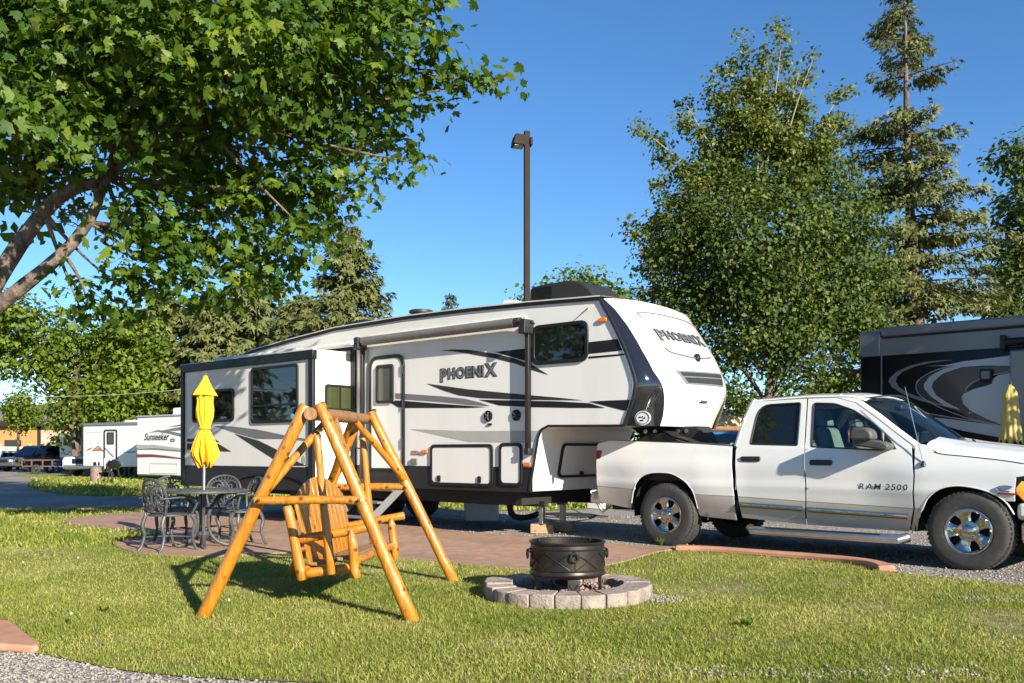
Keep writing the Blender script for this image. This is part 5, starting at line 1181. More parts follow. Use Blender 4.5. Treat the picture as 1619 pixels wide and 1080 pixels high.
for k in range(3):
    a = TF.wo(.1+.1*k, 2.0, .64); c = Vector((hookp.x-.15, hookp.y-.1+.1*k, .3)); midp = (a+c)/2+Vector((0, -.15*k, -.35+.05*k))
    midp.z = max(midp.z, .05)
    o = MB().tube(smoothline([a, (a+midp)/2, midp, (c+midp)/2, c], 5), .012-.002*k, 6).build('power_cable', m_plast if k else M('blue_grey_hose', (.1, .13, .18), .4)); tag(o, ['thick dark blue grey hose hanging behind the front jack', 'black power cable hanging behind the front jack', 'thin black cable nearest the hookup post'][k], 'cable')
cp = gnd(905, 818); m = MB(); P = []
for i in range(90): a = i*.42; P.append((cp.x+(.30+.12*math.sin(i*.37))*math.cos(a)*1.4+.1*math.sin(i*.09), cp.y+(.24+.10*math.cos(i*.29))*math.sin(a), .02+.05*abs(math.sin(i*.21))))
o = m.tube(P, .014, 5).build('coiled_cable', m_plast); tag(o, 'loosely coiled black cable lying on gravel beside the hookup post', 'cable')
wc = gnd(957, 822); 

# ================================================================ neighbouring motorhome on the right
MF = Frame((6.9, 18.2), rad(-40.9)); MWd = 2.5; ML = 10.6
mh = thing('motorhome', 'large black and silver motorhome with swirl graphics behind the truck', 'motorhome', MF.wo(0, 0), MF.a)
mp_ = lambda zx, zy, wv=0.: MF.pl(1340+zx/4.91, 500+zy/4.91, wv)
m_mblack = M('motorhome_black_paint', (.010, .008, .008), .12, spec=.25)
m_msil = M('motorhome_silver_paint', (.38, .385, .39), .3, .2, var=.04, coat=.2)
m_mgry = M('motorhome_grey_paint', (.18, .17, .165), .3, .2, var=.04, coat=.2)
m_mbrn = M('motorhome_brown_paint', (.05, .036, .03), .2, .1, coat=.1)
m_mtan = M('motorhome_pinstripe', (.42, .36, .30), .3, .2)
zt = MF.pl(1375, 524)[1]
mbody = MB().prism(rpoly([(0, .42), (MWd, .42), (MWd, zt), (0, zt)], [.05, .05, .22, .12], 5), .0, ML, 'x').build('body', m_mblack, mh, bevel=.05, seg=3)
mbody.data.transform(Matrix.Identity(4))
zg = mp_(300, 305)[1]
def md_(pts, name, mat, off=.004, sm=0, wv=0.):
    P = [mp_(*p, wv) for p in pts]
    if sm: P = smoothline(P, sm, True)
    v, f = fill2d(P); MB().add([(a, wv-off, b) for a, b in v], f).build(name, mat, mh, smooth=False)
MB().box(.05, ML-.1, -.005, .02, zg, zt-.14).build('upper_band', m_mgry, mh)
MB().prism(rpoly([(-.012, zg), (MWd+.012, zg), (MWd+.012, zt+.012), (-.012, zt+.012)], [.0, .0, .22, .12], 5), -.012, .42, 'x').build('rear_cap', m_mgry, mh, bevel=.05, seg=3)
MB().box(.43, ML-.1, -.05, .3, zt-.13, zt+.05).build('roof_fairing', m_mgry, mh, bevel=.03)
MB().box(.45, ML-.1, -.02, -.006, zt-.17, zt-.13).build('fairing_gap', m_dark, mh)
MB().box(.415, .44, -.012, 0, .5, zg).build('panel_seam', m_mgry, mh)
md_([(835, 340), (720, 343), (600, 355), (480, 385), (380, 432), (328, 480), (318, 505), (345, 550), (430, 605), (560, 655), (700, 690), (880, 730), (840, 700), (740, 690), (620, 650), (480, 600), (400, 550), (376, 505), (385, 470), (430, 430), (520, 392), (640, 362), (760, 348)], 'swirl', m_mgry)
md_([(890, 395), (1250, 385), (1262, 390), (1262, 440), (1120, 462), (990, 515), (930, 570), (890, 620), (900, 680), (980, 750), (1090, 810), (1195, 845), (960, 795), (800, 710), (690, 630), (652, 560), (660, 510), (740, 445)], 'swirl', m_mbrn, .003)
md_([(640, 440), (740, 400), (800, 395), (760, 420), (680, 460), (600, 520), (598, 560), (650, 630), (720, 680), (600, 640), (545, 590), (535, 550), (550, 510)], 'swirl', m_mbrn, .003)
md_([(585, 388), (760, 380), (900, 350), (1080, 330), (1262, 305), (1262, 385), (1050, 383), (890, 395), (740, 445), (665, 510), (655, 555), (690, 615), (770, 670), (880, 728), (750, 695), (650, 625), (597, 565), (592, 530), (640, 465), (740, 412), (820, 388), (700, 386)], 'swirl', m_msil, .006)
md_([(885, 630), (905, 600), (980, 565), (1080, 540), (1125, 522), (1120, 492), (1170, 458), (1265, 440), (1265, 852), (1200, 842), (1080, 797), (960, 737), (900, 682)], 'swirl', m_msil, .007)
md_([(620, 780), (800, 800), (1000, 825), (1300, 860), (1300, 960), (1150, 935), (900, 890), (750, 850)], 'lower_band', m_msil, .005)
md_([(540, 738), (760, 775), (1000, 806), (1300, 850), (1300, 862), (1000, 826), (760, 795), (600, 765)], 'lower_stripe', m_mbrn, .006)
def pin(pts):
    m = MB(); m.tube([(a, -.006, b) for a, b in smoothline([mp_(*p) for p in pts], 5)], .008, 5); m.build('pinstripe', m_mtan, mh)
pin([(840, 378), (680, 420), (565, 485), (532, 540), (560, 610), (680, 690), (900, 780), (1190, 850)]); pin([(918, 585), (925, 555), (980, 510), (1080, 470), (1255, 430)]); pin([(560, 742), (800, 785), (1100, 830)])
# slide-out and awning at the right
sx = mp_(1258, 500, -.4)[0]; sz1 = mp_(1300, 262, -.4)[1]
sl = MB().box(sx, sx+4.2, -.4, .1, .62, sz1).build('slide_out', m_mgry, mh, bevel=.03)
MB().box(sx+.0, sx+4.2, -.405, -.4, sz1-.85, sz1-.55).build('slide_stripe', m_mgry, sl); MB().box(sx, sx+4.2, -.405, -.4, .64, 1.4).build('slide_stripe', m_mblack, sl)
win_rect(sx+1.2, sx+2.6, 1.75, 2.7, -.4, sl)
ax = mp_(1215, 205, -.12); aw2 = MB().tube([(ax[0], -.14, ax[1]), (ML-1, -.14, ax[1])], .075, 14).build('awning_roll', m_black, mh); MB().box(ax[0]-.05, ax[0]+.03, -.2, 0, ax[1]-.13, ax[1]+.13).build('awning_bracket', m_black, aw2)
lx = mp_(1083, 455); ln = MB().box(lx[0]-.1, lx[0]+.1, -.12, -.005, lx[1]-.12, lx[1]+.1).build('porch_light', m_black, mh, bevel=.02)
MB().box(lx[0]-.07, lx[0]+.07, -.128, -.118, lx[1]-.08, lx[1]+.06).build('porch_light_lens', m_mgrey, ln)
MB().box(-.03, -.013, .25, MWd-.25, .9, zg-.3).build('radiator_grille', m_dark, mh); MB().box(-.05, -.012, .05, .12, 1.2, 2.3).build('tail_lamp', m_redlens, mh, bevel=.01)
for s_ in (2.6, 8.6):
    for wv in (.18, MWd-.18): 
        t_ = MB().lathe(tyre_prof(.5, .28, .28), 32, (s_, wv, .5), 'y', True).build('wheel', m_rubber, mh); sg = -1 if wv < 1 else 1; MB().lathe([(.28, sg*.12), (.25, sg*.1), (.12, sg*.04), (.1, sg*.12), (0, sg*.13)], 24, (s_, wv, .5), 'y').build('rim', m_chrome, t_)
c = MB().box(3.0, 4.0, .8, 1.6, zt+.04, zt+.3).build('air_conditioner', m_whitep, mh, bevel=.06)
# tan umbrella at the neighbour's site
m_tanc = M('straw_canvas', (.50, .39, .12), .8, var=.12, vs=6, bump=.2, bs=80)
tu = Vector(((1598-CX)/F*14.5, 14.5, 0)); zz2 = lambda py: H+(HY-py)/F*14.5
closed_umbrella('patio_umbrella', 'closed straw coloured umbrella in front of the motorhome', tu, zz2(606), [(zz2(608), .025, 0), (zz2(612), .05, .05), (zz2(622), .10, .06), (zz2(628), .125, .1), (zz2(630), .105, .1), (zz2(650), .12, .14), (zz2(670), .13, .16), (zz2(690), .15, .18), (zz2(699), .155, .2)], m_tanc, m_br, 5)
MB().lathe([(0, .1), (.05, .1), (.1, .06), (.24, .04), (.25, 0)], 24).build('base', m_cast, bpy.data.objects['patio_umbrella.001'])

# ================================================================ far vehicles and camp things
def make_car(name, label, loc, rot, col, L=4.6, W_=1.85, Hh=1.6, kind='suv'):
    t = thing(name, label, 'truck' if kind == 'pickup' else 'car', loc, rot)
    pm = M(name+'_paint', col, .25, .1, coat=.7); gl = m_win; wr = .36; h0 = .32
    hb = Hh*.56
    low = [(-L/2, h0+.1), (-L/2+.3, h0)]
    for cx_ in (-L*.29, L*.31):
        low += [(cx_+(wr+.07)*math.cos(a), wr+(wr+.07)*math.sin(a)) for a in np.linspace(math.pi, 0, 9) if True]
    low += [(L/2-.25, h0), (L/2, h0+.12), (L/2, hb*.82), (L/2-.15, hb*.93), (L*.2, hb), (-L/2+.06, hb), (-L/2, hb*.9)]
    b = MB().prism(low, -W_/2, W_/2).build('body', pm, t, bevel=.05)
    cb = {'suv': [(-L/2+.12, hb), (L*.23, hb), (L*.08, Hh-.03), (L*.02, Hh), (-L*.38, Hh), (-L*.42, Hh-.04)], 'pickup': [(-L*.12, hb), (L*.22, hb), (L*.09, Hh-.02), (L*.04, Hh), (-L*.06, Hh), (-L*.09, Hh-.04)], 'car': [(-L*.34, hb), (L*.24, hb), (L*.06, Hh-.02), (0, Hh), (-L*.15, Hh), (-L*.2, Hh-.03)]}[kind]
    m = MB(); n = len(cb); ins = lambda z: .06+.16*(z-hb)/(Hh-hb); V = [(x, -W_/2+ins(z), z) for x, z in cb]+[(x, W_/2-ins(z), z) for x, z in cb]
    m.add(V, [tuple(range(n)), tuple(range(2*n-1, n-1, -1))]+[(i, i+n, (i+1) % n+n, (i+1) % n) for i in range(n)]); cab = m.build('cabin', pm, t, bevel=.03)
    c = Vector((sum(p[0] for p in cb)/n, 0, (hb+Hh)/2))
    for sy in (-1, 1):
        v = [(x*.0+c.x+(x-c.x)*.9, z) for x, z in cb]; v = [(x, hb+.04 if z <= hb+.01 else z-.09) for x, z in v]; fv, ff = fill2d(v); MB().add([(x, sy*(W_/2-ins(z)+.012), z) for x, z in fv], ff).build('side_window', gl, cab, smooth=False)
    p0, p1 = cb[1], cb[2]; a0 = W_/2-ins(hb)-.08; a1 = W_/2-ins(Hh)-.1
    MB().add([(p0[0]-.02+.03, -a0, hb+.06), (p0[0]-.02+.03, a0, hb+.06), (p1[0]+.05, a1, p1[1]-.05), (p1[0]+.05, -a1, p1[1]-.05)], [(0, 1, 2, 3)]).build('windscreen', gl, cab, smooth=False)
    for sy in (-1, 1):
        MB().box(L/2-.12, L/2+.012, sy*W_*.36-.16, sy*W_*.36+.16, hb*.66, hb*.84).build('headlight', M('lamp_clear', (.6, .6, .58), .15) if 'lamp_clear' not in bpy.data.materials else bpy.data.materials['lamp_clear'], t, bevel=.02)
        MB().box(L*.14, L*.19, sy*(W_/2+.0)-.02+sy*.06, sy*(W_/2)+.02+sy*.12, hb+.05, hb+.2).build('mirror', m_plast, t, bevel=.02)
        for cx_ in (-L*.29, L*.31):
            w_ = MB().lathe(tyre_prof(wr, .22, .21), 24, (cx_, sy*(W_/2-.13), wr), 'y', True).build('wheel', m_rubber, t); MB().lathe([(.21, sy*.09), (.15, sy*.07), (0, sy*.1)], 18, (cx_, sy*(W_/2-.13), wr), 'y').build('rim', m_alu, w_)
    gr = MB().box(L/2-.03, L/2+.015, -W_*.22, W_*.22, hb*.6, hb*.84).build('grille', m_black, t, bevel=.02); MB().box(L/2-.1, L/2+.05, -W_*.46, W_*.46, h0+.06, h0+.26).build('bumper', m_chrome if kind == 'pickup' else pm, t, bevel=.04)
    if kind == 'pickup': MB().box(-L/2+.05, -L*.13, -W_/2+.08, W_/2-.08, hb-.02, hb+.005).build('bed_opening', m_dark, t)
    return t
p = at(60, 747, 60); make_car('pickup_truck', 'dark grey pickup truck parked before the pale fence', (p.x, 60, 0), rad(-112), (.085, .08, .075), 5.2, 1.95, 1.68, 'suv')
p = at(158, 750, 47.5); make_car('pickup_truck', 'white pickup truck nose beside the travel trailer', (p.x, 49.0, 0), rad(-101), (.62, .64, .68), 5.4, 2.0, 1.9, 'pickup')
p = at(6, 745, 64); make_car('parked_car', 'small white car parked behind the dark grey pickup', (p.x-.5, 66, 0), rad(-60), (.7, .7, .7), 4.3, 1.75, 1.35, 'car')
p = at(1105, 716, 24); make_car('parked_van', 'bright blue car parked beyond the far log swing', (p.x-.2, 24, 0), rad(170), (.03, .16, .42), 4.6, 1.85, 1.76, 'suv')
# second log swing stand
fr2 = dup(frame, (4.25, 18.9, 0), rad(78), 'brown log A-frame swing stand behind the truck bed'); fr2.scale = (1.1, 1.1, 1.13)
# beige canopy
cpn = at(1140, 645, 28); canopy = thing('canopy_tent', 'beige peaked canopy beyond the far log swing', 'canopy', (cpn.x, 28, 0), rad(20))
m_can = M('beige_canvas', (.66, .50, .33), .85, var=.08); hz_ = H+(HY-661)/F*28
MB().add([(-1.3, -1.3, hz_), (1.3, -1.3, hz_), (1.3, 1.3, hz_), (-1.3, 1.3, hz_), (0, 0, cpn.z)], [(0, 1, 4), (1, 2, 4), (2, 3, 4), (3, 0, 4)]).build('roof', m_can, canopy, smooth=False)
MB().ring([(-1.3, -1.3), (1.3, -1.3), (1.3, 1.3), (-1.3, 1.3)], [(-1.28, -1.28), (1.28, -1.28), (1.28, 1.28), (-1.28, 1.28)], hz_-.3, hz_, 'z').build('valance', m_can, canopy)
for a in (-1.25, 1.25):
    for b in (-1.25, 1.25): MB().box(a-.02, a+.02, b-.02, b+.02, 0, hz_-.02).build('leg', m_whitep, canopy)
# white class C motorhome with script lettering
SF = Frame((at(216, 760, 40).x, 40), rad(-36)); sp_ = lambda x, y, wv=0.: SF.pl(x, y, wv)
ss = thing('motorhome', 'white motorhome with grey and maroon stripes and script name behind the camper', 'motorhome', SF.wo(0, 0), SF.a)
m_fw = M('far_white_gelcoat', (.80, .79, .76), .35)
s1_ = 6.5; zT = sp_(250, 658)[1]; zB = .22
MB().box(0, s1_, 0, 2.4, zB, zT).build('body', m_fw, ss, bevel=.06)
MB().box(-.03, s1_, -.03, 2.43, zT-.03, zT+.05).build('roof_edge', m_lgrey, ss, bevel=.02)
def ssd(pts, mat, nm='stripe'): 
    P = [sp_(x/4.5, 560+y/4.5) for x, y in pts]; v, f = fill2d(P); MB().add([(a, -.008, b) for a, b in v], f).build(nm, mat, ss, smooth=False)
ssd([(1060, 560), (1120, 540), (1200, 545), (1290, 565), (1330, 580), (1330, 600), (1290, 588), (1200, 565), (1120, 552)], m_mgrey); ssd([(1150, 545), (1240, 525), (1330, 512), (1330, 540), (1240, 545)], m_mgrey); ssd([(1190, 520), (1290, 500), (1330, 497), (1330, 505)], M('maroon', (.2, .03, .03), .4))
ssd([(972, 645), (1100, 645), (1200, 658), (1330, 678), (1330, 690), (1200, 678), (1100, 665), (972, 668)], m_lgrey); ssd([(972, 672), (1100, 668), (1200, 680), (1330, 692), (1330, 698), (1100, 680), (972, 680)], m_mgrey)
ssd([(970, 712), (1080, 712), (1180, 722), (1330, 745), (1330, 750), (1180, 738), (1080, 732), (970, 735)], bpy.data.materials['maroon'])
p, q = sp_(228, 696), sp_(268, 697); v, f = text2d('Sunseeker', 1, .35, .02); mw = max(t[0] for t in v); k = (q[0]-p[0])/mw
MB().add([(p[0]+x*k, -.01, p[1]+y*.42) for x, y in v], f).build('lettering', m_grey, ss, smooth=False)
c = sp_(273, 696); MB().ring([(c[0]+.17*math.cos(t), c[1]+.07*math.sin(t)) for t in np.linspace(0, 6.28, 16, endpoint=False)], [(c[0]+.1*math.cos(t), c[1]+.03*math.sin(t)) for t in np.linspace(0, 6.28, 16, endpoint=False)], -.012, -.008).build('emblem', m_grey, ss)
for a, b in ((1.0, 3.0), (3.4, 4.8)): MB().ring(rpoly([(a, .32), (b, .32), (b, .75), (a, .75)], .06), rpoly([(a+.02, .34), (b-.02, .34), (b-.02, .73), (a+.02, .73)], .05), -.012, 0).build('locker_door', m_lgrey, ss)
MB().box(1.6, 2.5, .7, 1.5, zT+.05, zT+.38).build('air_conditioner', m_whitep, ss, bevel=.05)
for s_ in (1.9, 5.4):
    for wv in (.2, 2.2): MB().lathe(tyre_prof(.38, .24, .2), 20, (s_, wv, .38), 'y', True).build('wheel', m_rubber, ss)
# white travel trailer
WF = Frame((at(131, 750, 45).x, 45), rad(-30)); wp = lambda zx, zy: WF.pl(zx/4.5, 560+zy/4.5)
wt = thing('travel_trailer', 'white travel trailer with black framed door and orange peak graphic', 'camper', WF.wo(0, 0), WF.a)
zT = wp(700, 497)[1]; zB = wp(700, 800)[1]; LT = 6.0
MB().box(0, LT, 0, 2.3, zB, zT).build('body', m_fw, wt, bevel=.05)
MB().box(-.03, LT+.02, -.04, .3, zT-.1, zT+.06).build('awning_roll', m_mgrey, wt, bevel=.03)
MB().box(-.05, .05, -.05, .02, zB+.5, zT).build('corner_moulding', m_black, wt)
MB().box(.3, LT-.3, .2, 2.1, .45, zB).build('underbody', m_dark, wt)
D0, D1 = wp(742, 790), wp(835, 535); o_ = rpoly([(D0[0], D0[1]), (D1[0], D0[1]), (D1[0], D1[1]), (D0[0], D1[1])], .12); i_ = rpoly([(D0[0]+.06, D0[1]+.06), (D1[0]-.06, D0[1]+.06), (D1[0]-.06, D1[1]-.06), (D0[0]+.06, D1[1]-.06)], .08)
dd = MB().ring(o_, i_, -.04, -.001).build('door', m_black, wt); W0, W1 = wp(762, 642), wp(812, 555); win_rect(W0[0], W1[0], W0[1], W1[1], 0, dd, 'door_window', .04, .05)
def wd_(pts, mat):
    P = [wp(x, y) for x, y in pts]; v, f = fill2d(P); MB().add([(a, -.006, b) for a, b in v], f).build('stripe', mat, wt, smooth=False)
wd_([(606, 690), (640, 665), (662, 662), (640, 684)], M('rust_orange', (.5, .16, .04), .4)); wd_([(650, 688), (700, 648), (740, 690), (735, 696), (700, 660), (664, 690)], m_mgrey); wd_([(660, 692), (705, 662), (735, 690)], bpy.data.materials['rust_orange'])
wd_([(742, 668), (750, 668), (812, 730), (800, 730)], m_grey); wd_([(870, 702), (900, 692), (965, 692), (965, 700)], m_mgrey); wd_([(612, 556), (730, 556), (730, 562), (612, 562)], m_lgrey)
MB().box(wp(668, 0)[0], wp(710, 0)[0], -.03, 0, wp(0, 790)[1], wp(0, 762)[1]).build('vent_hatch', m_black, wt)
for s_ in (2.8, 3.6): MB().lathe(tyre_prof(.34, .22, .18), 20, (s_, .15, .34), 'y', True).build('wheel', m_rubber, wt)
for s_, r_ in ((.2, .25), (LT-.3, .25)): MB().box(s_, s_+.1, .4, .5, 0, zB).build('jack', m_steel, wt)
MB().box(1.9, 2.6, .9, 1.5, zT, zT+.2).build('roof_vent', m_whitep, wt, bevel=.05)
# small camper
CF = Frame((at(94, 748, 53).x, 53), rad(-15)); cpp = lambda zx, zy: CF.pl(zx/4.5, 560+zy/4.5)
cm = thing('truck_camper', 'small white camper with a wide dark window behind the white pickup', 'camper', CF.wo(0, 0), CF.a)
zT = cpp(500, 568)[1]; MB().prism([(0, .9), (4.5, .9), (4.5, zT), (0, zT)], 0, 2.2).build('body', m_fw, cm, bevel=.06); MB().box(-.04, 4.5, -.04, 2.2, zT-.12, zT+.04).build('roof_edge', m_lgrey, cm)
a, b = cpp(455, 650), cpp(572, 600); win_rect(a[0], b[0], a[1], b[1], 0, cm, 'window', .05, .05, mull=[('v', (a[0]+b[0])/2)])
c = cpp(440, 712); MB().tube([(c[0]+.12*i+.05*math.sin(i*2.1), -.012, c[1]+.10*math.sin(i*1.7)+.02*i) for i in range(11)], .018, 5).build('script_print', m_mgrey, cm)
MB().box(.2, 4.3, .2, 2.0, .35, .9).build('underbody', m_lgrey, cm); MB().lathe(tyre_prof(.36, .22, .2), 20, (2.6, .2, .36), 'y', True).build('wheel', m_rubber, cm); MB().lathe(tyre_prof(.36, .22, .2), 20, (2.6, 2.0, .36), 'y', True).build('wheel', m_rubber, cm)
MB().box(.5, .6, .3, .4, 0, .4).build('jack', m_steel, cm)
# bin, folding chair, step table, blue bundle, cart
p = gnd(152, 763); bn = thing('litter_bin', 'tan barrel shaped bin in front of the travel trailer', 'bin', p); MB().lathe([(0, .0), (.19, .0), (.22, .3), (.22, .58), (.2, .6)], 20).build('barrel', M('tan_plastic', (.22, .14, .11), .7, var=.2), bn); MB().lathe([(.23, .6), (.23, .63), (.14, .68), (0, .69)], 20).build('lid', m_mgrey, bn)
p = gnd(166, 763); fc = thing('folding_chair', 'light aluminium folding chair beside the tan bin', 'chair', p, rad(-60))
for sy in (-.26, .26): MB().tube([(-.25, sy, 0), (.22, sy, .42), (.25, sy, .44)], .022, 6).build('leg', m_alu, fc); MB().tube([(.25, sy, 0), (-.2, sy, .42), (-.32, sy, .95)], .022, 6).build('leg', m_alu, fc)
MB().box(-.22, .25, -.26, .26, .42, .45).build('seat', m_mgrey, fc); m = MB(); m.bar((-.21, 0, .5), (-.31, 0, .93), .5, .02, (0, 1, 0)); m.build('back', m_mgrey, fc)
p = gnd(180, 764); gr = thing('camp_grill', 'dark covered camp grill standing beside the folding chair', 'grill', p); MB().lathe([(0, .55), (.22, .58), (.3, .75), (.2, .9), (0, .95)], 18).build('kettle', m_gloss, gr)
for k in range(3): a = k*2.09; MB().tube([(.15*math.cos(a), .15*math.sin(a), .6), (.3*math.cos(a), .3*math.sin(a), 0)], .02, 6).build('leg', m_dark, gr)
p = gnd(88, 748); bb = thing('tarp_bundle', 'bright blue tarp bundle on the grass beside the dark pickup', 'tarp', p); m = MB(); n = 14; V = []; Q = []
for i in range(9):
    for k in range(n): a = 2*math.pi*k/n; r_ = .36*math.sin(math.pi*(i+.4)/9.4)*(1+.18*math.sin(5*a+i)); V.append((r_*math.cos(a), r_*math.sin(a), .62*(1-math.cos(math.pi*i/8))/2))
m.add(V, [(i*n+k, i*n+(k+1) % n, (i+1)*n+(k+1) % n, (i+1)*n+k) for i in range(8) for k in range(n)]); m.build('tarp', M('blue_tarp', (.03, .16, .5), .5), bb); MB().tube([(.33*math.cos(t), .33*math.sin(t), .32) for t in np.linspace(0, 6.3, 14)], .03, 5).build('rope', m_whitep, bb)
p = gnd(68, 749); ct = thing('utility_cart', 'rusty brown low frame trailer cart before the dark pickup', 'cart', p, rad(-10)); m_rust = M('rust_brown', (.16, .08, .05), .8, var=.3)
MB().box(-1.0, 1.0, -.5, .5, .4, .46).build('deck', m_rust, ct)
for sy in (-.5, .5): MB().box(-1.0, 1.0, sy-.03, sy+.03, .75, .82).build('rail', m_rust, ct)
for s_ in (-.97, -.35, .35, .97): MB().box(s_-.03, s_+.03, -.53, -.47, .46, .78).build('upright', m_rust, ct)
for sy in (-.58, .58): MB().lathe(tyre_prof(.27, .15, .14), 18, (0, sy, .27), 'y', True).build('wheel', m_rubber, ct)
MB().tube([(1.0, 0, .42), (2.1, 0, .3)], .04, 6).build('drawbar', m_rust, ct); MB().tube([(1.9, 0, .3), (1.9, 0, 0)], .03, 6).build('stand', m_rust, ct)
# fence: boards are single pieces
fn = thing('board_fence', 'pale horizontal board fence in front of the brick building', 'fence', at(0, 716, 76)*1 - Vector((0, 0, 1.2)), rad(3)); m_fence = M('pale_boards', (.60, .50, .38), .85, var=.25, vs=2)
bd_me = None
for i in range(-3, 6):
    for k in range(6):
        z = .12+k*.27
        if bd_me is None: o = MB().box(0, 2.36, -.02, .02, 0, .235).build('board', m_fence, fn, bevel=.01); bd_me = o.data
        else: o = bpy.data.objects.new('board', bd_me); COL.objects.link(o); o.parent = fn
        o.location = (i*2.4, random.uniform(-.01, .01), z)
    MB().box(i*2.4-.06, i*2.4+.06, .03, .15, 0, 1.95).build('post', m_fence, fn)
# building with timber and brick
bq = at(-10, 716, 86); hb_ = thing('brick_building', 'low building with orange timber wall and tan brick behind the fence', 'building', (bq.x, 86, 0), rad(4))
zf = lambda py: H+(HY-py)/F*86
m_brick = gravelmat('tan_brick', [(.42, .30, .22), (.52, .39, .29), (.47, .34, .26)], 6, .3); m_orng = M('orange_timber', (.40, .20, .07), .7, var=.15)
MB().box(-6, 4.0, 0, 8, 0, zf(672)).build('timber_wall', m_orng, hb_); MB().box(4.0, 4.3, -.1, .3, 0, zf(672)).build('pier', m_br, hb_); MB().box(4.3, 16, -.05, 8, 0, zf(668)).build('brick_wall', m_brick, hb_)
m_roofg = M('grey_shingles', (.11, .11, .12), .9, var=.3, vs=4); rf = MB().prism([(-6.8, zf(672)-.1), (16.6, zf(668)-.1), (16.6, zf(668)+.25), (12, zf(640)), (2, zf(640)), (-6.8, zf(672)+.2)], -.7, 8.7).build('roof', m_roofg, hb_)
MB().box(-6.8, 16.6, -.78, -.7, zf(672)-.12, zf(668)+.12).build('fascia', m_br, rf)
for x in (-3.0, 1.0): 
    w_ = MB().box(x, x+1.5, -.06, 0, 1.2, 2.4).build('window', m_br, hb_); MB().box(x+.08, x+1.42, -.075, -.058, 1.28, 2.32).build('pane', m_win, w_)
# overhead wire between the trees
a, b = at(-80, 622, 48), at(330, 612, 44); o = MB().tube([a+(b-a)*t+Vector((0, 0, -.3*math.sin(math.pi*t))) for t in np.linspace(0, 1, 12)], .011, 5).build('overhead_wire', m_lgrey); tag(o, 'thin pale overhead wire crossing before the left trees', 'wire')

# ================================================================ foliage
def unit(a): return a/np.maximum(1e-9, np.linalg.norm(a, axis=-1, keepdims=True))
def leaves_mesh(name, P, N, T, S, shape, faces, mat, parent, r, bend=.25, world=True):
    """P points, N leaf normals, T tip directions, S sizes; shape: k x 3 (across, along, lift)"""
    n = len(P); N = unit(N); T = unit(T-N*np.sum(T*N, -1, keepdims=True)); B = np.cross(N, T); sh = np.asarray(shape, float); k = len(sh)
    V = P[:, None, :]+S[:, None, None]*(sh[None, :, 0, None]*B[:, None, :]+sh[None, :, 1, None]*T[:, None, :]+sh[None, :, 2, None]*N[:, None, :])
    fa = np.asarray(faces); Fc = (fa[None]+(np.arange(n)*k)[:, None, None]).reshape(-1, fa.shape[1])
    return npmesh(name, V.reshape(-1, 3), Fc, mat, parent, np.repeat(r, k), world=world)
RHOMB = [(0, 0, 0), (.34, .5, .10), (0, 1, -.06), (-.34, .5, .10)]; RH_F = [(0, 1, 2), (0, 2, 3)]
# maple leaf: two folded halves
MAPLE = [(0, -.05, 0), (0, .30, 0), (0, 1.0, -.10), (.10, .78, -.03), (.27, .72, -.02), (.22, .52, .02), (.60, .62, -.08), (.46, .36, 0), (.56, .20, -.05), (.24, .08, 0)]
MAPLE += [(-x, y, z) for x, y, z in MAPLE[3:]]
MA_F = [(0, 9, 8, 7, 5), (0, 5, 4, 3, 2), (5, 7, 6, 6, 6)]
def maple_faces():
    R = [3, 4, 5, 6, 7, 8, 9]; L = [10, 11, 12, 13, 14, 15, 16]
    tri = [(0, 9, 1), (9, 8, 7), (9, 7, 1), (7, 6, 5), (7, 5, 1), (5, 4, 3), (5, 3, 1), (3, 2, 1)]
    mir = {3: 10, 4: 11, 5: 12, 6: 13, 7: 14, 8: 15, 9: 16}
    return tri+[tuple(mir.get(i, i) for i in reversed(t)) for t in tri]
MA_F = maple_faces()
def lobes_leaves(lobes, per, cl_n, cl_r, rng, flat=.6, inner=.35):
    """clusters of leaves spread through a crown made of ball-shaped lobes (x, y, z, r)"""
    PP, NN, CC = [], [], []
    for (x, y, z, r) in lobes:
        nc = max(3, int(per*r*r)); d = unit(rng.normal(size=(nc, 3))); rr = r*(inner+(1-inner)*rng.random(nc)**.45)*(1+.2*rng.normal(size=nc)); C = d*rr[:, None]; C[:, 2] *= .88
        tone = rng.random(nc)
        for c, dd, tn in zip(C, d, tone):
            m_ = max(2, int(cl_n*(.5+rng.random()))); q = rng.normal(size=(m_, 3))*cl_r*np.array([1, 1, flat])
            PP.append(q+c+np.array([x, y, z])); NN.append(np.repeat((dd*.8+np.array([0, 0, .55]))[None], m_, 0)+rng.normal(size=(m_, 3))*.55); CC.append(np.full(m_, tn))
    return np.concatenate(PP), np.concatenate(NN), np.concatenate(CC)
def pxlobes(L, Y, rng, dj=1.0):
    out = []
    for q in L:
        px, py, rp = q[:3]; y = Y+(q[3] if len(q) > 3 else rng.uniform(-1, 1)*rp/F*Y*dj); p = at(px, py, y); out.append((p.x, y, p.z, rp/F*y))
    return out
def curve3(a, b, sag, n=6):
    a, b = Vector(a), Vector(b); m_ = (a+b)/2+Vector(sag); return [a*(1-t)**2+m_*2*t*(1-t)+b*t*t for t in [i/n for i in range(n+1)]]
m_bark = M('bark_grey_brown', (.17, .12, .085), .9, var=.4, vs=4, bump=1., bs=14, bdist=.05, col2=(.09, .065, .05), c2s=7, c2lo=.4, c2hi=.6, stretch=(1, 1, .35))
m_barkm = M('maple_bark', (.19, .145, .105), .9, var=.35, vs=5, bump=1., bs=16, bdist=.06, col2=(.085, .06, .045), c2s=8, c2lo=.42, c2hi=.58, stretch=(1, 1, .5))
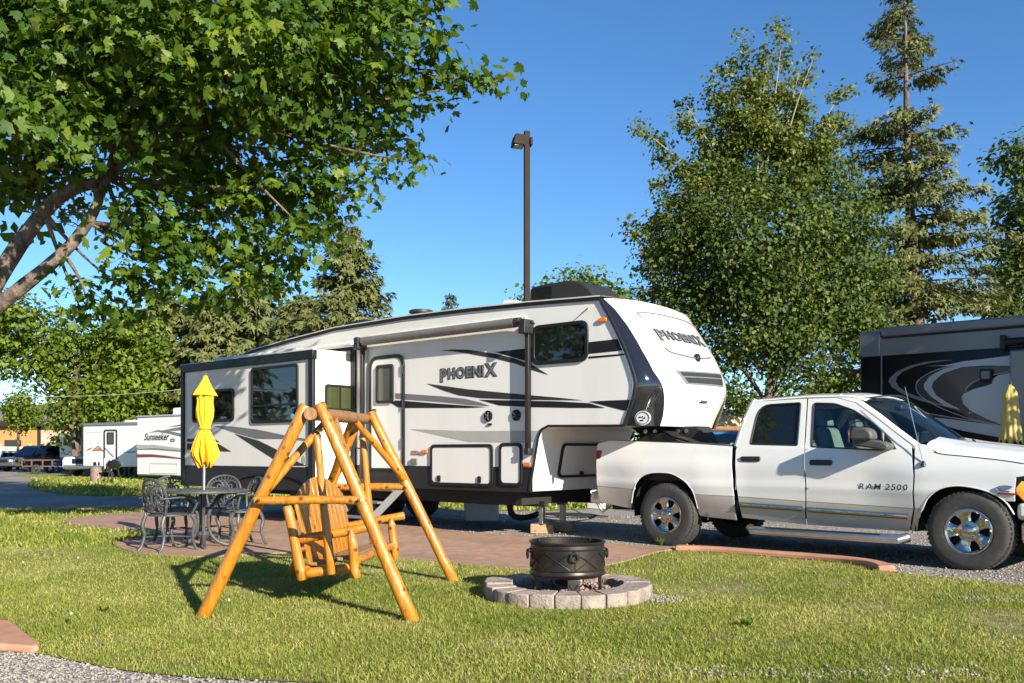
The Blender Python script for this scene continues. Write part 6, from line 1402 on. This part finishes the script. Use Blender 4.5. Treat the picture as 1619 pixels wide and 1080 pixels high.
def tree(name, label, base, lobes, leafmat_, per, cl_n, cl_r, size, seed, trunk_r=.2, limbs=True, group=None, ltop=None, trunk_h=None, shape=None, faces=None, droop=.35, parent=None, inner=.35, bark=None):
    rng = np.random.default_rng(seed); t = parent or thing(name, label, 'tree', base, 0, group)
    P, N, Cc = lobes_leaves(lobes, per, cl_n, cl_r, rng, inner=inner); n = len(P)
    T = rng.normal(size=(n, 3)); T[:, 2] -= droop*1.5
    S = size*(.65+.6*rng.random(n)); r = np.clip(Cc*.55+.45*rng.random(n), 0, 1)
    P[:, 2] = np.maximum(P[:, 2], .15)
    o = leaves_mesh('crown', P, N, T, S, shape or RHOMB, faces or RH_F, leafmat_, t, r); o['kind'] = 'stuff'
    if parent is None:
        b = Vector(base); zs = sorted(l[2] for l in lobes); zc_ = zs[len(zs)//2]; cx = sum(l[0] for l in lobes)/len(lobes); cy = sum(l[1] for l in lobes)/len(lobes)
        topz = trunk_h or (zs[-1]-.2); m = MB(); fork = Vector((b.x+(cx-b.x)*.3, b.y+(cy-b.y)*.3, max(b.z+.6, min(zs)-.3 if min(zs) > 1.5 else 1.2)))
        tp_ = Vector((cx, cy, topz)); pts = curve3(b+Vector((0, 0, -.1)), fork, (0, 0, 0), 4)+curve3(fork, tp_, (.2, 0, .2), 6)[1:]; n_ = len(pts)
        m.tube(pts, [trunk_r*(1.25-1.12*i/(n_-1)) for i in range(n_)], 10, wob=.15); m.build('trunk', bark or m_bark, t, world=True)
        if limbs:
            for k, (x, y, z, r_) in enumerate(lobes):
                q = fork+(tp_-fork)*max(0, min(.8, (z-r_*.6-1.1*math.hypot(x-cx, y-cy)-fork.z)/max(.1, tp_.z-fork.z)))
                m = MB(); pts = curve3(q, (x, y, z+r_*.3), (rng.normal()*.1, rng.normal()*.1, .15*r_), 5); m.tube(pts, [max(.010, trunk_r*.26*(1-.88*i/5)) for i in range(6)], 6, wob=.15); m.build('limb', bark or m_bark, t, world=True)
    return t
m_lmaple = leafmat('maple_leaf', [(0, (.024, .062, .008)), (.45, (.058, .122, .011)), (.8, (.120, .19, .018)), (1, (.24, .28, .03))], .42, .5)
m_ldec = leafmat('broad_leaf', [(0, (.03, .06, .012)), (.5, (.075, .12, .020)), (.85, (.15, .18, .032)), (1, (.24, .24, .055))], .38, .6)
m_lbright = leafmat('bright_leaf', [(0, (.06, .105, .010)), (.5, (.125, .19, .016)), (1, (.24, .28, .025))], .4, .5)
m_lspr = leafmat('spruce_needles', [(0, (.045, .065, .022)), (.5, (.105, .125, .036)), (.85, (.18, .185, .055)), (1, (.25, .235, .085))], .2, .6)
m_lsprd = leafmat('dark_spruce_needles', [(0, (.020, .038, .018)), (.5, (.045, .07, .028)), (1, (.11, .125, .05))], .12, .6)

# ---- big maple overhanging from the left
YM = 12.0
mlob = [(768, 130, 13), (735, 135, 20), (695, 112, 34), (668, 40, 45), (625, 130, 66), (597, 238, 50), (660, 258, 13), (590, 60, 85), (535, 175, 95), (552, 308, 46), (498, 378, 42), (455, 300, 90), (440, 405, 52), (430, 120, 130), (390, 430, 55), (350, 340, 95), (330, 465, 35), (260, 430, 62), (300, 230, 120), (195, 455, 42), (135, 470, 30), (130, 495, 20), (240, 350, 80), (280, 90, 140), (150, 130, 140, -1.0), (40, 90, 140, -.9), (20, 230, 90, .3), (60, 290, 60, 1.0), (480, 20, 150, .4), (300, -60, 170, -.8), (100, -60, 170, -.8), (220, 40, 110, -1.9), (380, 60, 90, -1.7), (90, 190, 75, -1.8), (560, -60, 150, .8), (650, -50, 80),
        (400, -220, 200, .5), (150, -250, 220, .3), (600, -180, 140, .6), (-80, 60, 170, -.5), (-200, -60, 230, .5), (-350, 0, 220, 0), (-330, -260, 260, .3), (-100, -330, 230, 1.6), (250, -380, 220, 1.2), (100, 0, 220, 2.6), (400, 40, 200, 2.6), (-150, 60, 220, 2.8), (250, 200, 150, 2.4), (470, 180, 105, 2.2), (30, 330, 60, 2.0), (-500, -80, 200, .8)]
rngm = np.random.default_rng(21); ml = pxlobes(mlob, YM, rngm, .9)
mb = Vector((-7.65, 12.05, 0))
maple = thing('maple_tree', 'large maple tree with lobed leaves overhanging the patio from the side', 'tree', mb)
A = [at(px, py, YM) for px, py in ((-62, 560), (-20, 470), (25, 395), (70, 335), (112, 300), (168, 280), (186, 215), (195, 130), (200, 40), (215, -80))]
B = [at(px, py, YM-.12) for px, py in ((-62, 560), (-20, 500), (40, 450), (100, 400), (140, 350), (160, 305), (168, 285), (215, 240), (300, 165), (380, 60))]
m = MB(); m.tube(smoothline([mb+Vector((-.05, 0, -.1)), mb+Vector((-.02, 0, .5)), at(-80, 640, YM), A[0], A[0]+Vector((.0, 0, .12))], 3), [.36, .32, .30, .29, .28, .27, .26, .25, .24, .23, .21, .20, .18], 16, wob=.10); m.build('trunk', m_barkm, maple, world=True)
m = MB(); a_ = smoothline(A, 3); m.tube(a_, [.13-.105*i/(len(a_)-1) for i in range(len(a_))], 14, wob=.12); m.build('limb', m_barkm, maple, world=True)
m = MB(); a_ = smoothline(B, 3); m.tube(a_, [.11-.095*i/(len(a_)-1) for i in range(len(a_))], 14, wob=.12); m.build('limb', m_barkm, maple, world=True)
for k, (x, y, z, r_) in enumerate(ml[:34]):
    src = A if k % 2 else B; q = min(src[3:], key=lambda p: (p-Vector((x, y, z))).length+.3*abs(p.z-z+1)); m = MB(); m.tube(curve3(q, (x, y, z), (rngm.normal()*.15, rngm.normal()*.15, -.1), 6), [.034-.0045*i for i in range(7)], 6, wob=.2); m.build('branch', m_barkm, maple, world=True)
for (ax_, ay_), (bx_, by_) in (((150, 330), (95, 350)), ((128, 362), (100, 352)), ((112, 300), (120, 345))):
    p = at(ax_, ay_, YM-.1); q = at(bx_, by_, YM-.2); m = MB(); m.tube(curve3(p, q, (0, 0, .1), 5), [.012, .010, .008, .006, .004, .003], 5)
    for j in range(4): e = p+(q-p)*(.3+.2*j); m.tube([e, e+Vector((rngm.normal()*.08, rngm.normal()*.05, .06+.05*rngm.random()))], [.004, .002], 4)
    m.build('twig', m_barkm, maple, world=True)
NF = 35; infr = ml[:NF]+[ml[i] for i in (44, 45, 47, 48)]; outf = [l for i, l in enumerate(ml) if i >= NF and i not in (44, 45, 47, 48)]
P, N, Cc = lobes_leaves(outf, 19, 9, .24, rngm, .6, .3); n = len(P); T = rngm.normal(size=(n, 3)); T[:, 2] -= .7; leaves_mesh('crown', P, N, T, .28*(.6+.7*rngm.random(n)), RHOMB, RH_F, m_lmaple, maple, np.clip(Cc*.6+.4*rngm.random(n), 0, 1))['kind'] = 'stuff'
P, N, Cc = lobes_leaves(infr, 76, 15, .21, rngm, .42, .25); n = len(P); T = rngm.normal(size=(n, 3)); T[:, 2] -= .9; S = .13*(.45+.85*rngm.random(n)); r = np.clip(Cc*.6+.4*rngm.random(n), 0, 1)
# the nearest leaves in view are single pieces; all the others are one mass
scr_x = CX+F*P[:, 0]/P[:, 1]; scr_y = HY-F*(P[:, 2]-H)/P[:, 1]; vis = (scr_x > 20) & (scr_x < 820) & (scr_y > 10) & (scr_y < 540); order = np.argsort(np.where(vis, P[:, 1]-S*6, 1e9))[:280]
mask = np.ones(n, bool); mask[order] = False
lm = leaves_mesh('crown', P[mask], N[mask], T[mask], S[mask], MAPLE, MA_F, m_lmaple, maple, r[mask]); lm['kind'] = 'stuff'
me_l = []
for k in range(5):
    me = bpy.data.meshes.new('leaf'); me.from_pydata(MAPLE, [], MA_F); a = me.attributes.new('rnd', 'FLOAT', 'POINT'); a.data.foreach_set('value', np.full(len(MAPLE), .3+.16*k, np.float32)); me.materials.append(m_lmaple); me.update(); me_l.append(me)
for i in order:
    nn = Vector(N[i]).normalized(); tt = Vector(T[i]); tt = (tt-nn*tt.dot(nn)).normalized(); bb_ = nn.cross(tt); o = bpy.data.objects.new('leaf', me_l[int(r[i]*4.99)]); COL.objects.link(o); o.parent = maple
    Mx = Matrix((bb_, tt, nn)).transposed().to_4x4(); Mx.translation = Vector(P[i])-mb; o.matrix_local = Mx @ Matrix.Scale(float(S[i]), 4)

# ---- broadleaf tree between camper and motorhome
rng2 = np.random.default_rng(5); Y2 = 22.5
b2 = [(1210, 480, 88), (1130, 440, 82), (1290, 440, 88), (1205, 370, 105), (1105, 350, 62), (1315, 350, 75), (1195, 285, 75), (1125, 280, 45), (1285, 280, 56), (1060, 420, 48), (1075, 495, 55), (1150, 560, 42), (1250, 565, 45), (1330, 500, 58), (1365, 430, 48), (1350, 540, 26), (1385, 520, 20), (1215, 520, 75, 1.5), (1280, 590, 30), (1165, 620, 22)]
STEMS = [(1200, 330, 1178, 62), (1205, 330, 1238, 48), (1190, 320, 1148, 100), (1195, 320, 1215, 85), (1220, 320, 1285, 95), (1230, 330, 1335, 140), (1180, 340, 1085, 165), (1170, 350, 1015, 205), (1210, 300, 1200, 110), (1185, 330, 1120, 130), (1225, 330, 1262, 120), (1170, 400, 1035, 290), (1160, 420, 985, 365), (1240, 340, 1325, 200), (1150, 400, 1040, 340), (1215, 330, 1310, 230)]
air = []
for x0, y0, x1, y1 in STEMS:
    for t_ in np.linspace(.38, 1, 10): air.append((x0+(x1-x0)*t_+rng2.normal()*7, y0+(y1-y0)*t_+rng2.normal()*6, 8+13*(1-t_)+3*rng2.random(), float(rng2.normal()*.4)))
tree('broadleaf_tree', 'tall dark green broadleaf tree with airy top behind the camper nose', (at(1208, 716, Y2).x, Y2, 0), pxlobes(b2, Y2, rng2, .8), m_ldec, 140, 19, .27, .122, 5, .14, inner=.2, trunk_h=6.0)
bt = bpy.data.objects['broadleaf_tree']
m_lair = leafmat('sunlit_top_leaf', [(0, (.05, .085, .014)), (.5, (.12, .155, .024)), (1, (.26, .26, .06))], .38, .55)  # sunlight on the top sprays put into lighter, yellower leaf colours
tree('x', '', (0, 0, 0), pxlobes(air, Y2, rng2, .8), m_lair, 300, 9, .12, .118, 6, parent=bt, inner=.1)
m_pale = M('pale_bark', (.30, .25, .19), .85, var=.25)
for px0, py0, px1, py1 in STEMS+[(1200, 590, 1150, 420), (1215, 590, 1270, 400), (1205, 600, 1185, 380)]:
    m = MB(); m.tube(curve3(at(px0, py0, Y2), at(px1, py1, Y2+rng2.normal()*.4), (rng2.normal()*.12, 0, .25), 7), [.030-.0034*i for i in range(8)], 6, wob=.15); m.build('limb', m_pale, bt, world=True)

# ---- conifers
def conifer(name, label, base, Ht, Rb, mat, seed, low=.12, whorls=26, nb=7, sprays=16, droop=.28, size=.34, gaps=0., topbare=0., lean=(0, 0), expo=.85, clip_y=None, trunk_r=.2, group=None, band=None):
    rng = np.random.default_rng(seed); t = thing(name, label, 'tree', base, 0, group); b = Vector(base); tip = b+Vector((lean[0], lean[1], Ht))
    m = MB(); pts = [b+(tip-b)*(i/8)+Vector((.05*math.sin(i), .05*math.cos(i*1.3), 0)) for i in range(9)]; pts[0].z -= .1; m.tube(pts, [trunk_r*(1.1-i/8*1.05) for i in range(9)], 10, wob=.1); m.build('trunk', m_bark, t, world=True)
    PP, NN, TT, SS, RR = [], [], [], [], []; br_m = MB()
    for wi in range(whorls):
        h = low+(1-low)*(wi+rng.random()*.6)/whorls; hz = h*Ht; c = b+(tip-b)*h
        L0 = Rb*((1-h)/(1-low))**expo+.12
        if band and band[0] < h < band[1]: continue
        if gaps and rng.random() < gaps: L0 *= rng.uniform(.35, .75)
        for k in range(nb):
            if gaps and rng.random() < gaps*.7: continue
            a = rng.uniform(0, 6.28); L = L0*rng.uniform(.65, 1.12); d = Vector((math.cos(a), math.sin(a), 0)); up = .35*h-.05
            def bp(s): return c+d*(L*s)+Vector((0, 0, L*(up*s-droop*s*s+.12*s**4)))
            br_m.tube([bp(0), bp(.5), bp(.95)], [.035, .02, .008], 4)
            ns = max(4, int(sprays*L/2.0*1.2))
            for j in range(ns):
                s = .15+.85*rng.random()**.8; p = bp(s); side = Vector((-d.y, d.x, 0))*rng.choice([-1, 1]); wdt = L*.22*(1.15-s)+.10
                q = p+side*wdt*rng.random()+Vector((0, 0, -.10*rng.random()-.06))
                for u in range(3):
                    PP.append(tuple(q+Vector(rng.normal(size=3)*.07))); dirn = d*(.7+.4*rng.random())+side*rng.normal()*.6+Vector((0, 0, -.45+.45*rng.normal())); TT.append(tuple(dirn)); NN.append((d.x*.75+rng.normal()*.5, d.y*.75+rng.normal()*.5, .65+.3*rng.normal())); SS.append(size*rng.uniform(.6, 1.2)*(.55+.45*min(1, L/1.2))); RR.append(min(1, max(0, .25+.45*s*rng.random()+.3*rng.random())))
    br_m.build('boughs', m_bark, t, world=True)['kind'] = 'stuff'
    # a spray: a narrow feather with side tips
    SH = [(0, 0, 0), (.10, .25, .0), (.26, .55, -.05), (.09, .55, 0), (0, 1, -.1), (-.09, .55, 0), (-.26, .55, -.05), (-.10, .25, 0)]
    o = leaves_mesh('crown', np.array(PP), np.array(NN), np.array(TT), np.array(SS), SH, [(0, 1, 3), (1, 2, 3), (0, 3, 5), (3, 4, 5), (0, 5, 7), (5, 6, 7)], mat, t, np.array(RR)); o['kind'] = 'stuff'; return t
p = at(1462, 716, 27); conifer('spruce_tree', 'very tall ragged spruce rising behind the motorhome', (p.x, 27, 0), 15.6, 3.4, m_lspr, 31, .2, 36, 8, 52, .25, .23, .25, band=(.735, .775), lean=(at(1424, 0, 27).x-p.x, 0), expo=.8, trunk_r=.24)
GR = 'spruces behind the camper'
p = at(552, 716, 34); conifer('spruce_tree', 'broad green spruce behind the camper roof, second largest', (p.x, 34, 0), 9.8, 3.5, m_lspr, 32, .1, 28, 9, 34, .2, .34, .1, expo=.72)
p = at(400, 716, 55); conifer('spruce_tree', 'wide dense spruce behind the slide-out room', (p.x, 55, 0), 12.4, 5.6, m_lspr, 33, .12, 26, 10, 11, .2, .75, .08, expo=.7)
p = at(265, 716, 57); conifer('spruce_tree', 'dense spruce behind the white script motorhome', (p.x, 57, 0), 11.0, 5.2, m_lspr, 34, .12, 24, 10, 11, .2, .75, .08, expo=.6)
for i, (x, y, h_) in enumerate(((-27, 10, 11), (-31, 15, 13), (-26, 19.5, 10), (-33, 22, 12))): conifer('spruce_tree', ['spruce standing beside the gravel road, shortest of its row', 'tallest spruce of the row beside the gravel road', 'narrow spruce beside the gravel road opposite the camper', 'spruce set back from the gravel road'][i], (x, y, 0), h_, 3.2, m_lsprd, 60+i, .08, 16, 8, 8, .2, .7, .1, group='spruces beside the gravel road')
_src = [o for o in bpy.data.objects if o.get('group') == 'spruces beside the gravel road']
for i, (x, y) in enumerate(((-25, 5.5), (-29, 1), (-24, -3), (-36, 8))): dup(_src[i % 2], (x, y, 0), 1.3*i+.7, ['spruce beside the gravel road, next to the shortest one', 'spruce beside the road opposite the foreground gravel', 'spruce at the end of the road row', 'spruce in a second row behind the tallest roadside one'][i])
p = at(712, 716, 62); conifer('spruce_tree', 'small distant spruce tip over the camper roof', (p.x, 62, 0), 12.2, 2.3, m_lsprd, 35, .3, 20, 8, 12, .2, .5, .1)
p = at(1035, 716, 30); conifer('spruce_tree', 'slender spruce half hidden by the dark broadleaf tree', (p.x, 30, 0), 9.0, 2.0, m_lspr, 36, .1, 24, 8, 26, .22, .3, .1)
_sp = bpy.data.objects['spruce_tree.002']
for i, (px_, Y_, sc_) in enumerate(((475, 50, .80), (338, 54, .86), (205, 66, .95))):
    q = at(px_, 716, Y_); o = dup(_sp, (q.x, Y_, 0), 1.1+1.7*i, ['spruce in the gap between the two wide spruces behind the roof', 'spruce filling the bank behind the slide-out room corner', 'spruce behind the white travel trailer'][i]); o.scale = (sc_, sc_, sc_)
# ---- other broadleaf trees
rng3 = np.random.default_rng(9)
def bl(name, label, px, Y, L, mat, per, n, cr, size, seed, tr=.2, **k):
    p = at(px, 716, Y); return tree(name, label, (p.x, Y, 0), pxlobes(L, Y, rng3, .8), mat, per, n, cr, size, seed, tr, **k)
bl('broadleaf_tree', 'bright yellow green broadleaf tree beside the brick building', 120, 50, [(60, 525, 52), (30, 500, 40), (110, 545, 42), (20, 560, 45), (85, 580, 45), (140, 600, 52), (185, 560, 46), (120, 650, 52), (170, 640, 45), (210, 600, 50), (200, 660, 35), (150, 530, 22), (190, 510, 35), (230, 540, 40), (-30, 540, 50), (-20, 505, 45)], m_lbright, 42, 10, .33, .30, 41, .2)
bl('young_tree', 'small round young tree with thin trunk before the board fence', 28, 66, [(35, 640, 22), (20, 655, 18), (48, 655, 18), (32, 668, 20), (40, 625, 14), (15, 640, 12)], m_lbright, 60, 9, .3, .26, 42, .1)
bl('broadleaf_tree', 'leafy green tree behind the rooftop air conditioner', 905, 42, [(900, 462, 34), (940, 455, 30), (868, 468, 24), (840, 470, 16), (920, 440, 18), (960, 470, 26), (985, 480, 26), (900, 500, 40), (940, 510, 40), (1010, 500, 40)], m_lbright, 50, 9, .28, .26, 43, .2)
bl('broadleaf_tree', 'dark broadleaf tree standing behind the motorhome awning', 1640, 31, [(1605, 245, 32), (1640, 260, 50), (1625, 380, 55), (1660, 330, 70), (1600, 440, 45), (1640, 470, 60), (1570, 480, 28), (1600, 330, 30), (1590, 500, 30), (1690, 420, 80), (1700, 260, 60), (1560, 495, 14)], m_ldec, 80, 10, .24, .22, 44, .2)
bl('leafy_bush', 'pale green bushy tree beside the rear of the motorhome', 1320, 30, [(1320, 595, 30), (1340, 620, 26), (1295, 615, 26), (1330, 570, 18), (1350, 600, 16), (1280, 640, 20), (1310, 640, 28)], m_lbright, 110, 10, .2, .18, 45, .08)
bl('leafy_bush', 'green bush behind the truck cab and camper nose', 1165, 27, [(1165, 640, 22), (1150, 620, 20), (1180, 655, 22), (1200, 640, 20), (1228, 628, 22), (1252, 640, 20), (1270, 625, 16)], m_lbright, 110, 10, .2, .16, 46, .06)
# a tree outside the view to the right, whose shade falls on the motorhome
tree('shade_tree', 'spreading broadleaf tree standing beside the motorhome front', (14.5, 9.5, 0), [(13, 10, 4.2, 1.6), (11.6, 11.2, 4.0, 1.3), (14.6, 9.2, 4.6, 1.7), (12.6, 10.6, 5.8, 1.5), (14.6, 9.2, 6.3, 1.7), (16.2, 8.2, 5.0, 1.6), (13.4, 10, 7.2, 1.2), (16, 8, 7, 1.5), (10.9, 12, 3.6, .9)], m_ldec, 60, 9, .24, .22, 47, .25)

# ================================================================ grass, gravel stones, weeds
def scatter(poly, dens, n_try, rng, ymin, ymax, xm=1.15):
    A = np.asarray(poly); n = n_try; Yv = rng.uniform(ymin, ymax, n); Xv = rng.uniform(-1, 1, n)*(Yv*.5583*xm+.8); keep = rng.random(n) < dens(Xv, Yv); P = np.stack([Xv[keep], Yv[keep]], -1); return P[inpoly(P, A)]
rngG = np.random.default_rng(77)
def pnoise(x, y, f, s): return (np.sin(x*f+s)*np.cos(y*f*1.13+2*s)+np.sin((x+y)*f*.71+3*s)*.7+np.sin(x*f*2.3-y*f*1.7+s)*.5)/2.2
lp_s = np.array(smoothline(lawn_poly, 3, True)); pat = np.array(patio_s)
def blades(poly, n_try, ymin, ymax, dens, hmin, hmax, wd, name, mat, label, excl=True, xm=1.15, seed=1):
    rng = np.random.default_rng(seed); P = scatter(poly, dens, n_try, rng, ymin, ymax, xm)
    if excl:
        edge = rng.normal(size=P.shape)*.025; ok = ~inpoly(P+edge, pat); ok &= np.hypot(P[:, 0]-RC.x, P[:, 1]-RC.y) > R0+.05*rng.random(len(P)); P = P[ok]
    n = len(P); patch = pnoise(P[:, 0], P[:, 1], 1.9, .7)+.5*pnoise(P[:, 0], P[:, 1], 5.1, 2.1); dry = np.clip(.5+.42*patch+.22*rng.normal(size=n), 0, 1)
    h = rng.uniform(hmin, hmax, n)*(.55+.9*rng.random(n)**3)*(1-.30*dry)*1.2*(1+.25*pnoise(P[:, 0], P[:, 1], 3.3, 4.)); a = rng.uniform(0, 6.28, n); d = np.stack([np.cos(a), np.sin(a)], -1); a2 = a+rng.normal(size=n)*.6+1.57; s_ = np.stack([np.cos(a2), np.sin(a2)], -1)*(wd*rng.uniform(.7, 1.3, n)*(1+P[:, 1]*.045))[:, None]; ln = (h*rng.uniform(.2, 1.4, n))[:, None]*d
    z0 = np.full(n, .006); V = np.empty((n, 5, 3)); V[:, 0, :2] = P-s_; V[:, 1, :2] = P+s_; V[:, 2, :2] = P-s_*.75+ln*.4; V[:, 3, :2] = P+s_*.75+ln*.4; V[:, 4, :2] = P+ln; V[:, 0, 2] = z0; V[:, 1, 2] = z0; V[:, 2, 2] = z0+h*.6; V[:, 3, 2] = z0+h*.6; V[:, 4, 2] = z0+h
    Fb = np.array([(0, 1, 3), (0, 3, 2), (2, 3, 4)]); Fc = (Fb[None]+(np.arange(n)*5)[:, None, None]).reshape(-1, 3)
    o = npmesh(name, V.reshape(-1, 3), Fc, mat, None, np.repeat(np.clip(dry*.55+.5*rng.random(n)-.02, 0, 1), 5)); tag(o, label, 'grass', None, 'stuff'); return n
m_grass = leafmat('grass_blades', [(0, (.085, .145, .018)), (.35, (.20, .25, .034)), (.7, (.35, .36, .072)), (1, (.58, .48, .22))], .35, .6)
bare = lambda x, y: (1-.8*np.clip((pnoise(x, y, 1.6, 5.2)-.25)*2.2, 0, 1)*np.clip((x-.3)/2.0, 0, 1))*(1-.55*np.clip((pnoise(x, y, 4.4, 1.2)-.3)*2.5, 0, 1))
ng = blades(lp_s, 600000, 4.5, 12.2, lambda x, y: np.clip((6.6/y)**1.4, 0, 1)*bare(x, y)*.92, .014, .036, .0021, 'grass', m_grass, 'short sunlit lawn grass with dry straw patches', True, 1.12, 3)
blades(lp_s, 90000, 11.5, 21, lambda x, y: (x < -3.2)*.9, .04, .08, .006, 'grass', m_grass, 'lawn grass at the far left edge of the patio', True, 1.1, 4)
fp_ = np.array(smoothline(far1, 2, True)); blades(fp_, 90000, 18, 44, lambda x, y: np.clip((22/y)**1.5, 0, 1), .06, .13, .012, 'grass', m_grass, 'longer grass in the strip behind the campers', False, 1.0, 5)
# ragged tufts along the edges
def edge_pts(line, n, spread, rng):
    L = [Vector(p) for p in line]; out = []
    for _ in range(n):
        i = int(rng.integers(0, len(L)-1)); p = L[i]+(L[i+1]-L[i])*float(rng.random()); out.append((p.x+rng.normal()*spread, p.y+rng.normal()*spread))
    return np.array(out)
def clump(name, label, loc, n, h, wd, seed, mat=None, cat='weed'):
    rng = np.random.default_rng(seed); a = rng.uniform(0, 6.28, n); d = np.stack([np.cos(a), np.sin(a)], -1); s_ = np.stack([-d[:, 1], d[:, 0]], -1)*wd; hh = h*rng.uniform(.5, 1, n); V = np.empty((n, 5, 3)); ln = (hh*rng.uniform(.2, .7, n))[:, None]*d; P = d*.015
    V[:, 0, :2] = P-s_*.5; V[:, 1, :2] = P+s_*.5; V[:, 2, :2] = P-s_+ln*.5; V[:, 3, :2] = P+s_+ln*.5; V[:, 4, :2] = P+ln; V[:, :2, 2] = .002; V[:, 2:4, 2] = (hh*.6)[:, None]; V[:, 4, 2] = hh
    Fb = np.array([(0, 1, 3), (0, 3, 2), (2, 3, 4)]); Fc = (Fb[None]+(np.arange(n)*5)[:, None, None]).reshape(-1, 3); o = npmesh(name, V.reshape(-1, 3), Fc, mat or m_lbright, None, np.repeat(rng.random(n), 5)); o.location = loc; tag(o, label, cat); return o
p = gnd(1044, 866); clump('weed', 'bright green weed growing at the rear truck tyre', (p.x, p.y, .02), 14, .13, .016, 1)
p = gnd(1180, 993); clump('weed', 'dark broad leaved weed in the lawn beside the fire ring', (p.x, p.y, .01), 14, .07, .03, 2, m_lmaple)
p = gnd(997, 950); clump('weed', 'small green weed at the foot of the ring blocks', (p.x, p.y, .01), 12, .08, .014, 3)
p = gnd(165, 970); clump('weed', 'dark green lawn weed near the swing foot', (p.x, p.y, .01), 12, .05, .02, 4, m_lmaple)
for i, (x, y) in enumerate(((35, 905), (122, 897), (110, 993), (360, 970))):
    p = gnd(x, y); t = thing('dandelion', ['dandelion seed head in the lawn, farthest from the swing', 'dandelion seed head in the lawn between patio tip and kerb end', 'dandelion seed head in the lawn close to the red kerb end', 'dandelion seed head close to the swing stand foot'][i], 'flower', (p.x, p.y, 0), 0, 'dandelion seed heads in the lawn'); MB().tube([(0, 0, 0), (.01, 0, .09)], .003, 5).build('stem', m_lbright, t)
    m = MB(); m.lathe([(0, -.012), (.008, -.010), (.012, 0), (.008, .010), (0, .012)], 10, (.01, 0, .10)); m.build('seed_head', M('dandelion_white', (.36, .36, .32), .9) if 'dandelion_white' not in bpy.data.materials else bpy.data.materials['dandelion_white'], t)
# dry bits lying on the patio and in the lawn
def bits(r, n_):
    A_ = pat; lo, hi = A_.min(0), A_.max(0); P_ = r.uniform(lo, hi, (n_, 2)); P_ = P_[inpoly(P_, A_)]; return np.concatenate([P_, np.full((len(P_), 1), .024)], 1)
tag(rocks(700, bits, .004, .012, 'leaf_litter', stonemat('dry_litter', [(.30, .24, .08), (.14, .10, .05), (.36, .30, .12), (.20, .22, .05)]), None, 9, .15), 'dry leaf bits scattered over the red brown patio', 'litter', None, 'stuff')
m_stone = stonemat('gravel_stone', [(.18, .165, .145), (.28, .255, .225), (.22, .20, .175), (.35, .32, .28), (.26, .23, .195)])
def gp(poly_px, n, s0, s1, seed, label, ex=None):
    A = np.array(flatpoly(poly_px))
    def f(r, n_):
        lo, hi = A.min(0), A.max(0); P = r.uniform(lo, hi, (n_, 2)); P = P[inpoly(P, A)]; P = P[~inpoly(P, lp_s)]; P = P[~inpoly(P, pat)]; return np.concatenate([P, r.uniform(.0, .008, (len(P), 1))], 1)
    o = rocks(n, f, s0, s1, 'gravel_stones', m_stone, None, seed); tag(o, label, 'gravel', None, 'stuff')
gp([(-60, 1030), (62, 1034), (200, 1060), (520, 1086), (1619, 1086), (1700, 1075), (1700, 1130), (-60, 1130)], 16000, .005, .014, 1, 'loose grey gravel stones along the front edge of the lawn')
gp([(500, 800), (1000, 815), (1450, 840), (1700, 880), (1700, 950), (1400, 905), (1100, 872), (740, 844), (500, 822)], 16000, .007, .018, 2, 'loose grey gravel stones under the camper and truck')
def spill(cx, cy, n, sx, sy, seed, label):
    def f(r, n_): return np.stack([cx+r.normal(size=n_)*sx, cy+r.normal(size=n_)*sy, r.uniform(.01, .02, n_)], -1)
    o = rocks(n, f, .006, .015, 'gravel_stones', m_stone, None, seed); tag(o, label, 'gravel', None, 'stuff')
p = gnd(1040, 950); spill(p.x, p.y, 380, .10, .09, 3, 'pale gravel spilled on the grass beside the block ring')
p = gnd(1590, 950); spill(p.x, p.y, 260, .25, .09, 4, 'pale gravel patch in the lawn near the front tyre')
p = gnd(1330, 1068); spill(p.x, p.y, 420, .6, .08, 5, 'gravel scattered through thin grass at the lawn front')
